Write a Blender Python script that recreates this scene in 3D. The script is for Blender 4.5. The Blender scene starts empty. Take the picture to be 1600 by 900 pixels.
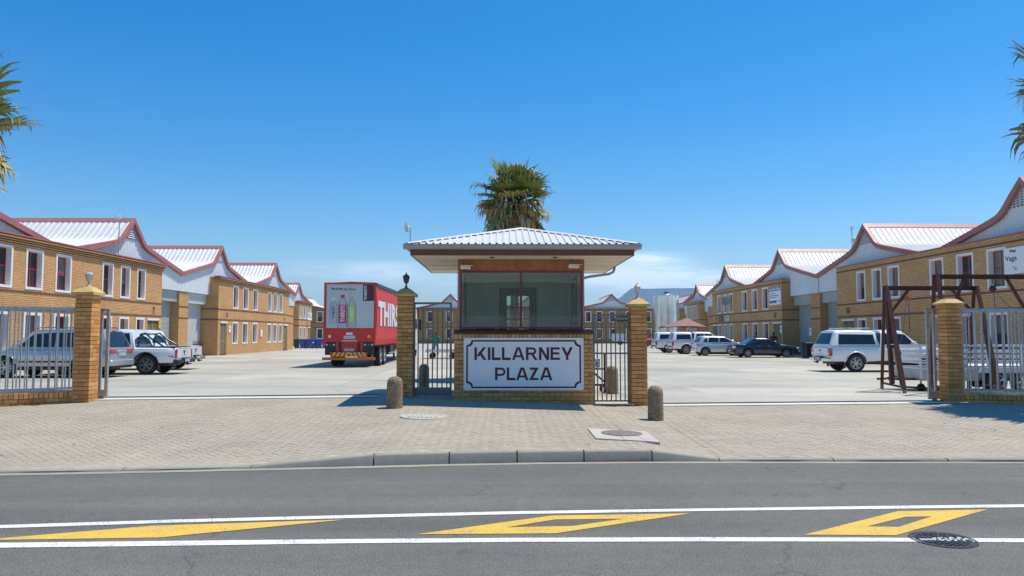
import bpy, bmesh, math, random
import numpy as np
from mathutils import Vector, Matrix

random.seed(7)
PI = math.pi
R = math.radians
sc = bpy.context.scene
COL = sc.collection

# ------------------------------------------------------------------ camera
CAMZ, F, TILT, YAW = 1.62, 1155.0, math.atan(72 / 1155.0), math.atan(13 / 1155.0)
cam_d = bpy.data.cameras.new('camera')
cam = bpy.data.objects.new('camera', cam_d)
COL.objects.link(cam)
cam_d.sensor_width = 36.0
cam_d.lens = 36.0 * F / 1600.0
cam_d.clip_start = 0.05
cam_d.clip_end = 20000
cam.location = (0, 0, CAMZ)
cam.rotation_euler = (PI / 2 + TILT, 0, -YAW)
sc.camera = cam

# ------------------------------------------------------------------ sun, sky
SUN = Vector((0.375, 0.15, 1.0)).normalized()
sd = bpy.data.lights.new('sun', 'SUN')
sd.energy = 4.7
sd.angle = R(0.53)
sd.color = (1.0, 0.93, 0.815)
so = bpy.data.objects.new('sun', sd)
COL.objects.link(so)
so.rotation_euler = SUN.to_track_quat('Z', 'Y').to_euler()

w = bpy.data.worlds.new('World')
sc.world = w
w.use_nodes = True
nt = w.node_tree
nt.nodes.clear()
def N(t, **k):
    n = nt.nodes.new(t)
    for a, b in k.items():
        setattr(n, a, b)
    return n
def wmath(op, a, b=None, c=None, clamp=False):
    n = N('ShaderNodeMath', operation=op)
    n.use_clamp = clamp
    for i, v in enumerate((a, b, c)):
        if v is None:
            continue
        if isinstance(v, (int, float)):
            n.inputs[i].default_value = v
        else:
            nt.links.new(v, n.inputs[i])
    return n.outputs[0]
sky = N('ShaderNodeTexSky', sky_type='NISHITA')
sky.sun_disc = False
sky.sun_elevation = math.asin(SUN.z)
sky.sun_rotation = math.atan2(SUN.x, SUN.y)
sky.altitude = 50
sky.air_density = 1.0
sky.dust_density = 0.15
sky.ozone_density = 3.0
tc = N('ShaderNodeTexCoord')
sx = N('ShaderNodeSeparateXYZ')
nt.links.new(tc.outputs['Generated'], sx.inputs[0])
X, Y, Z = sx.outputs
az = wmath('DIVIDE', X, wmath('MAXIMUM', Y, 0.02))
mp = N('ShaderNodeMapping')
mp.inputs['Scale'].default_value = (3.0, 3.0, 26.0)
nt.links.new(tc.outputs['Generated'], mp.inputs[0])
nz = N('ShaderNodeTexNoise')
nz.inputs['Scale'].default_value = 2.2
nz.inputs['Detail'].default_value = 7
nz.inputs['Roughness'].default_value = 0.6
nz.inputs['Distortion'].default_value = 0.5
nt.links.new(mp.outputs[0], nz.inputs['Vector'])
def blob(a0, aw, z0, zw, amp):
    a = wmath('DIVIDE', wmath('SUBTRACT', az, a0), aw)
    z = wmath('DIVIDE', wmath('SUBTRACT', Z, z0), zw)
    d = wmath('ADD', wmath('MULTIPLY', a, a), wmath('MULTIPLY', z, z))
    return wmath('MULTIPLY', wmath('EXPONENT', wmath('MULTIPLY', d, -1.0)), amp)
bl = blob(-0.185, 0.085, 0.084, 0.010, 1.1)
for b in ((-0.08, 0.09, 0.06, 0.014, 0.4), (0.18, 0.09, 0.075, 0.017, 2.0), (0.30, 0.14, 0.055, 0.02, 1.2), (0.19, 0.05, 0.102, 0.006, 1.2)):
    bl = wmath('ADD', bl, blob(*b))
front = wmath('GREATER_THAN', Y, 0.05)
wide = wmath('MULTIPLY', wmath('EXPONENT', wmath('MULTIPLY', wmath('ABSOLUTE', wmath('SUBTRACT', Z, 0.04)), -22.0)), 0.10)
dens = wmath('ADD', wmath('MULTIPLY', bl, front), wide)
nn = wmath('MULTIPLY', wmath('SUBTRACT', nz.outputs['Fac'], 0.34), 3.2, clamp=True)
cl = wmath('MULTIPLY', dens, nn, clamp=True)
mixc = N('ShaderNodeMix', data_type='RGBA')
nt.links.new(cl, mixc.inputs['Factor'])
nt.links.new(sky.outputs[0], mixc.inputs['A'])
mixc.inputs['B'].default_value = (8.6, 9.4, 10.4, 1)
hs = N('ShaderNodeHueSaturation')
hs.inputs['Saturation'].default_value = 1.5
hs.inputs['Value'].default_value = 1.0
nt.links.new(mixc.outputs['Result'], hs.inputs['Color'])
bg = N('ShaderNodeBackground')
bg.inputs['Strength'].default_value = 0.143
nt.links.new(hs.outputs[0], bg.inputs['Color'])
wo = N('ShaderNodeOutputWorld')
nt.links.new(bg.outputs[0], wo.inputs['Surface'])

sc.view_settings.view_transform = 'Standard'
sc.view_settings.look = 'None'
sc.view_settings.exposure = 0.13
sc.view_settings.gamma = 1.0
sc.view_settings.use_curve_mapping = False
sc.cycles.max_bounces = 6
sc.cycles.volume_bounces = 0
sc.cycles.transparent_max_bounces = 12

# ------------------------------------------------------------------ where things stand
_rm = Matrix.Rotation(-YAW, 3, 'Z') @ Matrix.Rotation(TILT, 3, 'X')
def ray(px, py):
    return _rm @ Vector(((px - 800) / F, 1.0, (450 - py) / F))
def at(px, py, depth):
    """the point at a known distance seen in a given direction"""
    r = ray(px, py)
    k = depth / r.y
    return Vector((r.x * k, depth, CAMZ + r.z * k))
def gnd(px, py, z=0.0):
    r = ray(px, py)
    k = (z - CAMZ) / r.z
    return Vector((r.x * k, r.y * k, z))
def AX(px, depth):
    return at(px, 522, depth).x

# ------------------------------------------------------------------ materials
MATS = {}
def newmat(name):
    m = bpy.data.materials.new(name)
    m.use_nodes = True
    t = m.node_tree
    t.nodes.clear()
    o = t.nodes.new('ShaderNodeOutputMaterial')
    b = t.nodes.new('ShaderNodeBsdfPrincipled')
    t.links.new(b.outputs[0], o.inputs[0])
    MATS[name] = m
    return m, t, b
class G:
    """small helper round a node tree"""
    def __init__(s, t): s.t = t
    def n(s, ty, **k):
        x = s.t.nodes.new(ty)
        for a, b in k.items():
            setattr(x, a, b)
        return x
    def put(s, v, sock):
        if isinstance(v, (int, float)):
            sock.default_value = v
        elif isinstance(v, (tuple, list)):
            sock.default_value = tuple(v) + ((1,) if len(v) == 3 and len(sock.default_value) == 4 else ())
        else:
            s.t.links.new(v, sock)
    def m(s, op, a, b=0.0, clamp=False):
        x = s.n('ShaderNodeMath', operation=op)
        x.use_clamp = clamp
        s.put(a, x.inputs[0]); s.put(b, x.inputs[1])
        return x.outputs[0]
    def mix(s, f, a, b, blend='MIX'):
        x = s.n('ShaderNodeMix', data_type='RGBA', blend_type=blend)
        s.put(f, x.inputs['Factor']); s.put(a, x.inputs['A']); s.put(b, x.inputs['B'])
        return x.outputs['Result']
    def noise(s, vec, scale, detail=4, rough=0.55, dist=0.0):
        x = s.n('ShaderNodeTexNoise')
        x.inputs['Scale'].default_value = scale
        x.inputs['Detail'].default_value = detail
        x.inputs['Roughness'].default_value = rough
        x.inputs['Distortion'].default_value = dist
        s.t.links.new(vec, x.inputs['Vector'])
        return x.outputs['Fac']
    def ramp(s, f, stops):
        x = s.n('ShaderNodeValToRGB')
        e = x.color_ramp.elements
        while len(e) > 1:
            e.remove(e[-1])
        e[0].position = stops[0][0]
        e[0].color = tuple(stops[0][1]) + (1,) if not isinstance(stops[0][1], (int, float)) else (stops[0][1],) * 3 + (1,)
        for p, c in stops[1:]:
            q = e.new(p)
            q.color = tuple(c) + (1,) if not isinstance(c, (int, float)) else (c, c, c, 1)
        s.t.links.new(f, x.inputs[0])
        return x.outputs[0]
    def obj(s): return s.n('ShaderNodeTexCoord').outputs['Object']
    def pos(s): return s.n('ShaderNodeNewGeometry').outputs['Position']
    def uv(s): return s.n('ShaderNodeTexCoord').outputs['UV']
    def bump(s, h, strength, dist, b):
        x = s.n('ShaderNodeBump')
        x.inputs['Strength'].default_value = strength
        x.inputs['Distance'].default_value = dist
        s.t.links.new(h, x.inputs['Height'])
        s.t.links.new(x.outputs[0], b.inputs['Normal'])
        return x
def plain(name, col, rough=0.6, metal=0.0, var=0.12, scale=3.0, bump=0.0, bscale=60, coat=0.0, spec=0.5, dirt=None, rnd=0.0):
    m, t, b = newmat(name)
    g = G(t)
    v = g.obj()
    f = g.noise(v, scale, 5, 0.6)
    lo = tuple(c * (1 - var) for c in col); hi = tuple(min(1, c * (1 + var)) for c in col)
    c = g.ramp(f, [(0.3, lo), (0.7, hi)])
    if rnd:
        oi = g.n('ShaderNodeObjectInfo').outputs['Random']
        k = g.m('ADD', g.m('MULTIPLY', oi, 2 * rnd), 1 - rnd)
        cc = g.n('ShaderNodeCombineXYZ')
        for i in range(3): g.put(k, cc.inputs[i])
        c = g.mix(1.0, c, cc.outputs[0], 'MULTIPLY')
    if dirt:
        d = g.noise(v, dirt[1], 6, 0.7)
        c = g.mix(g.ramp(d, [(dirt[2], 0.0), (dirt[2] + 0.18, dirt[3])]), c, dirt[0])
    g.put(c, b.inputs['Base Color'])
    b.inputs['Metallic'].default_value = metal
    b.inputs['Specular IOR Level'].default_value = spec
    rr = g.m('ADD', g.m('MULTIPLY', f, 0.25 * min(rough, 0.6)), rough * 0.88)
    g.put(rr, b.inputs['Roughness'])
    if coat:
        b.inputs['Coat Weight'].default_value = coat
        b.inputs['Coat Roughness'].default_value = 0.04
    if bump:
        g.bump(g.noise(v, bscale, 3), bump, 0.01, b)
    return m

def brick_mat(name, c1, c2, mortar, bw=0.232, bh=0.083):
    m, t, b = newmat(name)
    g = G(t)
    uv = g.uv()
    br = g.n('ShaderNodeTexBrick')
    br.offset = 0.5
    br.inputs['Scale'].default_value = 1.0
    br.inputs['Brick Width'].default_value = bw
    br.inputs['Row Height'].default_value = bh
    br.inputs['Mortar Size'].default_value = 0.011
    br.inputs['Mortar Smooth'].default_value = 0.15
    br.inputs['Bias'].default_value = 0.0
    g.put(c1, br.inputs['Color1']); g.put(c2, br.inputs['Color2']); g.put(mortar, br.inputs['Mortar'])
    t.links.new(uv, br.inputs['Vector'])
    n1 = g.noise(uv, 0.45, 5, 0.65)
    n2 = g.noise(uv, 24, 3)
    c = g.mix(1.0, br.outputs['Color'], g.ramp(n1, [(0.3, (0.86, 0.84, 0.82)), (0.7, (1.06, 1.06, 1.05))]), 'MULTIPLY')
    c = g.mix(1.0, c, g.ramp(n2, [(0.3, (0.9, 0.89, 0.87)), (0.7, (1.08, 1.08, 1.07))]), 'MULTIPLY')
    # rain streaks down the wall
    st = g.n('ShaderNodeMapping'); st.inputs['Scale'].default_value = (2.6, 0.16, 1.0)
    t.links.new(uv, st.inputs[0])
    n3 = g.noise(st.outputs[0], 1.4, 5, 0.7)
    c = g.mix(g.ramp(n3, [(0.55, 0.0), (0.75, 0.28)]), c, (c1[0] * 0.5, c1[1] * 0.48, c1[2] * 0.5))
    g.put(c, b.inputs['Base Color'])
    b.inputs['Roughness'].default_value = 0.85
    inv = g.m('SUBTRACT', 1.0, br.outputs['Fac'])
    g.bump(g.m('ADD', inv, g.m('MULTIPLY', n2, 0.25)), 0.7, 0.012, b)
    return m

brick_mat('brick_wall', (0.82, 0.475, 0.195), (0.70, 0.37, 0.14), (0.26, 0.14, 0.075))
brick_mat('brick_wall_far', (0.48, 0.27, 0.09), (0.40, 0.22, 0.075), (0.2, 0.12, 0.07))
brick_mat('brick_band', (0.21, 0.085, 0.045), (0.16, 0.065, 0.04), (0.22, 0.16, 0.11), 0.11, 0.12)

def piece_mat(name, base, k, sc_=30):
    m, t, b = newmat(name)
    g = G(t)
    oi = g.n('ShaderNodeObjectInfo').outputs['Random']
    isl = g.n('ShaderNodeNewGeometry').outputs['Random Per Island']
    r = g.m('FRACT', g.m('ADD', oi, isl))
    ps = g.pos()
    n1 = g.noise(ps, sc_, 4, 0.7)
    n2 = g.noise(ps, 0.9, 5, 0.65)
    stops = [(i / (len(base) - 1), c) for i, c in enumerate(base)]
    c = g.ramp(r, stops)
    c = g.mix(1.0, c, g.ramp(n1, [(0.25, 1 - k), (0.75, 1 + k)]), 'MULTIPLY')
    c = g.mix(1.0, c, g.ramp(n2, [(0.3, 1 - k * 0.9), (0.7, 1 + k * 0.7)]), 'MULTIPLY')
    g.put(c, b.inputs['Base Color'])
    b.inputs['Roughness'].default_value = 0.88
    g.bump(g.noise(ps, 140, 3), 0.35, 0.004, b)
    return m
piece_mat('brick_piece', [(0.50, 0.21, 0.058), (0.70, 0.34, 0.11), (0.60, 0.275, 0.08), (0.78, 0.41, 0.15), (0.54, 0.23, 0.07)], 0.22)
piece_mat('paver', [(0.385, 0.336, 0.256), (0.393, 0.343, 0.263), (0.388, 0.337, 0.257), (0.400, 0.350, 0.268)], 0.15, 14)
plain('mortar', (0.12, 0.07, 0.035), 0.95, var=0.2, scale=20)
plain('joint_sand', (0.41, 0.36, 0.275), 0.95, var=0.2, scale=12)

def asphalt():
    m, t, b = newmat('asphalt')
    g = G(t)
    v = g.pos()
    n1 = g.noise(v, 62, 3, 0.75)
    n2 = g.noise(v, 0.5, 5, 0.6)
    n3 = g.noise(v, 9, 4, 0.6)
    vo = g.n('ShaderNodeTexVoronoi'); vo.inputs['Scale'].default_value = 110
    t.links.new(v, vo.inputs['Vector'])
    c = g.ramp(n1, [(0.3, (0.068, 0.066, 0.058)), (0.52, (0.138, 0.133, 0.115)), (0.75, (0.28, 0.27, 0.235))])
    c = g.mix(1.0, c, g.ramp(n2, [(0.35, 0.90), (0.65, 1.08)]), 'MULTIPLY')
    c = g.mix(1.0, c, g.ramp(n3, [(0.3, 0.88), (0.7, 1.08)]), 'MULTIPLY')
    spk = g.ramp(vo.outputs['Distance'], [(0.08, 1.0), (0.17, 0.0)])
    sel = g.ramp(g.n('ShaderNodeSeparateColor').outputs[0] if False else vo.outputs['Color'], [(0.72, 0.0), (0.78, 1.0)])
    c = g.mix(g.m('MULTIPLY', g.m('MULTIPLY', spk, sel), 0.8), c, (0.48, 0.47, 0.44))
    mpb = g.n('ShaderNodeMapping'); mpb.inputs['Scale'].default_value = (0.03, 1.3, 1)
    t.links.new(v, mpb.inputs[0])
    c = g.mix(1.0, c, g.ramp(g.noise(mpb.outputs[0], 1.0, 3, 0.5), [(0.35, 0.88), (0.65, 1.14)]), 'MULTIPLY')
    # long stains and patches drawn out along the lane
    mpn = g.n('ShaderNodeMapping'); mpn.inputs['Scale'].default_value = (0.35, 2.6, 1)
    t.links.new(v, mpn.inputs[0])
    n4 = g.noise(mpn.outputs[0], 1.6, 6, 0.75)
    c = g.mix(g.ramp(n4, [(0.57, 0.0), (0.70, 0.5)]), c, (0.10, 0.10, 0.10))
    # cracks
    vc = g.n('ShaderNodeTexVoronoi', feature='DISTANCE_TO_EDGE'); vc.inputs['Scale'].default_value = 0.33
    wv = g.n('ShaderNodeVectorMath', operation='ADD')
    nv = g.n('ShaderNodeTexNoise'); nv.inputs['Scale'].default_value = 3.0; nv.inputs['Detail'].default_value = 5
    t.links.new(v, nv.inputs['Vector'])
    sv = g.n('ShaderNodeVectorMath', operation='SCALE'); sv.inputs['Scale'].default_value = 0.5
    t.links.new(nv.outputs['Color'], sv.inputs[0])
    t.links.new(v, wv.inputs[0]); t.links.new(sv.outputs[0], wv.inputs[1])
    t.links.new(wv.outputs[0], vc.inputs['Vector'])
    crack = g.m('MULTIPLY', g.ramp(vc.outputs['Distance'], [(0.0, 1.0), (0.006, 0.0)]), g.ramp(g.noise(v, 0.6, 2), [(0.5, 0.0), (0.56, 1.0)]))
    c = g.mix(g.m('MULTIPLY', crack, 0.5), c, (0.045, 0.045, 0.045))
    g.put(c, b.inputs['Base Color'])
    b.inputs['Roughness'].default_value = 0.85
    g.bump(n1, 0.6, 0.006, b)
asphalt()

def concrete(name, c0, c1, joints=None, stain=0.25):
    m, t, b = newmat(name)
    g = G(t)
    v = g.pos()
    n1 = g.noise(v, 0.22, 6, 0.62)
    n2 = g.noise(v, 7, 5, 0.65)
    n3 = g.noise(v, 60, 3)
    c = g.ramp(n1, [(0.32, c0), (0.68, c1)])
    c = g.mix(1.0, c, g.ramp(n2, [(0.3, 0.92), (0.7, 1.05)]), 'MULTIPLY')
    c = g.mix(1.0, c, g.ramp(n3, [(0.3, 0.93), (0.7, 1.05)]), 'MULTIPLY')
    mpn = g.n('ShaderNodeMapping'); mpn.inputs['Scale'].default_value = (0.10, 0.55, 1)
    t.links.new(v, mpn.inputs[0])
    n4 = g.noise(mpn.outputs[0], 1.1, 7, 0.75)
    c = g.mix(g.ramp(n4, [(0.50, 0.0), (0.66, stain)]), c, tuple(x * 0.62 for x in c0))
    n5 = g.noise(v, 0.75, 4, 0.6)
    c = g.mix(g.ramp(n5, [(0.64, 0.0), (0.70, stain * 0.6)]), c, tuple(x * 0.6 for x in c0))
    if joints:
        br = g.n('ShaderNodeTexBrick'); br.offset = 0.0
        br.inputs['Scale'].default_value = 1.0
        br.inputs['Brick Width'].default_value = joints[0]
        br.inputs['Row Height'].default_value = joints[1]
        br.inputs['Mortar Size'].default_value = 0.02
        g.put((1, 1, 1), br.inputs['Color1']); g.put((0.80, 0.81, 0.80), br.inputs['Color2']); g.put((0.5, 0.5, 0.48), br.inputs['Mortar'])
        t.links.new(v, br.inputs['Vector'])
        c = g.mix(1.0, c, br.outputs['Color'], 'MULTIPLY')
    g.put(c, b.inputs['Base Color'])
    b.inputs['Roughness'].default_value = 0.82
    g.bump(n3, 0.3, 0.004, b)
concrete('yard_concrete', (0.43, 0.405, 0.33), (0.58, 0.55, 0.455), (5.2, 4.4), 0.6)
concrete('yard_concrete_old', (0.38, 0.37, 0.315), (0.50, 0.48, 0.41), None, 0.5)
concrete('kerb_concrete', (0.27, 0.25, 0.20), (0.44, 0.41, 0.33), None, 0.6)
concrete('pale_concrete', (0.58, 0.56, 0.50), (0.72, 0.70, 0.64), None, 0.25)
concrete('slab_concrete', (0.48, 0.445, 0.36), (0.58, 0.54, 0.45), None, 0.35)
concrete('earth', (0.25, 0.22, 0.17), (0.36, 0.33, 0.27), None, 0.3)

def paint(name, col, wear):
    m, t, b = newmat(name)
    g = G(t)
    v = g.pos()
    n1 = g.noise(v, 70, 4, 0.7)
    n2 = g.noise(v, 2.2, 5, 0.7)
    c = g.mix(g.ramp(n2, [(0.35, 0.0), (0.75, 0.22)]), col, tuple(x * 0.72 for x in col))
    c = g.mix(g.m('MULTIPLY', g.ramp(g.m('ADD', n1, g.m('MULTIPLY', n2, 0.35)), [(0.715, 0.0), (0.80, 1.0)]), wear), c, (0.15, 0.15, 0.145))
    g.put(c, b.inputs['Base Color'])
    b.inputs['Roughness'].default_value = 0.7
    g.bump(n1, 0.35, 0.004, b)
paint('road_white', (0.78, 0.78, 0.76), 0.8)
paint('road_yellow', (0.74, 0.47, 0.06), 0.7)

plain('wood_fascia', (0.155, 0.065, 0.028), 0.55, var=0.25, scale=6, dirt=((0.07, 0.035, 0.02), 14, 0.55, 0.6))
plain('wood_header', (0.34, 0.135, 0.052), 0.45, var=0.25, scale=4, dirt=((0.16, 0.055, 0.02), 9, 0.5, 0.5))
plain('maroon_frame', (0.24, 0.022, 0.028), 0.35, var=0.12)
plain('red_trim', (0.40, 0.155, 0.135), 0.5, var=0.10, scale=1.2, dirt=((0.28, 0.10, 0.09), 3, 0.5, 0.5))
plain('window_red', (0.36, 0.02, 0.03), 0.35, var=0.1)
plain('white_plaster', (0.82, 0.79, 0.74), 0.75, var=0.05, dirt=((0.6, 0.57, 0.5), 4, 0.6, 0.4))
plain('soffit', (0.72, 0.66, 0.52), 0.8, var=0.05, scale=1.5, dirt=((0.55, 0.48, 0.36), 3, 0.55, 0.4))
plain('roof_white', (0.80, 0.81, 0.79), 0.42, var=0.05, scale=0.5, dirt=((0.55, 0.54, 0.49), 0.8, 0.55, 0.35))
plain('roof_rib_white', (0.69, 0.68, 0.635), 0.40, var=0.04, scale=0.8, dirt=((0.50, 0.47, 0.40), 1.8, 0.52, 0.45))
plain('clad_blue', (0.73, 0.76, 0.77), 0.45, var=0.05, scale=0.6, dirt=((0.42, 0.46, 0.48), 1.2, 0.55, 0.35))
plain('gutter_grey', (0.36, 0.37, 0.34), 0.45, var=0.08, scale=2, dirt=((0.24, 0.23, 0.2), 4, 0.55, 0.4))
plain('roller_grey', (0.40, 0.42, 0.40), 0.5, var=0.08, scale=1, dirt=((0.18, 0.19, 0.19), 2, 0.5, 0.5))
plain('roller_pale', (0.55, 0.57, 0.55), 0.55, var=0.06)
plain('galvanised', (0.46, 0.47, 0.46), 0.42, 0.55, var=0.2, scale=12, dirt=((0.17, 0.165, 0.155), 20, 0.52, 0.6))
plain('gate_steel', (0.20, 0.20, 0.19), 0.45, 0.5, var=0.2, scale=12, dirt=((0.11, 0.09, 0.07), 18, 0.55, 0.6))
plain('rust', (0.115, 0.045, 0.028), 0.8, 0.15, var=0.35, scale=9, dirt=((0.07, 0.03, 0.022), 14, 0.5, 0.7), bump=0.4, bscale=70)
plain('bare_timber', (0.42, 0.32, 0.2), 0.75, var=0.2, scale=8)
plain('cap_cement', (0.62, 0.42, 0.16), 0.8, var=0.15, scale=6, dirt=((0.30, 0.20, 0.09), 12, 0.52, 0.45))
plain('lantern_dark', (0.085, 0.085, 0.08), 0.5, 0.3, var=0.2)
plain('lantern_pale', (0.42, 0.41, 0.38), 0.55, 0.1, var=0.25, scale=20)
plain('plastic_white', (0.72, 0.71, 0.66), 0.4, var=0.05)
plain('plastic_black', (0.022, 0.022, 0.024), 0.5, var=0.2)
plain('black_gloss', (0.012, 0.012, 0.013), 0.15, var=0.1)
plain('sign_white', (0.86, 0.85, 0.82), 0.4, var=0.03, scale=1.5, dirt=((0.62, 0.62, 0.6), 5, 0.6, 0.25))
plain('sign_maroon', (0.085, 0.012, 0.028), 0.4, var=0.08)
plain('sign_blue', (0.03, 0.12, 0.36), 0.4, var=0.05)
plain('sign_yellow', (0.80, 0.52, 0.02), 0.4, var=0.05)
plain('sign_text_grey', (0.12, 0.12, 0.13), 0.5)
plain('interior_wall', (0.74, 0.78, 0.72), 0.8, var=0.05)
plain('street_clad', (0.34, 0.39, 0.34), 0.6, var=0.1)
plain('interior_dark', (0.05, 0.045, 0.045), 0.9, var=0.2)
plain('curtain', (0.30, 0.27, 0.27), 0.9, var=0.25, scale=7)
plain('door_cream', (0.62, 0.55, 0.34), 0.6, var=0.06)
plain('door_brown', (0.075, 0.05, 0.035), 0.5, var=0.2)
plain('tyre', (0.022, 0.022, 0.023), 0.85, var=0.25, scale=20)
plain('alloy', (0.50, 0.51, 0.52), 0.3, 0.85, var=0.08)
plain('alloy_dark', (0.30, 0.30, 0.31), 0.35, 0.6, var=0.1)
plain('chrome', (0.72, 0.73, 0.74), 0.14, 0.95, var=0.05)
plain('light_red', (0.42, 0.012, 0.015), 0.15, var=0.1, coat=1)
plain('light_clear', (0.68, 0.68, 0.68), 0.12, var=0.05, coat=1)
plain('light_amber', (0.75, 0.24, 0.01), 0.2, var=0.05, coat=1)
plain('plate_white', (0.66, 0.68, 0.66), 0.4, var=0.03)
plain('paint_white', (0.76, 0.77, 0.77), 0.28, var=0.02, coat=0.8, dirt=((0.6, 0.57, 0.52), 2.5, 0.6, 0.18))
plain('paint_silver', (0.46, 0.49, 0.51), 0.26, 0.45, var=0.03, coat=0.8)
plain('paint_pearl', (0.62, 0.63, 0.62), 0.25, 0.3, var=0.03, coat=0.8)
plain('paint_navy', (0.018, 0.035, 0.06), 0.22, 0.2, var=0.05, coat=0.8)
plain('truck_red', (0.62, 0.025, 0.022), 0.42, var=0.08, scale=1.0, coat=0.2)
plain('curtain_red', (0.62, 0.035, 0.03), 0.5, var=0.09, scale=0.8, bump=0.25, bscale=3)
plain('truck_grey', (0.52, 0.56, 0.55), 0.4, var=0.04, scale=1.0)
plain('tarp_black', (0.03, 0.032, 0.035), 0.5, var=0.4, scale=5, bump=0.6, bscale=9)
plain('truck_white', (0.74, 0.75, 0.75), 0.4, var=0.04)
plain('print_pink', (0.55, 0.03, 0.16), 0.4, var=0.06)
plain('print_green', (0.42, 0.62, 0.05), 0.4, var=0.06)
plain('print_water', (0.44, 0.51, 0.52), 0.35, var=0.25, scale=14)
plain('print_line', (0.15, 0.20, 0.22), 0.4, var=0.2, scale=20)
plain('orange', (0.62, 0.16, 0.02), 0.5, var=0.15, scale=6)
plain('bin_blue', (0.012, 0.075, 0.30), 0.4, var=0.15, scale=3)
plain('bin_dark', (0.02, 0.032, 0.03), 0.5, var=0.2, scale=3)
plain('overall_green', (0.0, 0.20, 0.155), 0.85, var=0.2, scale=6)
plain('skin', (0.16, 0.075, 0.045), 0.55, var=0.08)
plain('dark_cloth', (0.02, 0.022, 0.035), 0.9, var=0.2)
plain('red_cloth', (0.20, 0.02, 0.02), 0.9, var=0.2)
plain('hair', (0.012, 0.010, 0.009), 0.8, var=0.2)
plain('shade_cloth', (0.30, 0.155, 0.115), 0.85, var=0.08, scale=1.5)
plain('stainless', (0.62, 0.62, 0.60), 0.22, 0.95, var=0.12, scale=0.9)
plain('mountain_rock', (0.045, 0.075, 0.10), 0.95, var=0.35, scale=0.01)
plain('trailer_grey', (0.50, 0.53, 0.55), 0.45, 0.3, var=0.12, scale=5, dirt=((0.25, 0.22, 0.2), 8, 0.55, 0.5))
plain('trunk_bark', (0.115, 0.075, 0.052), 0.95, var=0.4, scale=9, bump=0.8, bscale=25)
plain('frond_green', (0.17, 0.21, 0.04), 0.45, var=0.35, scale=3, rnd=0.3)
plain('frond_olive', (0.36, 0.29, 0.08), 0.5, var=0.3, scale=3, rnd=0.25)
plain('frond_dry', (0.44, 0.31, 0.15), 0.8, var=0.3, scale=4, rnd=0.3)
plain('petiole', (0.11, 0.10, 0.04), 0.6, var=0.3)
plain('iron_cover', (0.045, 0.045, 0.048), 0.6, 0.3, var=0.3, scale=15)
plain('cover_plate', (0.20, 0.165, 0.14), 0.8, var=0.3, scale=18, bump=0.5, bscale=40)
plain('cover_pale', (0.46, 0.44, 0.38), 0.85, var=0.2, scale=18, bump=0.5, bscale=60)
plain('burglar', (0.42, 0.36, 0.22), 0.5, var=0.1)
plain('fence_rail_red', (0.06, 0.022, 0.02), 0.6, var=0.2)

def aggregate():
    m, t, b = newmat('aggregate')
    g = G(t)
    v = g.obj()
    vo = g.n('ShaderNodeTexVoronoi'); vo.inputs['Scale'].default_value = 75
    t.links.new(v, vo.inputs['Vector'])
    c = g.ramp(vo.outputs['Color'], [(0.2, (0.15, 0.10, 0.055)), (0.5, (0.34, 0.235, 0.13)), (0.8, (0.55, 0.42, 0.27))])
    c = g.mix(g.ramp(vo.outputs['Distance'], [(0.35, 0.0), (0.6, 0.7)]), c, (0.20, 0.15, 0.10))
    n = g.noise(v, 4, 5, 0.6)
    c = g.mix(1.0, c, g.ramp(n, [(0.3, 0.78), (0.7, 1.15)]), 'MULTIPLY')
    g.put(c, b.inputs['Base Color'])
    b.inputs['Roughness'].default_value = 0.9
    g.bump(g.m('SUBTRACT', 1.0, vo.outputs['Distance']), 0.8, 0.008, b)
aggregate()

def glass_dark(name, col, rough=0.06, spec=0.6):
    m, t, b = newmat(name)
    g = G(t)
    n = g.noise(g.obj(), 1.3, 2)
    c = g.mix(n, tuple(x * 0.7 for x in col), tuple(x * 1.3 for x in col))
    g.put(c, b.inputs['Base Color'])
    b.inputs['Roughness'].default_value = rough
    b.inputs['Specular IOR Level'].default_value = spec
glass_dark('car_glass', (0.018, 0.024, 0.028))
glass_dark('window_glass', (0.03, 0.03, 0.035), 0.08, 0.5)
glass_dark('blind_glass', (0.19, 0.17, 0.15), 0.12, 0.5)
def glass_clear():
    m, t, b = newmat('clear_glass')
    g = G(t)
    t.nodes.remove(b)
    o = [x for x in t.nodes if x.type == 'OUTPUT_MATERIAL'][0]
    tr = g.n('ShaderNodeBsdfTransparent'); tr.inputs[0].default_value = (0.80, 0.85, 0.81, 1)
    gl = g.n('ShaderNodeBsdfGlossy'); gl.inputs['Roughness'].default_value = 0.01
    gl.inputs['Color'].default_value = (0.95, 1, 0.97, 1)
    fr = g.n('ShaderNodeFresnel'); fr.inputs['IOR'].default_value = 1.62
    mx = g.n('ShaderNodeMixShader')
    k = g.m('ADD', g.m('MULTIPLY', fr.outputs[0], 1.3), 0.0, clamp=True)
    bp = g.n('ShaderNodeBump'); bp.inputs['Strength'].default_value = 0.03; bp.inputs['Distance'].default_value = 0.02
    t.links.new(g.noise(g.obj(), 2.2, 2), bp.inputs['Height'])
    t.links.new(bp.outputs[0], gl.inputs['Normal'])
    t.links.new(k, mx.inputs[0]); t.links.new(tr.outputs[0], mx.inputs[1]); t.links.new(gl.outputs[0], mx.inputs[2])
    t.links.new(mx.outputs[0], o.inputs[0])
    MATS['clear_glass'] = m
glass_clear()

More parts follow.
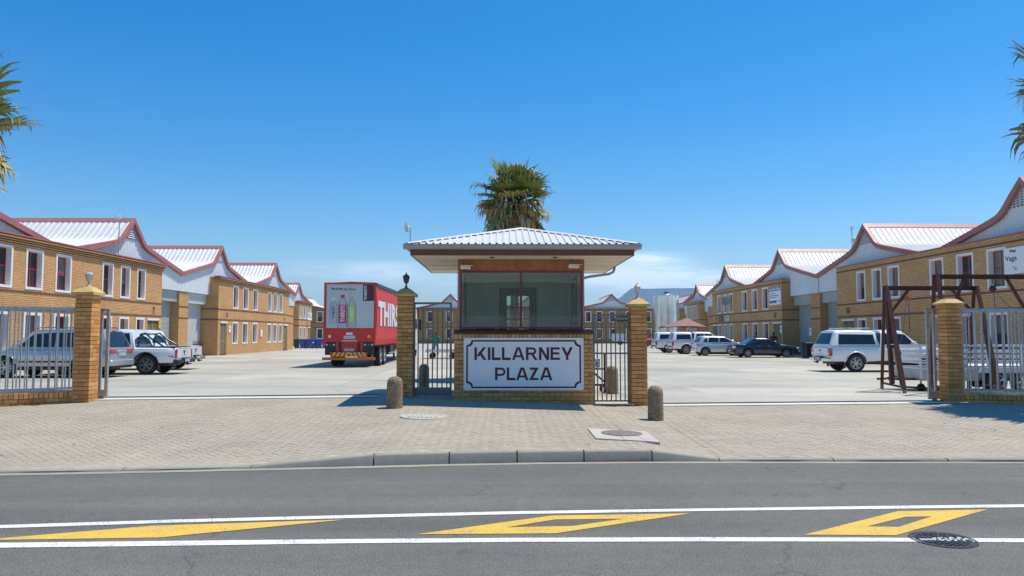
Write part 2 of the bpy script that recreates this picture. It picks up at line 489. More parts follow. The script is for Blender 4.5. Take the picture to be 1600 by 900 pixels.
# ------------------------------------------------------------------ mesh helpers
class MB:
    def __init__(s):
        s.v = []; s.f = []; s.mi = []; s.cur = 0; s.M = None
    def add(s, vs, fs):
        o = len(s.v)
        if s.M is not None:
            vs = [tuple(s.M @ Vector(p)) for p in vs]
        s.v.extend([tuple(p) for p in vs])
        for f in fs:
            s.f.append(tuple(i + o for i in f)); s.mi.append(s.cur)
        return s
    def box(s, x0, x1, y0, y1, z0, z1):
        return s.add([(x0, y0, z0), (x1, y0, z0), (x1, y1, z0), (x0, y1, z0), (x0, y0, z1), (x1, y0, z1), (x1, y1, z1), (x0, y1, z1)],
                     [(0, 3, 2, 1), (4, 5, 6, 7), (0, 1, 5, 4), (1, 2, 6, 5), (2, 3, 7, 6), (3, 0, 4, 7)])
    def cbox(s, cx, cy, cz, sx, sy, sz):
        return s.box(cx - sx / 2, cx + sx / 2, cy - sy / 2, cy + sy / 2, cz - sz / 2, cz + sz / 2)
    def bevbox(s, x0, x1, y0, y1, z0, z1, b=0.004):
        """box with chamfered vertical and top edges"""
        a = [(x0 + b, y0), (x1 - b, y0), (x1, y0 + b), (x1, y1 - b), (x1 - b, y1), (x0 + b, y1), (x0, y1 - b), (x0, y0 + b)]
        c = [(x0 + b, y0 + b), (x1 - b, y0 + b), (x1 - b, y0 + b), (x1 - b, y1 - b), (x1 - b, y1 - b), (x0 + b, y1 - b), (x0 + b, y1 - b), (x0 + b, y0 + b)]
        vs = [(p[0], p[1], z0) for p in a] + [(p[0], p[1], z1 - b) for p in a] + [(x0 + b, y0 + b, z1), (x1 - b, y0 + b, z1), (x1 - b, y1 - b, z1), (x0 + b, y1 - b, z1)]
        fs = [tuple(reversed(range(8)))]
        for i in range(8):
            fs.append((i, (i + 1) % 8, 8 + (i + 1) % 8, 8 + i))
        t = 16
        fs += [(8, 9, t + 1, t), (9, 10, t + 1), (10, 11, t + 2, t + 1), (11, 12, t + 2), (12, 13, t + 3, t + 2), (13, 14, t + 3), (14, 15, t, t + 3), (15, 8, t), (t, t + 1, t + 2, t + 3)]
        return s.add(vs, fs)
    def bar(s, p0, p1, w, h=None, up=(0, 0, 1)):
        h = h or w
        p0, p1 = Vector(p0), Vector(p1)
        d = (p1 - p0).normalized()
        u = Vector(up)
        if abs(d.dot(u)) > 0.98:
            u = Vector((0, 1, 0))
        a = d.cross(u).normalized() * (w / 2)
        b = a.cross(d).normalized() * (h / 2)
        vs = [p0 - a - b, p0 + a - b, p0 + a + b, p0 - a + b, p1 - a - b, p1 + a - b, p1 + a + b, p1 - a + b]
        return s.add(vs, [(0, 3, 2, 1), (4, 5, 6, 7), (0, 1, 5, 4), (1, 2, 6, 5), (2, 3, 7, 6), (3, 0, 4, 7)])
    def tube(s, pts, r, n=8, cap=True):
        pts = [Vector(p) for p in pts]
        rs = r if isinstance(r, (list, tuple)) else [r] * len(pts)
        vs = []; fs = []
        pa = None
        for i, p in enumerate(pts):
            d = (pts[min(i + 1, len(pts) - 1)] - pts[max(i - 1, 0)]).normalized()
            if pa is None:
                u = Vector((0, 0, 1)) if abs(d.z) < 0.9 else Vector((1, 0, 0))
                a = d.cross(u).normalized()
            else:
                a = (pa - d * pa.dot(d)).normalized()
            pa = a
            b = d.cross(a)
            for k in range(n):
                t = 2 * PI * k / n
                vs.append(p + (a * math.cos(t) + b * math.sin(t)) * rs[i])
        for i in range(len(pts) - 1):
            for k in range(n):
                fs.append((i * n + k, i * n + (k + 1) % n, (i + 1) * n + (k + 1) % n, (i + 1) * n + k))
        if cap:
            fs.append(tuple(reversed(range(n)))); fs.append(tuple(range((len(pts) - 1) * n, len(pts) * n)))
        return s.add(vs, fs)
    def lathe(s, prof, n=16, c=(0, 0, 0), axis='Z', cap=True):
        vs = []; fs = []
        for (r, z) in prof:
            for k in range(n):
                t = 2 * PI * k / n
                if axis == 'Z':
                    vs.append((c[0] + r * math.cos(t), c[1] + r * math.sin(t), c[2] + z))
                elif axis == 'Y':
                    vs.append((c[0] + r * math.cos(t), c[1] + z, c[2] + r * math.sin(t)))
                else:
                    vs.append((c[0] + z, c[1] + r * math.cos(t), c[2] + r * math.sin(t)))
        for i in range(len(prof) - 1):
            for k in range(n):
                fs.append((i * n + k, i * n + (k + 1) % n, (i + 1) * n + (k + 1) % n, (i + 1) * n + k))
        if cap and prof[0][0] > 1e-4: fs.append(tuple(reversed(range(n))))
        if cap and prof[-1][0] > 1e-4: fs.append(tuple(range((len(prof) - 1) * n, len(prof) * n)))
        return s.add(vs, fs)
    def prism(s, poly, t0, t1, plane='XY'):
        """extrude a 2D polygon; plane XY -> along Z, XZ -> along Y, YZ -> along X"""
        def P(a, b, t):
            return (a, b, t) if plane == 'XY' else ((a, t, b) if plane == 'XZ' else (t, a, b))
        n = len(poly)
        vs = [P(a, b, t0) for a, b in poly] + [P(a, b, t1) for a, b in poly]
        fs = [tuple(reversed(range(n))), tuple(range(n, 2 * n))] + [(i, (i + 1) % n, n + (i + 1) % n, n + i) for i in range(n)]
        return s.add(vs, fs)
    def mesh(s, name, mats, smooth=None, fix=False):
        me = bpy.data.meshes.new(name)
        me.from_pydata(s.v, [], s.f)
        mats = mats if isinstance(mats, (list, tuple)) else [mats]
        for m in mats:
            me.materials.append(MATS[m])
        if len(mats) > 1:
            me.polygons.foreach_set('material_index', s.mi)
        if fix:
            bm = bmesh.new(); bm.from_mesh(me)
            bmesh.ops.recalc_face_normals(bm, faces=bm.faces)
            bm.to_mesh(me); bm.free()
        me.update()
        boxuv(me)
        if smooth is not None:
            me.shade_smooth()
            me.set_sharp_from_angle(angle=R(smooth))
        return me
    def build(s, name, mats, parent=None, smooth=None, fix=False, **k):
        return link(name, s.mesh(name, mats, smooth, fix), parent, **k)

def boxuv(me):
    nl = len(me.loops)
    if nl == 0: return
    uvl = me.uv_layers.new(name='UVMap')
    co = np.empty(len(me.vertices) * 3, np.float32); me.vertices.foreach_get('co', co); co = co.reshape(-1, 3)
    vi = np.empty(nl, np.int32); me.loops.foreach_get('vertex_index', vi)
    lt = np.empty(len(me.polygons), np.int32); me.polygons.foreach_get('loop_total', lt)
    nr = np.empty(len(me.polygons) * 3, np.float32); me.polygons.foreach_get('normal', nr); nr = np.abs(nr.reshape(-1, 3))
    ax = np.repeat(np.argmax(nr, axis=1), lt)
    p = co[vi]
    u = np.where(ax == 0, p[:, 1], p[:, 0]); v = np.where(ax == 2, p[:, 1], p[:, 2])
    uvl.data.foreach_set('uv', np.stack([u, v], 1).astype(np.float32).ravel())

def link(name, me, parent=None, loc=None, rot=None, scale=None, **k):
    o = bpy.data.objects.new(name, me)
    COL.objects.link(o)
    if parent is not None: o.parent = parent
    if loc is not None: o.location = loc
    if rot is not None: o.rotation_euler = rot if isinstance(rot, (tuple, list)) or hasattr(rot, 'x') else (0, 0, rot)
    if scale is not None: o.scale = scale
    for a, b in k.items(): o[a] = b
    return o
def thing(name, label, cat, loc=(0, 0, 0), rz=0.0, group=None):
    o = link(name, None, None, loc, rz)
    o['label'] = label; o['category'] = cat
    if group: o['group'] = group
    return o
def tag(o, label, cat, group=None):
    o['label'] = label; o['category'] = cat
    if group: o['group'] = group
    return o
def text_mesh(body, size, mats, depth=0.004, offset=0.0, sx=1.0, align='CENTER', spacing=1.0):
    cu = bpy.data.curves.new('lettering', 'FONT')
    cu.body = body; cu.size = size; cu.extrude = depth; cu.offset = offset
    cu.align_x = align; cu.align_y = 'CENTER'; cu.space_character = spacing
    cu.resolution_u = 3
    o = bpy.data.objects.new('lettering', cu); COL.objects.link(o)
    bpy.context.view_layer.update()
    me = bpy.data.meshes.new_from_object(o.evaluated_get(bpy.context.evaluated_depsgraph_get()))
    bpy.data.objects.remove(o); bpy.data.curves.remove(cu)
    me.materials.clear(); me.materials.append(MATS[mats])
    if sx != 1.0:
        me.transform(Matrix.Diagonal((sx, 1, 1, 1)))
    me.name = 'lettering'
    return me
def lerp(a, b, t): return a + (b - a) * t
def interp(x, xs, ys):
    return float(np.interp(x, xs, ys))

# ================================================================== GROUND
# kerb foot line (top of road), measured left to right
KP = [gnd(px, py, 0.0) for px, py in ((0, 740.5), (169, 737.5), (371, 733.2), (540, 729.5), (700, 725.5), (850, 722.8), (1000, 721.6), (1200, 721.6), (1400, 721.8), (1600, 722))]
kx = [p.x for p in KP]; ky = [p.y for p in KP]
s0 = (ky[1] - ky[0]) / (kx[1] - kx[0])
kx = [-60] + kx + [60]
ky = [ky[0] - 0.045 * 53] + ky + [ky[-1]]
def yk(x): return interp(x, kx, ky)
GX = [-30, -9, -2.3, 0.2, 2.7, 9, 30]
GZ = [0.16, 0.275, 0.335, 0.235, 0.135, 0.19, 0.10]
GY = 15.5
def kz(x):   # top of the kerb above the road
    return interp(x, [-3.05, -1.55, 1.85, 2.75], [0.035, 0.145, 0.145, 0.04])
def smooth(t):
    t = max(0, min(1, t)); return t * t * (3 - 2 * t)
def gz(x, y):
    k = yk(x) + 0.12
    a, b = kz(x), interp(x, GX, GZ)
    if y <= k: return a
    if y < GY: return a + (b - a) * ((y - k) / (GY - k)) ** 1.1
    if y < 25: return b * (1 - smooth((y - GY) / 9.5))
    return 0.0

def sheet(name, xs, ys_of, mat, zf):
    mb = MB()
    nx = len(xs); rows = None
    for x in xs:
        col = ys_of(x); rows = len(col)
        for y in col: mb.v.append((x, y, zf(x, y)))
    for i in range(nx - 1):
        for j in range(rows - 1):
            a = i * rows + j
            mb.f.append((a, a + rows, a + rows + 1, a + 1)); mb.mi.append(0)
    return mb.build(name, mat, None, smooth=30, kind='structure')

mb = MB(); mb.add([(-9000, -9000, -0.08), (9000, -9000, -0.08), (9000, 12000, -0.08), (-9000, 12000, -0.08)], [(0, 1, 2, 3)])
mb.build('ground', 'earth', kind='structure')
xs = sorted(set(list(np.linspace(-60, -12, 13)) + list(np.arange(-11.5, 12, 0.5)) + list(np.linspace(12, 60, 13)) + [-3.05, -1.55, 1.85, 2.75, -2.3, 0.2, 2.7] + [k for k in kx if -12 < k < 12]))
sheet('road', xs, lambda x: list(np.linspace(-3.2, yk(x) + 0.02, 8)), 'asphalt', lambda x, y: 0.0)
sheet('forecourt', xs, lambda x: list(np.linspace(yk(x) + 0.10, GY - 0.05, 14)), 'joint_sand', lambda x, y: gz(x, y) - 0.0035)
FORE = bpy.data.objects['forecourt']
xs2 = list(np.linspace(-70, -20, 6)) + list(np.arange(-18, 18.1, 1.0)) + list(np.linspace(20, 70, 6))
sheet('yard', xs2, lambda x: [GY - 0.05, 15.9, 16.4, 17, 18, 19, 20, 21, 22, 23, 24, 25, 30, 45, 70, 100, 150, 220], 'yard_concrete', lambda x, y: gz(x, y))
# verge on the side of the road where the photographer stands
mb = MB(); mb.add([(-60, -16, -0.01), (60, -16, -0.01), (60, -3.2, -0.01), (-60, -3.2, -0.01)], [(0, 1, 2, 3)])
mb.build('verge', 'pale_concrete', kind='structure')

# pale gutter seam at the kerb foot
mb = MB()
for a, b in zip(xs[:-1], xs[1:]):
    mb.add([(a, yk(a) - 0.13, 0.004), (b, yk(b) - 0.13, 0.004), (b, yk(b), 0.004), (a, yk(a), 0.004)], [(0, 1, 2, 3)])
mb.build('gutter_seam', 'kerb_concrete', kind='structure')

# kerb stones, one by one
KERB = link('kerb', None, None, (0, 0, 0)); KERB['kind'] = 'structure'
rk = random.Random(3)
joints = [-3.05, -1.60, -0.68, 0.17, 1.02, 1.89, 2.75]
x = -3.05
while x > -16: x -= 1.45; joints.insert(0, x)
x = 2.75
while x < 16: x += 1.45; joints.append(x)
for a, b in zip(joints[:-1], joints[1:]):
    g_ = 0.008
    a2, b2 = a + g_, b - g_
    mb = MB(); vs = []; fs = []
    n = 6
    for i in range(n + 1):
        x = lerp(a2, b2, i / n)
        y0 = yk(x) + rk.uniform(-0.001, 0.001); h = kz(x)
        r = min(0.022, h * 0.4)
        e = 0.006 if i in (0, n) else 0.0
        vs += [(x, y0, -0.05), (x, y0 + 0.012, h - r - e), (x, y0 + 0.018 + r * 0.5, h - e * 0.6 - 0.004), (x, y0 + 0.03 + r, h - e), (x, y0 + 0.135, h - e), (x, y0 + 0.135, -0.05)]
    m = 6
    for i in range(n):
        for j in range(m - 1):
            fs.append((i * m + j, (i + 1) * m + j, (i + 1) * m + j + 1, i * m + j + 1))
    fs += [tuple(range(m)), tuple(reversed(range(n * m, n * m + m)))]
    mb.add(vs, fs)
    mb.build('kerb_stone', 'kerb_concrete', KERB, smooth=40)

# ---- herringbone pavers: the 300 nearest the kerb singly, the rest joined
def paver_mesh(z0=-0.03, z1=0.0, l=0.194, w_=0.094):
    mb = MB(); b = 0.004
    mb.bevbox(-l / 2, l / 2, -w_ / 2, w_ / 2, z0, z1, b)
    return mb
pav = []
A = R(45)
ca, sa = math.cos(A), math.sin(A)
NN = 190
for i in range(-NN, NN):
    for j in range(-NN, NN):
        # classic 2:1 herringbone on a 0.1 m lattice
        k = (i - j) % 4
        if k == 0: c = ((i + 1.0) * 0.1, (j + 0.5) * 0.1); ang = 0
        elif k == 3: c = ((i + 0.5) * 0.1, (j + 1.0) * 0.1); ang = 90
        else: continue
        x = c[0] * ca - c[1] * sa; y = c[0] * sa + c[1] * ca + 12.3
        if y < 8 or y > GY - 0.12: continue
        if abs(x) > 0.74 * y + 1.2: continue
        if y < yk(x) + 0.21: continue
        pav.append((x, y, ang))
holes = []
_pm = paver_mesh().mesh('paver', 'paver')
pav.sort(key=lambda p: p[1] - yk(p[0]) + 0.02 * abs(p[0]))
rp = random.Random(5)
def slope(x, y):
    return ((gz(x + 0.2, y) - gz(x - 0.2, y)) / 0.4, (gz(x, y + 0.2) - gz(x, y)) / 0.2)
for (x, y, ang) in pav[:300]:
    tx, ty = slope(x, y)
    nrm = Vector((-tx, -ty, 1)).normalized()
    q = Vector((0, 0, 1)).rotation_difference(nrm).to_matrix().to_4x4()
    o = link('paver', _pm, FORE)
    o.matrix_local = Matrix.Translation((x, y, gz(x, y) + rp.uniform(-0.001, 0.001))) @ q @ Matrix.Rotation(A + R(ang), 4, 'Z')
mb = MB()
l, w_, b = 0.0975, 0.0475, 0.003
for (x, y, ang) in pav[300:]:
    t = A + R(ang); c, s_ = math.cos(t), math.sin(t)
    z = gz(x, y) + rp.uniform(-0.0012, 0.0012)
    tx, ty = slope(x, y); tx += rp.uniform(-0.008, 0.008); ty += rp.uniform(-0.008, 0.008)
    top = []; bot = []
    for (u, v) in ((-l, -w_), (l, -w_), (l, w_), (-l, w_)):
        for (q, arr, dz) in ((1.0, bot, -0.012), (0.98, top, 0.0)):
            px, py = u * q * c - v * q * s_, u * q * s_ + v * q * c
            arr.append((x + px, y + py, z + px * tx + py * ty + dz))
    mb.add(bot + top, [(4, 5, 6, 7), (0, 1, 5, 4), (1, 2, 6, 5), (2, 3, 7, 6), (3, 0, 4, 7)])
mb.build('paver', 'paver', FORE, kind='stuff')

# concrete strip carrying the gate track
mb = MB()
xs3 = list(np.arange(-12, -2.6, 0.6)) + [-2.6]
for seg in (xs3, list(np.arange(3.0, 12.1, 0.6))):
    for a, b_ in zip(seg[:-1], seg[1:]):
        for y0, y1, dz in ((15.28, 15.62, 0.012),):
            mb.add([(a, y0, gz(a, y0) + dz), (b_, y0, gz(b_, y0) + dz), (b_, y1, gz(b_, y1) + dz), (a, y1, gz(a, y1) + dz)], [(0, 1, 2, 3)])
mb.build('gate_track_strip', 'pale_concrete', kind='structure')
mb = MB()
for seg in (xs3, list(np.arange(3.0, 12.1, 0.6))):
    for a, b_ in zip(seg[:-1], seg[1:]):
        mb.bar((a, 15.66, gz(a, 15.66) + 0.02), (b_, 15.66, gz(b_, 15.66) + 0.02), 0.02, 0.03)
mb.build('gate_track', 'gate_steel', kind='structure')

# worn repairs and patches in the yard slab
def patch_ground(name, poly, mat, dz, steps=1, **k):
    mb = MB(); mb.add([(x, y, gz(x, y) + dz) for x, y in poly], [tuple(range(len(poly)))])
    return mb.build(name, mat, **k)

def drape(name, x0, x1, yf0, yf1, mat, dz):
    mb = MB(); nx, ny = 24, 8; rg = random.Random(1)
    for i in range(nx + 1):
        x = lerp(x0, x1, i / nx)
        for j in range(ny + 1):
            y = lerp(yf0(x), yf1(x), j / ny); mb.v.append((x, y, gz(x, y) + dz))
    for i in range(nx):
        for j in range(ny):
            a = i * (ny + 1) + j; mb.f.append((a, a + ny + 1, a + ny + 2, a + 1)); mb.mi.append(0)
    return mb.build(name, mat, smooth=40, kind='structure')
drape('old_slab', -20, -2.0, lambda x: 15.9, lambda x: 22.0 + 0.10 * (x + 2), 'yard_concrete_old', 0.005)
drape('old_slab', 3.0, 9.2, lambda x: 15.9, lambda x: 20.6 - 0.75 * (x - 3) + 0.02 * (x - 3) ** 2, 'yard_concrete_old', 0.005)
# ---- road markings, 4 mm over the road
def strip(pts_a, pts_b, mat, name, z=0.004):
    mb = MB()
    for i in range(len(pts_a) - 1):
        a, b_, c, d = pts_a[i], pts_a[i + 1], pts_b[i + 1], pts_b[i]
        mb.add([(p.x, p.y, z) for p in (a, b_, c, d)], [(0, 1, 2, 3)])
    return mb.build(name, mat, kind='structure')
def line(far, near):
    """edges of a painted line, run on straight past both ends of what is seen"""
    out = []
    for L in (far, near):
        P = [gnd(px, py) for px, py in L]
        e0 = P[0] + (P[0] - P[1]).normalized() * 40
        e1 = P[-1] + (P[-1] - P[-2]).normalized() * 40
        out.append([e0] + P + [e1])
    return out
fa, nb = line(((0, 821), (270, 812.5), (540, 805.5), (800, 799.5), (1100, 795), (1350, 791.5), (1600, 788.5)),
              ((0, 826), (270, 817.3), (540, 810.3), (800, 804), (1100, 799), (1350, 796), (1600, 793)))
strip(fa, nb, 'road_white', 'lane_line')
fa, nb = line(((0, 848.8), (270, 845.8), (540, 843), (800, 841), (1100, 840), (1350, 840.8), (1600, 842)),
              ((0, 856.5), (270, 853.5), (540, 849.6), (800, 847.5), (1100, 846.6), (1350, 846.8), (1600, 848)))
strip(fa, nb, 'road_white', 'lane_line')
def flat_poly(name, outer, inner, mat):
    """painted outline with an open middle"""
    mb = MB(); z = 0.004
    if not inner:
        P = [gnd(*p) for p in outer]
        mb.add([(p.x, p.y, z) for p in P], [tuple(range(len(P)))])
    else:
        n = len(outer)
        P = [gnd(*p) for p in outer]; Q = [gnd(*p) for p in inner]
        mb.add([(p.x, p.y, z) for p in P + Q], [(i, (i + 1) % n, n + (i + 1) % n, n + i) for i in range(n)])
    return mb.build(name, mat, kind='structure')
flat_poly('painted_chevron', ((-40, 845), (240, 822), (540, 812.5), (250, 840.5)), None, 'road_yellow')
flat_poly('painted_chevron', ((651, 835.5), (862, 806.2), (1078, 802.8), (868, 834)), ((792, 824.5), (868, 812.3), (975, 811.2), (895, 822.5)), 'road_yellow')
flat_poly('painted_chevron', ((1257, 836), (1402, 799.5), (1543, 796.5), (1400, 837)), ((1355, 823.2), (1415, 808.2), (1456, 807.5), (1404, 824)), 'road_yellow')

# ---- covers
def road_manhole():
    c = gnd(1473, 843.5)
    t = thing('manhole_cover', 'round black ribbed iron manhole cover set in the road across the white line', 'manhole cover', (c.x, c.y, 0.0))
    rr = 0.215
    mb = MB(); mb.lathe([(rr, 0.0), (rr, 0.004), (rr - 0.02, 0.005), (0.0, 0.005)], 40); mb.build('cover_disc', 'iron_cover', t, smooth=30)
    mb = MB(); mb.lathe([(rr + 0.03, 0.0), (rr + 0.027, 0.006), (rr + 0.010, 0.006), (rr + 0.005, 0.003)], 40, cap=False); mb.build('rim_ring', 'iron_cover', t, smooth=30)
    yl = gnd(1473, 844.2).y - c.y
    dark, white = MB(), MB()
    for k, r in enumerate(np.arange(0.03, 0.20, 0.03)):
        n = max(6, int(r * 2 * PI / 0.065))
        for i in range(n):
            a0 = 2 * PI * (i + 0.5 * (k % 2)) / n; a1 = a0 + 2 * PI / n * 0.62
            ym = r * math.sin((a0 + a1) / 2)
            tgt = white if abs(ym - yl) < 0.045 else dark
            vs = []
            for a in (a0, a1):
                for q in (r - 0.009, r + 0.009):
                    for z in (0.003, 0.011):
                        vs.append((q * math.cos(a), q * math.sin(a), z))
            tgt.add(vs, [(0, 1, 3, 2), (4, 6, 7, 5), (0, 4, 5, 1), (2, 3, 7, 6), (1, 5, 7, 3), (0, 2, 6, 4)])
    dark.build('raised_ribs', 'iron_cover', t, kind='stuff')
    white.build('painted_ribs', 'road_white', t, kind='stuff')
road_manhole()
def slab_cover():
    P = [(918, 671.5), (1010, 674.5), (1032, 691.5), (1000, 689.5), (931, 687)]
    c = gnd(970, 679, 0.15)
    pts = []
    for px, py in P:
        q = gnd(px, py, 0.15); pts.append((q.x - c.x, q.y - c.y))
    z = gz(c.x, c.y)
    t = thing('drain_slab', 'pale cracked concrete slab with a round brown cover, let into the paving', 'drain cover', (c.x, c.y, z))
    t.rotation_euler = (math.atan(slope(c.x, c.y)[1]), -math.atan(slope(c.x, c.y)[0]), 0)
    # three cracked pieces with open joints
    def cut(poly, a, b_, keep):
        out = []
        for i in range(len(poly)):
            p, q = poly[i], poly[(i + 1) % len(poly)]
            sp = ((b_[0] - a[0]) * (p[1] - a[1]) - (b_[1] - a[1]) * (p[0] - a[0])) * keep
            sq = ((b_[0] - a[0]) * (q[1] - a[1]) - (b_[1] - a[1]) * (q[0] - a[0])) * keep
            if sp >= 0: out.append(p)
            if sp * sq < 0:
                k = sp / (sp - sq); out.append((p[0] + (q[0] - p[0]) * k, p[1] + (q[1] - p[1]) * k))
        return out
    xs_ = [p[0] for p in pts]; ys_ = [p[1] for p in pts]
    mx = lerp(min(xs_), max(xs_), 0.42); mr = lerp(min(xs_), max(xs_), 0.72)
    l1 = ((mx, -2), (mx + 0.06, 2)); l2 = ((mr + 0.12, -2), (mr - 0.12, 2))
    pieces = [cut(pts, *l1, 1), cut(cut(pts, *l1, -1), *l2, 1), cut(pts, *l2, -1)]
    for k, pc in enumerate(pieces):
        if len(pc) < 3: continue
        gx = sum(p[0] for p in pc) / len(pc); gy_ = sum(p[1] for p in pc) / len(pc)
        pc = [(gx + (p[0] - gx) * 0.985, gy_ + (p[1] - gy_) * 0.985) for p in pc]
        MB().prism(pc, -0.03, 0.012 + 0.003 * k).build('slab_piece', 'slab_concrete', t, fix=True)
    mb = MB(); mb.lathe([(0.30, 0.0), (0.30, 0.022), (0.27, 0.026), (0.0, 0.026)], 28, (0.02, 0.03, 0)); mb.build('round_cover', 'cover_plate', t, smooth=30)
slab_cover()
def pale_cover():
    c = gnd(662, 651, 0.22); z = gz(c.x, c.y)
    t = thing('inspection_cover', 'pale round concrete inspection cover with raised bars in front of the left gate', 'manhole cover', (c.x, c.y, z))
    t.rotation_euler = (math.atan(slope(c.x, c.y)[1]), -math.atan(slope(c.x, c.y)[0]), 0)
    mb = MB(); mb.lathe([(0.40, -0.02), (0.40, 0.012), (0.33, 0.014), (0.33, 0.008), (0.0, 0.008)], 36); mb.build('cover_disc', 'cover_pale', t, smooth=30)
    for i in range(7):
        x = -0.22 + i * 0.073
        MB().box(x - 0.02, x + 0.02, -0.2, 0.2, 0.009, 0.02).build('raised_bar', 'cover_pale', t)
pale_cover()

# dry leaves and small litter on the paving
rl = random.Random(12)
mb = MB()
for i in range(70):
    x = rl.uniform(-9, 9); y = rl.uniform(yk(x) + 0.4, 15.2); z = gz(x, y) + 0.004
    a = rl.uniform(0, PI); l = rl.uniform(0.008, 0.03); w_ = l * rl.uniform(0.25, 0.6)
    mb.M = Matrix.Translation((x, y, z)) @ Matrix.Rotation(a, 4, 'Z')
    mb.add([(-l, 0, 0), (0, -w_, 0.004), (l, 0, 0.002), (0, w_, 0.006)], [(0, 1, 2, 3)])
mb.M = None
mb.build('leaf_litter', 'trunk_bark', kind='stuff')

# ================================================================== BUILDINGS
VALLEY, PEAK = 5.93, 8.5
PROF = [(0.0, 8.5), (0.6, 7.93), (1.2, 7.34), (1.4, 7.18), (1.65, 7.05), (2.0, 6.95), (2.5, 6.83), (6.975, 5.86)]
def roof_z(d):
    return interp(abs(d), [p[0] for p in PROF], [p[1] for p in PROF])
HALF = 13.95 / 2

# brick pieces shared by all small masonry
def brick_mesh(l=0.222, d=0.105, h=0.073, b=0.003):
    mb = MB(); mb.bevbox(-l / 2, l / 2, -d / 2, d / 2, 0, h, b); return mb.mesh('brick', 'brick_piece')
BR_S = brick_mesh(); BR_H = brick_mesh(0.106); BR_T = brick_mesh(0.073, 0.105, 0.18)

def wall_with_holes(mb, u0, u1, z0, z1, holes, y=0.0, depth=0.22, reveal=True):
    """front wall facing -y with rectangular openings (ua, ub, za, zb)"""
    us = sorted(set([u0, u1] + [h[0] for h in holes] + [h[1] for h in holes]))
    for a, b_ in zip(us[:-1], us[1:]):
        mid = (a + b_) / 2
        hs_ = sorted([h for h in holes if h[0] < mid < h[1]], key=lambda h: h[2])
        z = z0
        for h in hs_:
            if h[2] > z: mb.add([(a, y, z), (b_, y, z), (b_, y, h[2]), (a, y, h[2])], [(0, 1, 2, 3)])
            z = h[3]
        if z < z1: mb.add([(a, y, z), (b_, y, z), (b_, y, z1), (a, y, z1)], [(0, 1, 2, 3)])
    if reveal:
        for (a, b_, c, d) in holes:
            q = y + depth
            mb.add([(a, y, c), (b_, y, c), (b_, q, c), (a, q, c), (a, y, d), (b_, y, d), (b_, q, d), (a, q, d)],
                   [(0, 1, 2, 3), (4, 5, 6, 7), (0, 3, 7, 4), (1, 2, 6, 5)])

_wcache = {}
def window_meshes(w_, h, style):
    key = (round(w_, 2), round(h, 2), style)
    if key in _wcache: return _wcache[key]
    b = 0.115; dep = 0.27
    s = MB()   # plaster surround, lining the reveal
    for (x0, x1, z0, z1) in ((0, w_, 0, b), (0, w_, h - b, h), (0, b, b, h - b), (w_ - b, w_, b, h - b)):
        s.box(x0, x1, -0.025, dep, z0, z1)
    f = MB()   # opening frame with its cross bars
    t = 0.05
    y0, y1 = dep - 0.05, dep - 0.01
    for (x0, x1, z0, z1) in ((b, w_ - b, b, b + t), (b, w_ - b, h - b - t, h - b), (b, b + t, b + t, h - b - t), (w_ - b - t, w_ - b, b + t, h - b - t)):
        f.box(x0, x1, y0, y1, z0, z1)
    f.box(w_ / 2 - t / 2, w_ / 2 + t / 2, y0 - 0.004, y1, b + t, h - b - t)
    zc = b + (h - 2 * b) * 0.52
    f.box(b + t, w_ - b - t, y0 - 0.002, y1 - 0.004, zc - t / 2, zc + t / 2)
    p = MB(); p.box(b + t * 0.5, w_ - b - t * 0.5, dep - 0.03, dep - 0.022, b + t * 0.5, h - b - t * 0.5)
    _wcache[key] = (s.mesh('window', 'white_plaster'), f.mesh('frame', 'window_red'), p.mesh('pane', 'window_glass'))
    return _wcache[key]
rwin = random.Random(9)
def add_window(parent, u, z, w_, h, y=0.0, parts=True):
    s, f, p = window_meshes(w_, h, 0)
    o = link('window', s, parent, (u, y, z))
    link('frame', f, o); link('pane', p, o)
    k = rwin.random()
    if k < 0.4:
        hh = h - 0.33; zz = (0.17 + hh * (0.45 if k < 0.15 else 0.0)) if k < 0.3 else 0.17
        x0, x1 = (0.17, w_ - 0.17) if k < 0.3 else (0.17, 0.17 + (w_ - 0.34) * 0.4)
        z1 = h - 0.17
        MB().box(x0, x1, 0.234, 0.238, zz if zz < z1 - 0.1 else 0.17, z1).build('blind', 'blind_glass', o)
    return o

def corrugated(mb, u0, u1, zb, zt, y, pitch=0.25, amp=0.035):
    """vertical ribbed cladding facing -y between functions zb(u) and zt(u)"""
    n = max(2, int((u1 - u0) / (pitch / 4)))
    o = len(mb.v)
    pat = (0, 0, amp, amp)
    for i in range(n + 1):
        u = lerp(u0, u1, i / n); yy = y - pat[i % 4]
        mb.v.append((u, yy, zb(u))); mb.v.append((u, yy, max(zb(u) + 0.001, zt(u))))
    for i in range(n):
        mb.f.append((o + 2 * i, o + 2 * i + 2, o + 2 * i + 3, o + 2 * i + 1)); mb.mi.append(0)

def lattice(mb, x0, x1, z0, z1, y, p=0.16, t=0.016):
    W_, H_ = x1 - x0, z1 - z0
    k = -H_
    while k < W_:
        for sgn in (1, -1):
            a = (k, 0.0); b_ = (k + H_, H_)
            ax, az_, bx, bz = a[0], a[1], b_[0], b_[1]
            if ax < 0: az_ -= ax; ax = 0
            if bx > W_: bz -= (bx - W_); bx = W_
            if bx - ax > 0.02:
                if sgn == 1: mb.bar((x0 + ax, y, z0 + az_), (x0 + bx, y, z0 + bz), t, t * 0.6, (0, 1, 0))
                else: mb.bar((x1 - ax, y, z0 + az_), (x1 - bx, y, z0 + bz), t, t * 0.6, (0, 1, 0))
        k += p

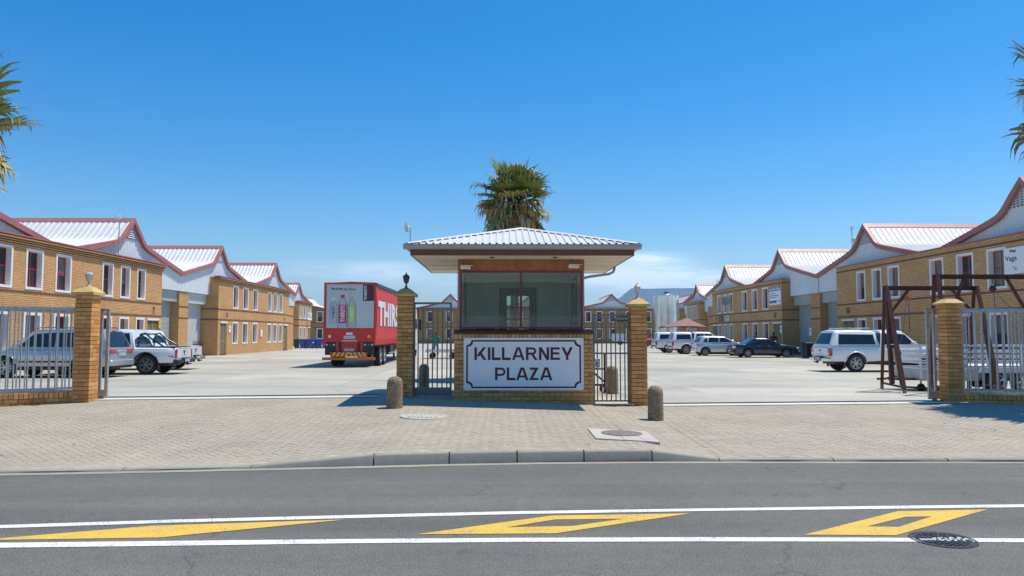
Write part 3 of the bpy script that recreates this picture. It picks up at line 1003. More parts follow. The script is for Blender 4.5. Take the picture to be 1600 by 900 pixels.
def unit_door(parent, u, width, number=None):
    """entrance with lattice security gate and white lintel"""
    mb = MB(); mb.box(u, u + width, 0.10, 0.14, 0.05, 2.45); d = mb.build('door', 'door_brown', parent)
    mb = MB(); mb.box(u - 0.15, u + width + 0.1, -0.05, 0.0, 2.46, 2.58); mb.build('door_lintel', 'white_plaster', parent)
    g_ = MB()
    for x0, x1 in ((u, u + 0.05), (u + width - 0.05, u + width), (u + width * 0.5 - 0.02, u + width * 0.5 + 0.02)):
        g_.box(x0, x1, 0.02, 0.05, 0.05, 2.45)
    g_.box(u + 0.05, u + width - 0.05, 0.022, 0.048, 1.05, 1.1)
    lattice(g_, u + 0.05, u + width - 0.05, 0.08, 2.42, 0.035)
    g_.build('security_gate', 'burglar', d)

def roller(parent, u0, u1, z1, y, mat='roller_grey'):
    mb = MB(); n = int(z1 / 0.085)
    o = 0
    for i in range(n):
        z = i * z1 / n; dz = z1 / n
        mb.add([(u0, y, z), (u1, y, z), (u1, y - 0.018, z + dz * 0.5), (u0, y - 0.018, z + dz * 0.5), (u1, y, z + dz), (u0, y, z + dz)], [(0, 1, 2, 3), (3, 2, 4, 5)])
    mb.build('roller_door', mat, parent)

def gable_roof(parent, pk, depth, over=0.22, ribs=True, w0=0.7, half=HALF, ext0=0.0, ext1=0.0):
    """one pagoda-curved gabled roof; ridge runs back from the front, profile along u"""
    pr = [(-d, z) for d, z in reversed(PROF[1:])] + list(PROF)
    pr = [(pk + d, z) for d, z in pr]
    mb = MB()
    y0 = w0 - over
    pat = (0, 0, 0, 0.05); step = 0.085
    n = int(depth / step); m = len(pr)
    o = 0
    for i in range(n + 1):
        y = y0 + i * step; dz = pat[i % 4]
        for (u, z) in pr: mb.v.append((u, y, z + 0.02 + dz))
    for i in range(n):
        for j in range(m - 1):
            a = i * m + j
            mb.f.append((a, a + 1, a + m + 1, a + m)); mb.mi.append(0)
    rf = mb.build('roof', 'roof_rib_white', parent)
    # red ridge cap, a folded strip
    c = MB()
    for s in (-1, 1):
        q = [(0.0, 8.60), (0.26 * s, 8.33), (0.26 * s, 8.29), (0.0, 8.55)]
        c.prism([(pk + a, b_) for a, b_ in q], y0 - 0.02, y0 + depth, 'XZ')
    c.build('ridge_cap', 'red_trim', rf, fix=True)
    # red barge following the curve of the front edge
    bmb = MB(); vs = []; fs = []
    for k, (u, z) in enumerate(pr):
        i0, i1 = max(0, k - 1), min(len(pr) - 1, k + 1)
        du, dz = pr[i1][0] - pr[i0][0], pr[i1][1] - pr[i0][1]
        L = math.hypot(du, dz); nx, nz_ = -dz / L, du / L
        if u == pk: nx, nz_ = 0, 1
        H = 0.20
        for (q, yy) in ((0.07, y0 - 0.03), (0.07, y0 + 0.16), (-H, y0 + 0.16), (-H, y0 - 0.03)):
            vs.append((u + nx * q, yy, z + nz_ * q))
    for k in range(len(pr) - 1):
        a = 4 * k
        for j in range(4):
            fs.append((a + j, a + (j + 1) % 4, a + 4 + (j + 1) % 4, a + 4 + j))
    fs += [(0, 1, 2, 3), tuple(4 * (len(pr) - 1) + j for j in (3, 2, 1, 0))]
    bmb.add(vs, fs)
    bmb.build('bargeboard', 'red_trim', rf, fix=True)
    # lining under the overhang
    s_ = MB(); vs = []
    for (u, z) in pr:
        vs += [(u, y0 + 0.16, z - 0.13), (u, w0 + 0.01, z - 0.13)]
    s_.add(vs, [(2 * i, 2 * i + 1, 2 * i + 3, 2 * i + 2) for i in range(len(pr) - 1)])
    s_.build('eave_lining', 'red_trim', rf)
    return rf

def gable_front(parent, pk, y, zb, louvre=True, mat='clad_blue', half=HALF):
    mb = MB(); mb.cur = 0
    corrugated(mb, pk - half + 0.001, pk + half - 0.001, zb, lambda u: roof_z(u - pk) - 0.05, y)
    g_ = mb.build('gable_cladding', mat, parent)
    if louvre:
        l = MB()
        for i in range(7):
            z = 7.38 + i * 0.125
            hw = max(0.12, interp(z + 0.10, [7.34, 7.93, 8.45], [1.0, 0.42, 0.05]))
            l.add([(pk - hw, y - 0.10, z), (pk + hw, y - 0.10, z), (pk + hw, y - 0.03, z + 0.085), (pk - hw, y - 0.03, z + 0.085),
                   (pk - hw, y - 0.10, z - 0.012), (pk + hw, y - 0.10, z - 0.012), (pk + hw, y - 0.03, z + 0.073), (pk - hw, y - 0.03, z + 0.073)],
                  [(0, 1, 2, 3), (4, 7, 6, 5), (0, 4, 5, 1), (3, 2, 6, 7)])
        lo = l.build('louvre_slats', 'roof_white', parent)
        k = MB(); k.add([(pk - 1.0, y - 0.025, 7.32), (pk + 1.0, y - 0.025, 7.32), (pk, y - 0.025, 8.32)], [(0, 1, 2)])
        k.build('vent_opening', 'interior_dark', lo)

def warehouse(label, loc, rz, L, peaks, brick, lower, upper, doors, bays, brickm='brick_wall', roof_depth=26, cornice=False, group='brick fronted warehouse units', ww=1.2, cap=True, fascia=4.6):
    """u runs along the front, the front faces -y; brick = (u0, u1); bays = list of (u0, u1, material) roller doors"""
    t = thing('warehouse', label, 'warehouse', loc, rz, group)
    b0, b1 = brick
    up = [(u, u + w_, 3.66, 5.53) for u, w_ in upper]
    lo = [(u, u + w_, 0.82, 2.60) for u, w_ in lower]
    dr = [(u, u + w_, 0.0, 2.46) for u, w_ in doors]
    top = 5.98
    mb = MB()
    wall_with_holes(mb, b0, b1, -0.05, top, up + lo + dr, depth=0.28)
    rd = 1.35
    mb.add([(b0, 0, -0.05), (b0, rd, -0.05), (b0, rd, top), (b0, 0, top)], [(0, 1, 2, 3)])
    mb.add([(b1, 0, -0.05), (b1, rd, -0.05), (b1, rd, top), (b1, 0, top)], [(0, 1, 2, 3)])
    mb.add([(b0, 0, top), (b1, 0, top), (b1, 0.25, top), (b0, 0.25, top)], [(0, 1, 2, 3)])
    mb.build('brick_wall', brickm, t)
    # bands round the front and returns
    for z0, z1, pr in ((2.69, 2.79, 0.018), (3.48, 3.58, 0.018)):
        q = MB()
        q.box(b0 - pr, b1 + pr, -pr, 0.0, z0, z1); q.box(b0 - pr, b0, 0.0, rd, z0, z1); q.box(b1, b1 + pr, 0.0, rd, z0, z1)
        q.build('brick_band', 'brick_band', t)
    if cornice:
        for i, (z0, z1, pr) in enumerate(((5.57, 5.625, 0.05), (5.67, 5.725, 0.10), (5.77, 5.825, 0.15), (5.87, 5.925, 0.20))):
            r_ = MB(); r_.box(b0 - pr + 0.045, b1 + pr - 0.045, -pr + 0.045, 0.0, z1, z1 + 0.045 if i < 3 else 5.985); r_.build('recessed_course', 'brick_band', t)
            q = MB(); q.box(b0 - pr, b1 + pr, -pr, 0.0, z0, z1); q.box(b0 - pr, b0, 0, 0.5, z0, z1); q.box(b1, b1 + pr, 0, 0.5, z0, z1)
            q.build('cornice_course', brickm, t)
        q = MB(); q.box(b0 - 0.22, b1 + 0.22, -0.22, 0.3, 5.985, 6.05); q.build('coping', 'red_trim', t)
        q = MB(); q.box(b0 - 0.02, b1 + 0.02, -0.02, 0.0, 5.50, 5.56) if False else None
    else:
        q = MB(); q.box(b0 - 0.018, b1 + 0.018, -0.018, 0.0, 5.66, 5.74); q.box(b0 - 0.018, b0, 0.0, rd, 5.66, 5.74); q.box(b1, b1 + 0.018, 0.0, rd, 5.66, 5.74)
        q.build('brick_band', 'brick_band', t)
        q = MB(); q.box(b0 - 0.05, b1 + 0.05, -0.05, 0.3, 5.985, 6.05); q.build('coping', 'red_trim', t)
    for u, w_ in upper: add_window(t, u, 3.66, w_, 1.87)
    for u, w_ in lower: add_window(t, u, 0.82, w_, 1.78)
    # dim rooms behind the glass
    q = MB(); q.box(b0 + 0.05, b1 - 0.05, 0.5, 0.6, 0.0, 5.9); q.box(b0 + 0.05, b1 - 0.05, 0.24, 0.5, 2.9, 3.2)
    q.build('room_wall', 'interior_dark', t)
    for u, w_ in doors: unit_door(t, u + 0.08, w_ - 0.16)
    # main shed: roofs, gable cladding, recessed door bays
    for pk in peaks:
        gable_roof(t, pk, roof_depth)
        def zb(u):
            return 5.7 if b0 - 0.001 <= u <= b1 + 0.001 else fascia
        gable_front(t, pk, 0.70, zb)
    ends = [(0.0, b0), (b1, L)]
    sh = MB()
    for a, b_ in ends:
        if b_ - a > 0.3:
            sh.add([(a, 0.70, fascia), (b_, 0.70, fascia), (b_, rd + 0.05, fascia), (a, rd + 0.05, fascia)], [(0, 1, 2, 3)])
            sh.add([(a, rd + 0.03, 0), (b_, rd + 0.03, 0), (b_, rd + 0.03, fascia), (a, rd + 0.03, fascia)], [(0, 1, 2, 3)])
    sh.add([(0, rd + 0.1, 0), (0, roof_depth, 0), (0, roof_depth, 6.0), (0, rd + 0.1, 6.0)], [(0, 1, 2, 3)])
    sh.add([(L, rd + 0.1, 0), (L, roof_depth, 0), (L, roof_depth, 6.0), (L, rd + 0.1, 6.0)], [(0, 1, 2, 3)])
    sh.add([(0, roof_depth, 0), (L, roof_depth, 0), (L, roof_depth, 6.0), (0, roof_depth, 6.0)], [(0, 1, 2, 3)])
    sh.build('shed_wall', 'clad_blue', t)
    for (a, b_, m) in bays:
        if m == 'pier':
            q = MB(); q.box(a, b_, 0.75, rd + 0.02, -0.05, fascia - 0.01); q.build('brick_pier', brickm, t)
            for z0 in (2.69, 3.48):
                q = MB(); q.box(a - 0.015, b_ + 0.015, 0.735, 0.75, z0, z0 + 0.1); q.build('brick_band', 'brick_band', t)
        else:
            roller(t, a, b_, fascia - 0.75, rd - 0.03, m)
            q = MB(); q.box(a, b_, rd - 0.45, rd, fascia - 0.75, fascia - 0.02); q.build('roller_box', m, t)
    return t
def digits(parent, body, u, z, size=0.5, mat='brick_band'):
    o = link('unit_number', text_mesh(body, size, mat, 0.012, 0.012), parent, (u, -0.03, z), (PI / 2, 0, 0))
    return o
def flat_sign(name, label, cat, loc, rz, w_, h, build):
    t = thing(name, label, cat, loc, rz)
    MB().bevbox(-w_ / 2, w_ / 2, -0.03, 0.0, -h / 2, h / 2, 0.004).build('board', 'sign_white', t)
    build(t)
    return t

# ---- left row, front faces +x : local u -> +y, local y -> -x
LX = -21.72
rzL = PI / 2
WL1 = warehouse('nearest warehouse of the left row, sunlit tan brick front marked 2', (LX, 23.5, 0), rzL, 27.9, (HALF, 3 * HALF), (5.1, 23.65),
    [(8.05, 1.25), (10.2, 1.28), (12.45, 1.3), (16.6, 1.15), (18.5, 1.12), (20.4, 1.05)], [(8.05, 1.25), (10.2, 1.28), (12.45, 1.3), (16.6, 1.15), (18.5, 1.12), (20.4, 1.05)],
    [(21.85, 1.5)], [(24.0, 27.9, 'roller_grey'), (0.5, 4.8, 'roller_grey')], cornice=True)
digits(WL1, '2', 22.6, 3.12)
WL2 = warehouse('second warehouse of the left row, sunlit tan brick front marked 3', (LX, 51.4, 0), rzL, 27.9, (HALF, 3 * HALF), (5.1, 23.65),
    [(8.1, 1.2), (10.4, 1.25), (12.8, 1.25), (16.8, 1.15), (18.5, 1.15), (20.3, 1.1)], [(8.1, 1.2), (10.4, 1.25), (12.8, 1.25), (16.8, 1.15), (18.5, 1.15), (20.3, 1.1)],
    [(5.6, 1.3), (21.9, 1.25)], [(0.0, 1.5, 'pier'), (1.55, 5.05, 'roller_pale'), (23.75, 26.0, 'roller_pale'), (26.1, 27.88, 'pier')], cornice=True)
digits(WL2, '3', 6.9, 3.12)
digits(WL2, '4', 22.1, 3.12)
WL3 = warehouse('third warehouse of the left row, set back behind the blue bins', (-27.2, 93.5, 0), rzL, 13.95, (HALF,), (5.0, 11.0),
    [(5.5, 1.0), (7.2, 1.1)], [(5.5, 1.0), (7.2, 1.1), (8.9, 0.7)], [(9.7, 1.2)], [(11.2, 13.8, 'roller_pale')], cornice=True)
digits(WL3, '5', 9.3, 3.12)
# ---- right row, front faces -x : local u -> -y (turned 0.84 deg), local y -> +x
DR = R(0.84)
def rr(x, y):
    v = Matrix.Rotation(DR, 3, 'Z') @ Vector((x, y, 0)); return (v.x, v.y, 0)
rzR = -PI / 2 + DR
RX = 22.87
winR1 = [(6.95, 1.1), (8.85, 1.1), (10.65, 1.2), (14.75, 1.2), (17.0, 1.3), (19.25, 1.3)]
WR1 = warehouse('nearest warehouse of the right row, shaded tan brick front marked 16 behind the hoists', rr(RX, 52.75), rzR, 27.9, (HALF, 3 * HALF), (4.25, 23.4),
    winR1, winR1, [(4.95, 1.6)], [(0.0, 3.9, 'roller_grey')], brickm='brick_wall')
digits(WR1, '16', 5.75, 3.1)
winR2 = [(6.05, 1.15), (7.95, 1.1), (9.65, 1.15), (13.45, 1.35), (16.05, 1.35), (18.55, 1.35)]
WR2 = warehouse('second warehouse of the right row, shaded tan brick front marked 17', rr(RX, 80.65), rzR, 27.9, (HALF, 3 * HALF), (4.25, 22.75),
    winR2, winR2, [(4.45, 1.4), (20.9, 1.6)], [(0.0, 1.8, 'pier'), (1.9, 4.1, 'roller_grey'), (22.85, 26.2, 'roller_grey'), (26.3, 27.88, 'pier')])
digits(WR2, '17', 21.3, 3.12, 0.6)
digits(WR2, '5', 5.5, 3.12, 0.5)
WR3 = warehouse('third warehouse of the right row, set back behind the brown shade roof', rr(27.6, 108.3), rzR, 13.95, (HALF,), (3.7, 10.3),
    [(4.1, 1.1), (5.9, 1.1), (7.7, 1.1)], [(4.1, 1.1), (5.9, 1.1), (7.7, 1.1)], [(8.9, 1.2)], [(10.5, 13.5, 'roller_pale')])
# ---- building across the end of the yard
wf = []
for pxs in (501, 519, 541, 563, 585, 607, 629, 672, 702, 724, 746, 768, 790, 812, 834, 856, 878, 900, 919, 936.6, 957, 983, 1013, 1036, 1052, 1078, 1100):
    wf.append(((pxs - 787) / F * 127 - 0.55 + 60, 1.1))
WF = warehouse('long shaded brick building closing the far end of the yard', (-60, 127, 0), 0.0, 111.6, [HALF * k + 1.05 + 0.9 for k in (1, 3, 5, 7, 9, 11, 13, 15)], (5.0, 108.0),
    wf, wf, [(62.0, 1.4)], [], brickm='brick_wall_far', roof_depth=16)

# ================================================================== GATE LINE
def brick_pillar(label, x, y, zb, courses, cat_group='brick gate pillars', cap_h=0.18, flat_cap=False):
    t = thing('brick_pillar', label, 'pillar', (x, y, zb), 0, cat_group)
    MB().box(-0.152, 0.152, -0.152, 0.152, -0.1, courses * 0.083 - 0.006).build('mortar_core', 'mortar', t)
    rb = random.Random(int(x * 100))
    s = 0.166; h = 0.0525; a = s - 0.111
    for i in range(courses):
        z = i * 0.083 + rb.uniform(-0.001, 0.001)
        sg = 1 if i % 2 else -1
        for k in range(4):
            v = Matrix.Rotation(PI / 2 * k, 3, 'Z') @ Vector((sg * (a - 0.0), -(s - h), 0))
            j = rb.uniform(-0.0015, 0.0015)
            link('brick', BR_S, t, (v.x + j, v.y + j, z), PI / 2 * k)
    zt = courses * 0.083
    c = MB(); e = 0.225
    if flat_cap:
        rings = [(e, 0.0), (e, 0.035), (0.13, 0.10), (0.10, 0.125), (0.0001, 0.13)]
    else:
        rings = [(e, 0.0), (e, 0.055), (0.085, cap_h - 0.01), (0.0001, cap_h)]
    vs = []; fs = []
    for (r, z) in rings:
        vs += [(-r, -r, zt + z), (r, -r, zt + z), (r, r, zt + z), (-r, r, zt + z)]
    for i in range(len(rings) - 1):
        for k in range(4):
            fs.append((4 * i + k, 4 * i + (k + 1) % 4, 4 * i + 4 + (k + 1) % 4, 4 * i + 4 + k))
    fs.append((3, 2, 1, 0))
    c.add(vs, fs)
    c.build('pillar_cap', 'cap_cement', t)
    return t, zb + zt + (0.13 if flat_cap else cap_h)
def lantern(label, x, y, z, mat):
    t = thing('lantern', label, 'lantern', (x, y, z - 0.012), 0.3, 'lanterns on the gate pillars')
    MB().lathe([(0.062, 0), (0.058, 0.014), (0.03, 0.03), (0.022, 0.06), (0.016, 0.10), (0.026, 0.115), (0.036, 0.125)], 12).build('stem', mat, t, smooth=40)
    b = MB(); b.lathe([(0.036, 0.125), (0.066, 0.25)], 6); b.build('lantern_glass', 'light_clear' if mat == 'lantern_pale' else 'lantern_dark', t)
    for k in range(6):
        a = 2 * PI * k / 6
        MB().bar((0.039 * math.cos(a), 0.039 * math.sin(a), 0.125), (0.069 * math.cos(a), 0.069 * math.sin(a), 0.25), 0.010).build('glazing_bar', mat, t)
    MB().lathe([(0.080, 0.25), (0.078, 0.258), (0.045, 0.295), (0.018, 0.312), (0.010, 0.33), (0.016, 0.338), (0.0001, 0.352)], 6).build('lantern_roof', mat, t)

PY = 15.62
pLF = (AX(136, 15.1), 15.1)
_, zt = brick_pillar('leftmost brick gate pillar at the end of the sunlit left fence, with a lantern on top', pLF[0], pLF[1], 0.25, 26)
lantern('lantern with a pale stem on the leftmost gate pillar', pLF[0], pLF[1], zt, 'lantern_pale')
_, zt = brick_pillar('brick gate pillar just left of the guard house with a dark lantern', AX(634, PY), PY, 0.33, 25)
lantern('dark lantern on the pillar just left of the guard house', AX(634, PY), PY, zt, 'lantern_dark')
_, zt = brick_pillar('brick gate pillar just right of the guard house with a pale lantern', AX(996.5, PY), PY, 0.12, 25)
lantern('pale weathered lantern on the pillar just right of the guard house', AX(996.5, PY), PY, zt, 'lantern_pale')
pRF = (AX(1484, PY), PY)
_, zt = brick_pillar('rightmost brick gate pillar without a lantern, beside the right fence', pRF[0], PY, 0.165, 25, flat_cap=True)

def fence(label, x0, x1, y, ztop, zbot, wtop, wbot, rz=0.0):
    """steel picket panel standing on a low brick wall; x0 is the end at the pillar"""
    sg = 1 if x1 > x0 else -1
    L = abs(x1 - x0)
    t = thing('picket_fence', label + ', grey steel pickets', 'fence', (x0, y, 0), rz)
    MB().bar((0, 0, ztop - 0.02), (sg * L, 0, ztop - 0.02), 0.05, 0.045).build('top_rail', 'galvanised', t)
    MB().bar((0, 0.02, zbot + 0.02), (sg * L, 0.02, zbot + 0.02), 0.045, 0.04).build('bottom_rail', 'galvanised', t)
    pm = MB().box(-0.0125, 0.0125, -0.0125, 0.0125, 0, ztop - zbot - 0.01).mesh('picket', 'galvanised')
    rb = random.Random(int(abs(x0) * 10))
    n = int(L / 0.135)
    for i in range(n):
        link('picket', pm, t, (sg * (0.02 + i * 0.135), -0.024 + rb.uniform(-0.002, 0.002), zbot), (0, rb.uniform(-0.004, 0.004), 0.78 * 0))
    wl = thing('low_brick_wall', label.replace('fence', 'wall') + ', low tan brick wall below the pickets', 'wall', (x0, y, 0), rz)
    MB().box(min(0, sg * L), max(0, sg * L), -0.05, 0.05, -0.1, wtop - 0.01).build('mortar_core', 'mortar', wl)
    z = wtop - 0.106
    n = int(L / 0.083)
    rb2 = random.Random(4)
    for i in range(n):   # brick on edge
        link('brick', BR_R, wl, (sg * (0.045 + i * 0.083), 0, z + rb2.uniform(-0.001, 0.0015)))
    c = 0
    while z - 0.083 > wbot - 0.09:
        z -= 0.083
        off = 0.116 if c % 2 else 0.0
        for i in range(int(L / 0.232) + 1):
            u = 0.111 + off + i * 0.232
            if u < L: link('brick', BR_S, wl, (sg * u, rb2.uniform(-0.0015, 0.0015), z))
        if off: link('brick', BR_H, wl, (sg * 0.055, 0, z))
        c += 1
BR_R = MB().bevbox(-0.0365, 0.0365, -0.11 * 0.62, 0.11 * 0.62, 0, 0.106, 0.003).mesh('brick', 'brick_piece')
fence('left fence in the sun', pLF[0] - 0.17, -15.5, 15.0, 2.155, 0.52, 0.47, 0.0, R(29))
fence('right fence in front of the cattle trailer', pRF[0] + 0.17, 16.5, PY, 2.12, 0.43, 0.36, -0.05, R(-22))

def sliding_gate(label, xa, xb, y, ztop, zbot):
    """opened sliding gate; xa is the visible leading end"""
    sg = 1 if xb > xa else -1
    L = abs(xb - xa)
    t = thing('sliding_gate', label, 'gate', (xa, y, 0), 0, 'sliding gates slid open behind the fences')
    for u, w_ in ((0.03, 0.055), (0.165, 0.045)):
        MB().cbox(sg * u, 0, (ztop + zbot) / 2, w_, 0.055, ztop - zbot).build('stile', 'galvanised', t)
    MB().bar((0, 0, ztop), (sg * L, 0, ztop), 0.05, 0.05).build('top_rail', 'galvanised', t)
    MB().bar((0, 0, zbot + 0.05), (sg * L, 0, zbot + 0.05), 0.05, 0.16).build('bottom_beam', 'galvanised', t)
    wm = MB().lathe([(0.0, -0.02), (0.05, -0.02), (0.055, 0.0), (0.05, 0.02), (0.0, 0.02)], 14, (sg * 0.12, -0.03, zbot - 0.05), 'Y'); wm.build('gate_wheel', 'gate_steel', t)
    pm = MB().box(-0.011, 0.011, -0.011, 0.011, 0, ztop - zbot - 0.12).mesh('picket', 'galvanised')
    for i in range(int((L - 0.3) / 0.145)):
        link('picket', pm, t, (sg * (0.36 + i * 0.145), 0, zbot + 0.11))
sliding_gate('end frame of the opened left sliding gate behind the leftmost pillar', AX(171, 15.5), -14.6, 15.5, 2.12, 0.34)
sliding_gate('opened right sliding gate standing behind the right fence', AX(1447, 15.95), 15.6, 15.95, 2.15, 0.25)

def walk_gate(label, x0, x1, zt0, zt1, zbot, n, kick, y, mat='gate_steel', slant=0.0):
    t = thing('pedestrian_gate', label, 'gate', (x0, y, 0), 0, 'pedestrian gates beside the guard house')
    W_ = x1 - x0
    for u in (0.02, W_ - 0.02):
        MB().cbox(u, 0, (zt0 + zbot) / 2, 0.042, 0.042, zt0 - zbot).build('gate_frame_post', mat, t)
    MB().bar((0, 0, zt0), (W_, 0, zt0), 0.045, 0.045).build('top_rail', mat, t)
    MB().bar((0, 0, zt1), (W_, 0, zt1), 0.035, 0.03).build('top_rail', mat, t)
    MB().bar((0, 0, zbot + kick), (W_, 0, zbot + kick), 0.035, 0.03).build('bottom_rail', mat, t)
    if kick > 0.08: MB().box(0.03, W_ - 0.03, -0.006, 0.0, zbot, zbot + kick).build('kick_plate', mat, t)
    pm = MB().lathe([(0.0135, 0), (0.0135, zt1 - zbot - kick)], 8).mesh('gate_bar', mat, smooth=50)
    for i in range(1, n):
        link('gate_bar', pm, t, (W_ * i / n, 0, zbot + kick), (0, slant, 0))
    return t
walk_gate('left pedestrian gate between the dark lanterned pillar and the guard house', AX(646, PY), AX(706, PY), 2.27, 2.16, 0.33, 8, 0.16, PY)
tg = walk_gate('right pedestrian gate between the guard house and the pale lanterned pillar', AX(926, PY), AX(983, PY), 2.02, 1.96, 0.17, 8, 0.05, PY)
MB().bevbox(0.02, 0.15, -0.03, 0.03, 0.92, 1.10).build('lock_box', 'galvanised', tg)
MB().lathe([(0.02, -0.035), (0.02, -0.03), (0.0, -0.03)], 10, (0.085, 0, 1.0), 'Y').build('keyhole', 'plastic_black', tg)
# plank lying at the foot of the right gate
o = MB().bevbox(-0.42, 0.42, -0.06, 0.06, 0, 0.022).build('wood_plank', 'bare_timber', None); o.location = (AX(957, 15.35), 15.35, gz(2.2, 15.35) + 0.004); o.rotation_euler = (0, 0, 0.06)
tag(o, 'weathered plank lying on the paving under the right pedestrian gate', 'plank')

def bollard(label, px, pyb, depth, r, h):
    x = AX(px, depth); z = gz(x, depth)
    t = MB().lathe([(r * 1.03, -0.05), (r * 1.01, 0.03), (r, 0.12), (r, h - r * 0.95), (r * 0.93, h - r * 0.55), (r * 0.74, h - r * 0.23), (r * 0.42, h - r * 0.05), (0.0, h)], 28).build('bollard', 'aggregate', None, smooth=50)
    t.location = (x, depth, z); t.rotation_euler = (random.uniform(-.01, .01), random.uniform(-.012, .012), random.uniform(0, 6))
    tag(t, label, 'bollard', 'exposed aggregate concrete bollards')
bollard('round topped aggregate bollard in front of the left gate pillar', 617.5, 635, 13.8, 0.147, 0.58)
bollard('round topped aggregate bollard standing right of the right gate pillar', 1023, 649, 13.2, 0.138, 0.61)
bollard('bollard seen through the left pedestrian gate, inside the yard', 663, 607, 18.6, 0.13, 0.63)
bollard('bollard seen through the right pedestrian gate, inside the yard', 956, 609, 18.9, 0.155, 0.72)

# ================================================================== GUARD HOUSE
K = thing('guard_house', 'small brick guard house with glazed front and white hipped metal roof between the gates', 'guard house', (0, 0, 0), 0)
bx0, bx1, by0, by1 = AX(709.5, 15.3), AX(926.5, 15.3), 15.3, 18.3
ux0, ux1, uy0, uy1 = AX(715.5, 15.52), AX(912.5, 15.52), 15.52, 18.2
zs = 1.615
MB().box(bx0 + 0.012, bx1 - 0.012, by0 + 0.012, by1 - 0.012, -0.1, zs - 0.01).build('mortar_core', 'mortar', K)
rb = random.Random(21)
z = zs - 0.083 - 0.031 - 0.083
W_ = bx1 - bx0
nb = int(W_ / 0.083)
for i in range(nb):
    link('brick', BR_E, K, (bx0 + (i + 0.5) * W_ / nb, by0 + 0.035, zs - 0.106 + 0.0)) if False else None
BR_E = MB().bevbox(-0.0365, 0.0365, -0.06, 0.06, 0, 0.104, 0.003).mesh('brick', 'brick_piece')
for i in range(nb):
    link('brick', BR_E, K, (bx0 + (i + 0.5) * W_ / nb, by0 + 0.052, zs - 0.106))
z = zs - 0.106 - 0.010
c = 0
while z > 0.05:
    z -= 0.083
    u = bx0; first = (c % 2 == 1)
    while u < bx1 - 0.02:
        l = 0.106 if first else 0.222
        first = False
        if u + l > bx1 + 0.001: l = bx1 - u
        me = BR_S if l > 0.2 else BR_H
        sc_ = 1.0 if l > 0.2 or abs(l - 0.106) < 0.01 else l / 0.106
        o = link('brick', me, K, (u + l / 2, by0 + 0.0525 + rb.uniform(-0.0015, 0.0015), z))
        if sc_ != 1.0: o.scale = (sc_, 1, 1)
        u += l + 0.010
    c += 1
# the other three sides, same bricks joined
mb = MB()
for (fx, nx) in ((bx0, -1), (bx1, 1)):
    z = zs - 0.116; c = 0
    while z > 0.05:
        z -= 0.083; v = by0 + 0.11 + (0.116 if c % 2 else 0)
        while v < by1 - 0.1:
            a = fx if nx < 0 else fx - 0.105
            mb.box(a, a + 0.105, v, v + 0.222, z, z + 0.073); v += 0.232
        c += 1
z = zs - 0.116; c = 0
while z > 0.05:
    z -= 0.083; u = bx0 + (0.116 if c % 2 else 0)
    while u < bx1 - 0.22:
        mb.box(u, u + 0.222, by1 - 0.105, by1, z, z + 0.073); u += 0.232
    c += 1
mb.build('brick', 'brick_piece', K, kind='stuff')
# upper walls
mb = MB()
t_ = 0.10
zh = 2.955; zsft = 3.185
for xa_ in (ux0, ux1 - t_):   # side walls with a window each
    mb.box(xa_, xa_ + t_, uy0 + 0.06, uy0 + 0.35, zs, zsft); mb.box(xa_, xa_ + t_, uy1 - 0.6, uy1, zs, zsft)
    mb.box(xa_, xa_ + t_, uy0 + 0.35, uy1 - 0.6, zs, 1.80); mb.box(xa_, xa_ + t_, uy0 + 0.35, uy1 - 0.6, 2.92, zsft)
dx0, dx1 = AX(788, 18.1), AX(829, 18.1)
mb.box(ux0 + t_, dx0, uy1 - t_, uy1, zs, zsft); mb.box(dx1, ux1 - t_, uy1 - t_, uy1, zs, zsft)
mb.box(dx0, dx1, uy1 - t_, uy1, 2.75, zsft)
mb.build('upper_wall', 'interior_wall', K)
for xa_, xm_ in ((ux0 - 0.012, ux0 + 0.05), (ux1, ux1 - 0.05)):
    q = MB()
    for (y0, y1, z0, z1) in ((uy0, uy0 + 0.35, zs, zsft), (uy1 - 0.6, uy1, zs, zsft), (uy0 + 0.35, uy1 - 0.6, zs, 1.80), (uy0 + 0.35, uy1 - 0.6, 2.92, zsft)):
        q.box(xa_, xa_ + 0.012, y0, y1, z0, z1)
    q.build('side_cladding', 'wood_header', K)
    sw_ = link('side_window', None, K)
    q = MB()
    for (y0, y1, z0, z1) in ((uy0 + 0.352, uy1 - 0.602, 1.802, 1.85), (uy0 + 0.352, uy1 - 0.602, 2.87, 2.918), (uy0 + 0.352, uy0 + 0.40, 1.85, 2.87), (uy1 - 0.65, uy1 - 0.602, 1.85, 2.87), (uy0 + 1.2, uy0 + 1.25, 1.85, 2.87)):
        q.box(xm_ - 0.02, xm_ + 0.02, y0, y1, z0, z1)
    q.build('side_frame', 'maroon_frame', sw_)
    MB().box(xm_ - 0.003, xm_ + 0.003, uy0 + 0.39, uy1 - 0.64, 1.84, 2.88).build('pane', 'clear_glass', sw_)
mb = MB(); mb.box(ux0 + 0.0, ux1, uy0 - 0.01, uy0 + 0.06, zh + 0.0, zsft); mb.build('header_board', 'wood_header', K)
mb = MB(); mb.box(ux0 + t_, ux1 - t_, uy0 + 0.06, uy1 - t_, zs - 0.005, zs + 0.005); mb.build('inner_floor', 'interior_dark', K)
mb = MB(); mb.box(ux0 + t_, ux1 - t_, uy0 + 0.06, uy1 - t_, 2.99, 3.0); mb.build('inner_ceiling', 'interior_wall', K)
# sloping cement sill
mb = MB(); mb.prism([(by0 - 0.012, zs), (by0 - 0.012, zs + 0.018), (uy0 + 0.02, zs + 0.10), (uy0 + 0.02, zs)], bx0 - 0.01, bx1 + 0.01, 'YZ'); mb.build('window_sill', 'wood_fascia', K, fix=True)
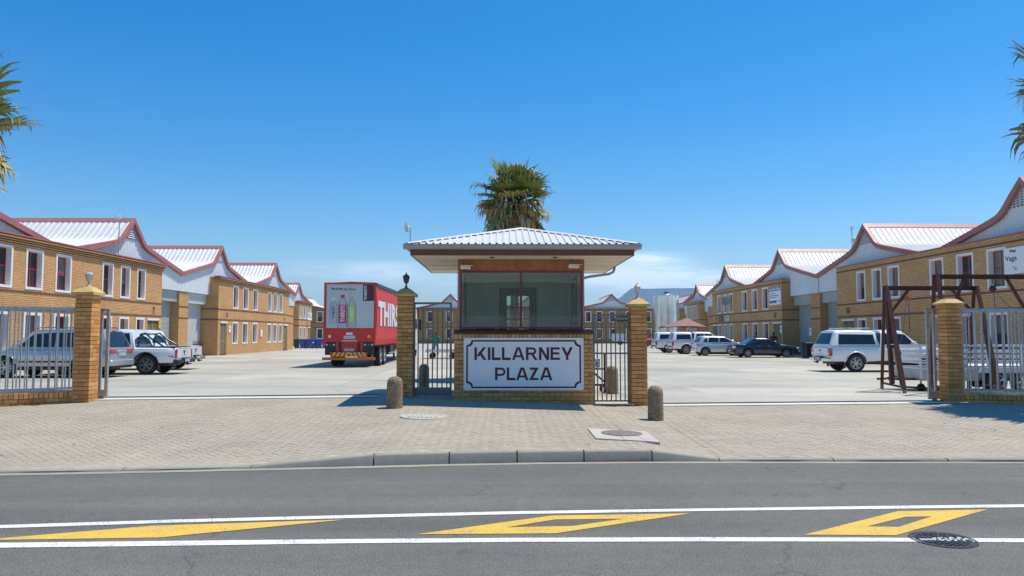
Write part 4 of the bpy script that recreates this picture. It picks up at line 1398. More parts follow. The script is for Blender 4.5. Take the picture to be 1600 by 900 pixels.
# corner posts + frame
fr = 0.045
fx0, fx1 = ux0 + 0.03, ux1 - 0.02
fz0, fz1 = zs + 0.115, zh
mb = MB(); mb.box(ux0, fx0, uy0 - 0.005, uy0 + 0.06, zs + 0.09, fz1); mb.build('corner_post', 'gutter_grey', K)
mb = MB(); mb.box(fx1, ux1, uy0 - 0.005, uy0 + 0.06, zs + 0.09, fz1); mb.build('corner_post', 'gutter_grey', K)
fm = AX(814, uy0)
fw = link('window_frame', MB().box(fx0, fx1, uy0 - 0.02, uy0 + 0.03, fz0, fz0 + fr).box(fx0, fx1, uy0 - 0.02, uy0 + 0.03, fz1 - fr, fz1).box(fx0, fx0 + fr, uy0 - 0.02, uy0 + 0.03, fz0 + fr, fz1 - fr)
    .box(fx1 - fr, fx1, uy0 - 0.02, uy0 + 0.03, fz0 + fr, fz1 - fr).box(fm - 0.025, fm + 0.025, uy0 - 0.018, uy0 + 0.028, fz0 + fr, fz1 - fr).mesh('window_frame', 'maroon_frame'), K)
for a, b_ in ((fx0 + fr, fm - 0.025), (fm + 0.025, fx1 - fr)):
    MB().box(a, b_, uy0 + 0.0, uy0 + 0.006, fz0 + fr, fz1 - fr).build('pane', 'clear_glass', fw)
# rear door with glazing, seen through the panes
dr_ = link('door', None, K)
dw = dx1 - dx0
q = MB()
for (x0, x1, z0, z1) in ((dx0 - 0.12, dx0 + 0.06, 1.0, 2.75), (dx1 - 0.03, dx1 + 0.14, 1.0, 2.75), (dx0 + 0.06, dx1 - 0.03, 2.55, 2.75), (dx0 + 0.06, dx1 - 0.03, 1.0, 1.72)):
    q.box(x0, x1, uy1 - t_ - 0.03, uy1 - t_ + 0.01, z0, z1)
q.build('door_frame', 'door_brown', dr_)
for z in (1.99, 2.27):
    MB().box(dx0 + 0.06, dx1 - 0.03, uy1 - t_ - 0.02, uy1 - t_ + 0.0, z - 0.016, z + 0.016).build('glazing_bar', 'door_brown', dr_)
MB().box(dx0 + 0.06, dx1 - 0.03, uy1 - t_ - 0.012, uy1 - t_ - 0.008, 1.72, 2.55).build('pane', 'clear_glass', dr_)
# desk clutter silhouettes inside
MB().box(ux0 + 0.3, ux0 + 0.75, uy1 - 0.5, uy1 - 0.2, zs, zs + 0.16).build('desk_tray', 'door_brown', K)

# roof: four ribbed planes, hips, gutters, fascia, soffit
ex0, ex1, ey0, ey1 = -1.93, 2.69, 14.60, 19.07
zc_, za = 3.405, 4.02
ax_, ay_ = (ex0 + ex1) / 2 + 0.03, (ey0 + ey1) / 2
RF = link('roof', None, K)
def roof_plane(side):
    """trapezoid ribs running from eave to hip"""
    mb = MB()
    if side in ('front', 'back'):
        n = 33; span = ex1 - ex0
    else:
        n = 32; span = ey1 - ey0
    p = span / n
    def pt(s_, h):   # s_ along the eave 0..span ; returns eave point and hip point
        if side == 'front': e = Vector((ex0 + s_, ey0, zc_)); ap = Vector((ax_, ay_, za)); c0, c1 = Vector((ex0, ey0, zc_)), Vector((ex1, ey0, zc_)); mid = ax_ - ex0
        elif side == 'back': e = Vector((ex0 + s_, ey1, zc_)); ap = Vector((ax_, ay_, za)); mid = ax_ - ex0
        elif side == 'left': e = Vector((ex0, ey0 + s_, zc_)); ap = Vector((ax_, ay_, za)); mid = ay_ - ey0
        else: e = Vector((ex1, ey0 + s_, zc_)); ap = Vector((ax_, ay_, za)); mid = ay_ - ey0
        k = s_ / mid if s_ <= mid else (span - s_) / (span - mid)
        k = max(0.0, min(1.0, k))
        if side in ('front', 'back'): top = Vector((e.x, e.y + (ay_ - e.y) * k, zc_ + (za - zc_) * k))
        else: top = Vector((e.x + (ax_ - e.x) * k, e.y, zc_ + (za - zc_) * k))
        up = Vector((0, 0, h))
        return e + up, top + up
    pat = [(0.0, 0.0), (0.62, 0.0), (0.70, 0.028), (0.92, 0.028), (1.0, 0.0)]
    prev = None
    for i in range(n):
        for (f_, h) in pat[:-1] if i < n - 1 else pat:
            a, b_ = pt((i + f_) * p, h)
            k = len(mb.v); mb.v += [tuple(a), tuple(b_)]
            if k >= 2: mb.f.append((k - 2, k, k + 1, k - 1)); mb.mi.append(0)
    mb.build('roof_panel', 'roof_rib_white', RF)
for s_ in ('front', 'back', 'left', 'right'): roof_plane(s_)
for (cx_, cy_) in ((ex0, ey0), (ex1, ey0), (ex0, ey1), (ex1, ey1)):
    a = Vector((cx_, cy_, zc_ + 0.035)); b_ = Vector((ax_, ay_, za + 0.035))
    d = (b_ - a).normalized(); sd_ = d.cross(Vector((0, 0, 1))).normalized() * 0.085
    drop = Vector((0, 0, -0.028))
    mb = MB(); mb.add([a - sd_ + drop, a, a + sd_ + drop, b_ - sd_ + drop, b_ + Vector((0, 0, 0.012)), b_ + sd_ + drop], [(0, 1, 4, 3), (1, 2, 5, 4)])
    mb.build('hip_cap', 'roof_rib_white', RF)
# fascia boards
fx_0, fx_1, fy_0, fy_1 = ex0 + 0.07, ex1 - 0.08, ey0 + 0.07, ey1 - 0.07
zf0, zf1 = 3.185, 3.37
for nm, (x0, x1, y0, y1) in {'f': (fx_0, fx_1, fy_0, fy_0 + 0.03), 'b': (fx_0, fx_1, fy_1 - 0.03, fy_1), 'l': (fx_0, fx_0 + 0.03, fy_0 + 0.03, fy_1 - 0.03), 'r': (fx_1 - 0.03, fx_1, fy_0 + 0.03, fy_1 - 0.03)}.items():
    MB().box(x0, x1, y0, y1, zf0, zf1).build('fascia_board', 'wood_fascia', RF)
# gutters
g0, g1 = 3.30, 3.40
gp = [(0.0, g1), (0.0, g0 + 0.02), (-0.03, g0), (-0.09, g0 + 0.015), (-0.125, g0 + 0.06), (-0.13, g1), (-0.12, g1), (-0.115, g0 + 0.06), (-0.085, g0 + 0.03), (-0.01, g0 + 0.03), (-0.01, g1)]
MB().prism([(fy_0 + a, b_) for a, b_ in gp], fx_0 - 0.13, fx_1 + 0.13, 'YZ').build('gutter', 'gutter_grey', RF, fix=True)
MB().prism([(fy_1 - a, b_) for a, b_ in gp], fx_0 - 0.13, fx_1 + 0.13, 'YZ').build('gutter', 'gutter_grey', RF, fix=True)
MB().prism([(fx_0 + a, b_) for a, b_ in gp], fy_0 + 0.0, fy_1, 'XZ').build('gutter', 'gutter_grey', RF, fix=True)
MB().prism([(fx_1 - a, b_) for a, b_ in gp], fy_0 + 0.0, fy_1, 'XZ').build('gutter', 'gutter_grey', RF, fix=True)
# soffit in separate boards with cover strips
sx0, sx1, sy0, sy1 = fx_0 + 0.03, fx_1 - 0.03, fy_0 + 0.03, fy_1 - 0.03
ys_ = [sy0, uy0 - 0.25, uy0 + 0.35, uy0 + 1.4, uy0 + 2.45, sy1]
for a, b_ in zip(ys_[:-1], ys_[1:]):
    MB().box(sx0, sx1, a + 0.008, b_ - 0.008, zf0 + 0.006, zf0 + 0.016).build('soffit_board', 'soffit', RF)
for y in ys_[1:-1]:
    MB().box(sx0, sx1, y - 0.018, y + 0.018, zf0 - 0.002, zf0 + 0.004).build('cover_strip', 'soffit', RF)
for px in (769, 868):
    MB().lathe([(0.045, -0.012), (0.05, 0.0), (0.03, 0.004), (0.0, 0.004)], 16, (AX(px, 15.0), 15.0, zf0 - 0.006)).build('downlight', 'plastic_black', RF)
# downpipe from the right gutter back to the wall
x_ = fx_1 + 0.04
MB().tube([(x_, 17.6, 3.31), (x_, 17.6, 3.18), (x_ - 0.03, 17.6, 3.10), (x_ - 0.14, 17.58, 3.05), (ux1 + 0.35, 17.5, 2.98), (ux1 + 0.06, 17.4, 2.90), (ux1 + 0.045, 17.4, 2.8), (ux1 + 0.045, 17.4, 1.7)], 0.032, 10).build('downpipe', 'gutter_grey', K, smooth=50)

# sign board
sx_0, sx_1 = AX(724.7, by0), AX(911.5, by0)
sw, shh = sx_1 - sx_0, 1.075
zc2 = at(818, 568.8, by0 - 0.03).z
SG = thing('name_board', 'large white name board with maroon lettering on the brick front of the guard house', 'sign', ((sx_0 + sx_1) / 2, by0 - 0.005, zc2), 0)
MB().bevbox(-sw / 2, sw / 2, -0.025, 0.0, -shh / 2, shh / 2, 0.004).build('board', 'sign_white', SG)
# border with scooped corners
def border(hw, hh, r, t):
    pts = []
    for (cx_, cy_, a0) in ((hw, hh, 270), (-hw, hh, 360), (-hw, -hh, 90), (hw, -hh, 180)):
        pass
    out = []
    def arc(cx_, cy_, r_, a0, a1, n=8):
        return [(cx_ + r_ * math.cos(R(a0 + (a1 - a0) * k / n)), cy_ + r_ * math.sin(R(a0 + (a1 - a0) * k / n))) for k in range(n + 1)]
    out += arc(hw, hh, r, 270, 180); out += arc(-hw, hh, r, 360, 270)
    out += arc(-hw, -hh, r, 90, 0); out += arc(hw, -hh, r, 180, 90)
    return out
o_ = border(sw / 2 - 0.055, shh / 2 - 0.045, 0.105, 0); i_ = border(sw / 2 - 0.088, shh / 2 - 0.078, 0.105, 0)
n = len(o_)
mb = MB(); mb.add([(a, -0.029, b_) for a, b_ in o_] + [(a, -0.029, b_) for a, b_ in i_], [(k, (k + 1) % n, n + (k + 1) % n, n + k) for k in range(n)])
mb.build('printed_border', 'sign_maroon', SG)
T_ = 0.20
def stroke(mb, path, z, t=T_):
    """flat stroke of even width along a path, mitred at the bends"""
    P = [Vector((a, b_)) for a, b_ in path]; vs = []
    for i, p in enumerate(P):
        d0 = (p - P[i - 1]).normalized() if i else (P[1] - p).normalized()
        d1 = (P[i + 1] - p).normalized() if i < len(P) - 1 else d0
        n0 = Vector((-d0.y, d0.x)); n1 = Vector((-d1.y, d1.x)); m = (n0 + n1).normalized()
        k = t / 2 / max(0.35, m.dot(n0))
        vs += [(p.x + m.x * k, -z, p.y + m.y * k), (p.x - m.x * k, -z, p.y - m.y * k)]
    mb.add(vs, [(2 * i, 2 * i + 1, 2 * i + 3, 2 * i + 2) for i in range(len(P) - 1)])
def bowl(x0, x1, y0, y1):
    r = (y1 - y0) / 2; c = (y0 + y1) / 2
    return [(x0, y1)] + [(x1 - r + r * math.sin(PI * k / 10), c + r * math.cos(PI * k / 10)) for k in range(11)] + [(x0, y0)]
h_ = T_ / 2
def slanted(mb, xb, xt, z, y0=0.0, y1=1.0, t=0.20):
    mb.add([(xb - t / 2, -z, y0), (xb + t / 2, -z, y0), (xt + t / 2, -z, y1), (xt - t / 2, -z, y1)], [(0, 1, 2, 3)])
def glyph(c):
    mb = MB()
    if c in 'KLRNEP': stroke(mb, [(h_, 0), (h_, 1)], 0.0)
    if c == 'I': stroke(mb, [(h_, 0), (h_, 1)], 0.0); w_ = T_
    elif c == 'K': slanted(mb, 0.28, 0.80, 0.0004, 0.30, 1.0, 0.24); slanted(mb, 0.84, 0.42, 0.0008, 0.0, 0.62, 0.24); w_ = 0.96
    elif c == 'L': stroke(mb, [(T_, h_ * 0.95), (0.70, h_ * 0.95)], 0.0004); w_ = 0.70
    elif c == 'A':
        slanted(mb, 0.10, 0.455, 0.0); slanted(mb, 0.90, 0.545, 0.0004); stroke(mb, [(0.24, 0.30), (0.76, 0.30)], 0.0008, 0.155); w_ = 1.0
    elif c == 'R': stroke(mb, bowl(T_, 0.74, 0.50, 1 - h_ * 0.95), 0.0004, 0.16); slanted(mb, 0.82, 0.50, 0.0008, 0.0, 0.46, 0.22); w_ = 0.93
    elif c == 'N': slanted(mb, 0.70, 0.11, 0.0004, 0, 1, 0.22); stroke(mb, [(0.81 - h_, 0), (0.81 - h_, 1)], 0.0008); w_ = 0.81
    elif c == 'E':
        for k, (y, e) in enumerate(((h_ * 0.95, 0.76), (0.52, 0.71), (1 - h_ * 0.95, 0.74))): stroke(mb, [(T_, y), (e, y)], 0.0004 + 0.0002 * k, 0.165)
        w_ = 0.76
    elif c == 'Y': stroke(mb, [(0.46, 0), (0.46, 0.45)], 0.0); slanted(mb, 0.42, 0.12, 0.0004, 0.38, 1.0, 0.23); slanted(mb, 0.50, 0.80, 0.0008, 0.38, 1.0, 0.23); w_ = 0.92
    elif c == 'P': stroke(mb, bowl(T_, 0.76, 0.42, 1 - h_ * 0.95), 0.0004, 0.165); w_ = 0.84
    elif c == 'Z': stroke(mb, [(0.05, 1 - h_ * 0.95), (0.74, 1 - h_ * 0.95)], 0.0, 0.165); stroke(mb, [(0.02, h_ * 0.95), (0.76, h_ * 0.95)], 0.0004, 0.165); slanted(mb, 0.14, 0.63, 0.0008, 0.05, 0.95, 0.24); w_ = 0.78
    return mb, w_
for body, cz, wpx in (('KILLARNEY', at(818, 552.5, by0).z - zc2, 153), ('PLAZA', at(818, 584, by0).z - zc2, 89)):
    G_ = [(c_, *glyph(c_)) for c_ in body]; gap = 0.11
    tot = sum(g_[2] for g_ in G_) + gap * (len(G_) - 1)
    if body == 'PLAZA': tot -= 0.10
    H_ = 0.262; kx_ = (wpx * by0 / F) / tot
    u = -wpx * by0 / F / 2
    for c_, mb, w_ in G_:
        mb.v = [(a * kx_, b_, d * H_) for a, b_, d in mb.v]
        link('letter', mb.mesh('letter', 'sign_maroon'), SG, (u, -0.0285, cz - H_ / 2))
        u += (w_ + gap - (0.05 if body == 'PLAZA' and c_ in 'LA' else 0)) * kx_
for a in (-1, -0.34, 0.34, 1):
    for b_ in (-1, 1):
        MB().lathe([(0.008, 0), (0.006, -0.004), (0, -0.004)], 8, (a * (sw / 2 - 0.02), -0.026, b_ * (shh / 2 - 0.018)), 'Y').build('screw', 'galvanised', SG)

# cameras under the soffit
def camera_thing(label, px, py, flip):
    p = at(px, py, 15.36)
    t = thing('security_camera', label, 'security camera', (p.x, p.y, p.z), 0, 'security cameras over the guard house window')
    MB().lathe([(0.0, -0.10), (0.034, -0.10), (0.036, -0.06), (0.036, 0.085), (0.0, 0.085)], 14, (0.02, 0, 0), 'X').build('camera_body', 'plastic_white', t, smooth=40)
    MB().prism([(-0.10, 0.030), (0.135, 0.034), (0.15, 0.048), (-0.10, 0.046)], -0.042, 0.042, 'XZ').build('sun_shield', 'plastic_white', t, fix=True)
    MB().lathe([(0.031, 0.0), (0.031, 0.012), (0.0, 0.012)], 14, (0.105, 0, 0), 'X').build('camera_lens', 'plastic_black', t)
    MB().lathe([(0.0, -0.03), (0.042, -0.02), (0.046, 0.01), (0.03, 0.03), (0.0, 0.03)], 12, (-0.085, 0.0, 0.0), 'Y').build('camera_joint', 'plastic_white', t, smooth=50)
    MB().tube([(-0.06, 0.0, 0.03), (-0.062, 0.01, 0.08), (-0.06, 0.02, zf0 - p.z)], 0.007, 6).build('bracket', 'plastic_black', t)
    t.rotation_euler = (0, R(4), R(-12))
camera_thing('white security camera at the left end of the guard house header', 728.5, 418, 1)
camera_thing('white security camera at the right end of the guard house header', 897.5, 416.5, 1)

# small dish on a pole behind the left eave
p = at(641, 379, 18.2)
T = thing('wireless_dish', 'white wireless dish on a thin pole above the left eave of the guard house', 'antenna', (p.x, p.y, p.z - 0.12), 0)
MB().tube([(0, 0, 0), (0, 0, 0.53)], 0.013, 8).build('pole', 'galvanised', T, smooth=50)
MB().tube([(0, 0, 0.50), (-0.04, -0.02, 0.50)], 0.02, 8).build('clamp', 'plastic_white', T)
d_ = MB().lathe([(0.0, 0.0), (0.05, 0.006), (0.10, 0.028), (0.125, 0.05), (0.12, 0.055), (0.09, 0.034), (0.0, 0.014)], 20, (0, 0, 0), 'X').build('dish', 'plastic_white', T, smooth=50)
d_.location = (-0.05, -0.02, 0.50); d_.rotation_euler = (0, R(170), R(30))
MB().tube([(-0.06, -0.02, 0.42), (-0.02, -0.01, 0.37), (0.0, -0.015, 0.36)], 0.004, 5).build('cable', 'plastic_black', T)

# warehouse across the street: what the guard house glass mirrors
T = thing('street_warehouse', 'long corrugated steel warehouse across the street behind the photographer', 'warehouse', (0, -20, 0), PI)
mb = MB(); corrugated(mb, -40, 40, lambda u: 2.9, lambda u: 5.2, 0.0, 0.18, 0.03); mb.build('wall_cladding', 'street_clad', T)
MB().box(-40, 40, -0.02, 0.2, 0, 2.9).build('wall', 'roller_pale', T)
mb = MB()
for i in range(400):
    u = -40 + i * 0.2
    mb.add([(u, 0.0, 5.2), (u + 0.13, 0.0, 5.2), (u + 0.13, 16, 8.6), (u, 16, 8.6), (u + 0.15, 0, 5.26), (u + 0.18, 0, 5.26), (u + 0.18, 16, 8.66), (u + 0.15, 16, 8.66), (u + 0.2, 0, 5.2), (u + 0.2, 16, 8.6)],
           [(0, 1, 2, 3), (1, 4, 7, 2), (4, 5, 6, 7), (5, 8, 9, 6)])
mb.build('roof', 'street_clad', T)

# ================================================================== VEHICLES
FT = [0.0, 0.05, 0.18, 0.55, 0.72, 0.80, 0.93, 1.0]
FW = [0.90, 0.965, 0.995, 1.0, 0.995, 0.975, 0.955, 0.91]
class Car:
    def __init__(s, L, W, deck, gh, wheels, Rw, sill=0.42, taper=(0.86, 0.82), lean=0.30, under=None):
        s.L, s.W, s.deck, s.gh, s.wheels, s.Rw, s.sill, s.taper, s.lean = L, W, deck, gh, wheels, Rw, sill, taper, lean
    def w(s, x):
        t0, t1 = s.taper; L = s.L
        return s.W * interp(x, [0, 0.06, 0.22, 0.6, L - 1.0, L - 0.4, L - 0.12, L], [t0, t0 + 0.05, 0.97, 1, 1, 0.96, t1 + 0.04, t1])
    def zd(s, x): return interp(x, [p[0] for p in s.deck], [p[1] for p in s.deck])
    def zs(s, x):
        z = s.sill + interp(x, [0, 0.25, s.L - 0.35, s.L], [0.06, 0, 0, 0.04])
        ra = s.Rw + 0.085
        for c in s.wheels:
            d = abs(x - c)
            if d < ra: z = max(z, s.Rw + math.sqrt(ra * ra - d * d))
        return z
    def hw(s, x, z):
        zb, zt = s.sill, s.zd(x)
        f = max(0, min(1, (z - zb) / max(0.05, zt - zb)))
        return s.w(x) * interp(f, FT, FW)
    def hg(s, x, z, zd=None):
        zd = s.zd(x) if zd is None else zd
        return s.w(min(max(x, 0.5), s.L - 1.2)) * 0.955 - max(0, z - zd) * s.lean
    def body(s):
        mb = MB()
        xs = set(np.round(np.linspace(0, s.L, 44), 3)) | {0.03, 0.08, s.L - 0.03, s.L - 0.08}
        ra = s.Rw + 0.085
        for c in s.wheels:
            for k in range(19):
                xs.add(round(c - ra * math.cos(PI * k / 18), 3))
            xs.add(round(c - ra - 0.004, 3)); xs.add(round(c + ra + 0.004, 3))
        xs = sorted(x for x in xs if 0 <= x <= s.L)
        rings = []
        for x in xs:
            zb, zt = s.zs(x), s.zd(x)
            e = min(x, s.L - x); rnd = 0.05 * max(0, 1 - e / 0.08)
            r = [(0, zb)]
            for f in FT:
                z = max(zb, s.sill + (zt - rnd - s.sill) * f)
                r.append((s.hw(x, z) * (1 if f < 1 else 0.985), z))
            r += [(s.w(x) * 0.6, zt - rnd + 0.018), (0, zt - rnd + 0.028)]
            rings.append((x, r))
        s._loft(mb, rings)
        return mb
    def _loft(s, mb, rings):
        m = len(rings[0][1]); o = len(mb.v); full = 2 * m - 2
        for x, r in rings:
            for (y, z) in r: mb.v.append((x, y, z))
            for (y, z) in reversed(r[1:-1]): mb.v.append((x, -y, z))
        for i in range(len(rings) - 1):
            for j in range(full):
                a = o + i * full; b_ = a + full
                mb.f.append((a + j, a + (j + 1) % full, b_ + (j + 1) % full, b_ + j)); mb.mi.append(0)
        mb.f.append(tuple(o + j for j in range(full))); mb.mi.append(0)
        k = o + (len(rings) - 1) * full
        mb.f.append(tuple(reversed([k + j for j in range(full)]))); mb.mi.append(0)
    def house(s, g):
        """cabin or canopy: g = (rear base x, rear top x, front top x, front base x, roof z)"""
        mb = MB(); a, b_, c, d, zr = g
        zl = lambda x: interp(x, [a, b_, b_ + 0.12, (b_ + c) / 2, c - 0.15, c, d], [s.zd(a), zr - 0.05, zr - 0.015, zr, zr - 0.02, zr - 0.055, s.zd(d)])
        xs = sorted(set([a, b_, b_ + 0.06, b_ + 0.12, c - 0.15, c - 0.07, c, d] + list(np.linspace(a, d, 22))))
        rings = []
        for x in xs:
            zd = s.zd(x) - 0.03; zt = max(zl(x), zd + 0.012)
            yt = s.hg(x, zt, zd + 0.03)
            y0 = s.hg(x, zd, zd + 0.03)
            rr_ = min(0.09, (zt - zd) * 0.3)
            r = [(0, zd), (y0, zd), (s.hg(x, zt - rr_, zd + 0.03), zt - rr_), (yt - 0.025, zt - rr_ * 0.35), (yt - 0.10, zt), (yt * 0.5, zt + 0.022 * min(1, (zt - zd) * 3)), (0, zt + 0.03 * min(1, (zt - zd) * 3))]
            rings.append((x, r))
        s._loft(mb, rings)
        return mb
    def side_panel(s, poly, side, off, thick=0.012, house=True):
        """polygon in (x, z) laid on the side surface"""
        mb = MB(); n = len(poly)
        vs = []
        for q in (off, off - thick):
            for (x, z) in poly:
                y = (s.hg(x, z) if house else s.hw(x, z)) + q
                vs.append((x, side * y, z))
        mb.add(vs, [tuple(range(n)), tuple(reversed(range(n, 2 * n)))] + [(i, (i + 1) % n, n + (i + 1) % n, n + i) for i in range(n)])
        return mb
    def end_glass(s, x0, x1, z0, z1, inset, off=0.008, zd=None):
        """screen between base (x0, z0) and top (x1, z1)"""
        sg = 1 if x0 > x1 else -1
        mb = MB(); L = math.hypot(x1 - x0, z1 - z0)
        nx, nz_ = sg * (z1 - z0) / L * off, abs(x1 - x0) / L * off
        pts = []
        for t in (0, 0.5, 1):
            x, z = lerp(x0, x1, t), lerp(z0, z1, t)
            y = s.hg(x, z, s.zd(x0)) - inset
            for f in (-1, -0.6, 0, 0.6, 1):
                bow = (1 - f * f) * 0.015
                pts.append((x + nx + sg * bow, y * f, z + nz_))
        mb.add(pts, [(5 * i + j, 5 * i + j + 1, 5 * i + j + 6, 5 * i + j + 5) for i in range(2) for j in range(4)])
        return mb

_wh = {}
def wheel_parts(Rw, Ww, style):
    k = (Rw, Ww, style)
    if k in _wh: return _wh[k]
    t = MB(); h = Ww / 2; ri = Rw * 0.66
    t.lathe([(ri, -h * 0.8), (Rw * 0.90, -h), (Rw * 0.97, -h * 0.8), (Rw, -h * 0.4), (Rw, h * 0.4), (Rw * 0.97, h * 0.8), (Rw * 0.90, h), (ri, h * 0.8)], 28, (0, 0, 0), 'Y', cap=False)
    for i in range(28):
        a = 2 * PI * i / 28
        t.bar((math.cos(a) * (Rw - 0.003), -h * 0.75, math.sin(a) * (Rw - 0.003)), (math.cos(a) * (Rw - 0.003), h * 0.75, math.sin(a) * (Rw - 0.003)), 0.02, 0.014, (math.cos(a), 0, math.sin(a)))
    r = MB()
    r.lathe([(ri, h * 0.82), (ri * 0.93, h * 0.86), (ri * 0.90, h * 0.55)], 24, (0, 0, 0), 'Y', cap=False)
    ns = {'six': 6, 'five': 5, 'ten': 10}[style]
    for i in range(ns):
        a = 2 * PI * i / ns
        d = Vector((math.cos(a), 0, math.sin(a))); pz = Vector((-math.sin(a), 0, math.cos(a)))
        w0, w1 = (0.045, 0.035) if ns < 8 else (0.02, 0.016)
        y0, y1 = h * 0.72, h * 0.80
        for sgn in ((-1, 1) if ns == 6 else (0,)):
            c0 = d * 0.04; c1 = d * ri * 0.93 + pz * sgn * 0.045
            r.bar(tuple(c0 + Vector((0, y0, 0))), tuple(c1 + Vector((0, y1, 0))), w0 if not sgn else 0.024, 0.02, (0, 1, 0))
    r.lathe([(0.0, h * 0.88), (0.05, h * 0.86), (0.06, h * 0.70), (0.06, h * 0.5)], 16, (0, 0, 0), 'Y')
    d_ = MB(); d_.lathe([(ri * 1.02, h * 0.45), (0.0, h * 0.42)], 20, (0, 0, 0), 'Y')
    _wh[k] = (t.mesh('tyre', 'tyre', 35), r.mesh('rim', 'alloy', 35), d_.mesh('brake_disc', 'plastic_black'), r.mesh('rim', 'alloy_dark', 35))
    return _wh[k]
def add_wheel(parent, x, y, Rw, Ww, style='six', dark=False):
    ty, ri, br, rid = wheel_parts(Rw, Ww, style)
    o = link('wheel', None, parent, (x, y, Rw))
    o.rotation_euler = (0, random.uniform(0, 1), 0 if y > 0 else PI)
    link('tyre', ty, o); link('rim', rid if dark else ri, o); link('brake_disc', br, o)

def make_car(name, label, cat, c, loc, rz, paint, body_mat=None, windows=(), screens=(), details=None, houses=None, Ww=0.23, style='six', dark=False, group='cars and pickups parked in the yard', flares=False, doors=(), handles=()):
    t = thing(name, label, cat, loc, rz, group)
    c.body().build('body', paint, t, smooth=38, fix=True)
    for i, g in enumerate(c.gh):
        nm = (houses or ['cabin'] * 9)[i]
        c.house(g).build(nm, paint, t, smooth=38, fix=True)
    MB().box(0.35, c.L - 0.4, -c.W * 0.62, c.W * 0.62, c.sill - 0.12, c.sill + 0.45).build('chassis', 'plastic_black', t)
    for poly in windows:
        for s_ in (1, -1):
            c.side_panel(poly, s_, 0.006).build('side_window', 'car_glass', t, fix=True)
    for nm, a in screens:
        c.end_glass(*a).build(nm, 'car_glass', t, smooth=60)
    for x in c.wheels:
        for s_ in (1, -1): add_wheel(t, x, s_ * (c.W - Ww / 2 - 0.02), c.Rw, Ww, style, dark)
        if flares:
            for s_ in (1, -1):
                ra = c.Rw + 0.09
                pts = []
                for k in range(17):
                    a = PI * (k / 16) ; px, pz = x + ra * math.cos(a) * 1.0, c.Rw + ra * math.sin(a)
                    pz = max(pz, c.sill - 0.02)
                    pts.append((px, s_ * (c.hw(px, pz) + 0.008), pz))
                MB().tube(pts, 0.026, 6).build('wheel_arch', flares, t, smooth=60)
    for (x, z0, z1) in doors:   # shut lines
        for s_ in (1, -1):
            mb = MB(); n = 6
            P = [(x, s_ * (c.hw(x, lerp(z0, z1, k / n)) + 0.0012), lerp(z0, z1, k / n)) for k in range(n + 1)]
            Q = [(p[0] + 0.012, p[1], p[2]) for p in P]
            mb.add(P + Q, [(k, k + 1, n + 2 + k, n + 1 + k) for k in range(n)])
            mb.build('door_gap', 'plastic_black', t)
    for (x, z) in handles:
        for s_ in (1, -1):
            y = c.hw(x, z)
            MB().bevbox(x - 0.09, x + 0.09, min(s_ * y, s_ * (y + 0.028)), max(s_ * y, s_ * (y + 0.028)), z - 0.016, z + 0.016).build('door_handle', paint, t)
    for s_ in (1, -1):
        g = c.gh[-1] if not houses or houses[-1] == 'cabin' else c.gh[0]
        xm = g[3] - 0.42; zm = c.zd(xm) + 0.12; y = c.hg(xm, zm)
        MB().bevbox(xm - 0.07, xm + 0.09, min(s_ * (y + 0.04), s_ * (y + 0.22)), max(s_ * (y + 0.04), s_ * (y + 0.22)), zm - 0.06, zm + 0.09, 0.02).build('wing_mirror', paint, t)
    if details: details(t, c)
    return t
def patch_side(t, c, nm, mat, poly, off=0.008, house=False):
    for s_ in (1, -1):
        c.side_panel(poly, s_, off, 0.02, house).build(nm, mat, t, fix=True)
def rear_patch(t, nm, mat, y0, y1, z0, z1, x=-0.012, d=0.03, b=0.006):
    return MB().bevbox(x, x + d, min(y0, y1), max(y0, y1), z0, z1, b).build(nm, mat, t)
def lamp_block(t, nm, mat, x0, x1, y0, y1, z0, z1):
    for s_ in (1, -1):
        MB().bevbox(x0, x1, min(s_ * y0, s_ * y1), max(s_ * y0, s_ * y1), z0, z1, 0.012).build(nm, mat, t)
def plate(t, x, y, z, L=0.5, mat='plate_white', n=7):
    p_ = MB().box(x - 0.006, x, y - L / 2, y + L / 2, z - 0.055, z + 0.055).build('number_plate', mat, t)
    m = MB(); rq = random.Random(int(z * 100))
    for i in range(n):
        u = y - L * 0.40 + i * L * 0.8 / (n - 1)
        if i == 2: continue
        m.box(x - 0.008, x - 0.006, u - 0.018, u + 0.018, z - 0.028, z + 0.03)
    m.build('plate_marks', 'sign_blue', p_, kind='stuff')

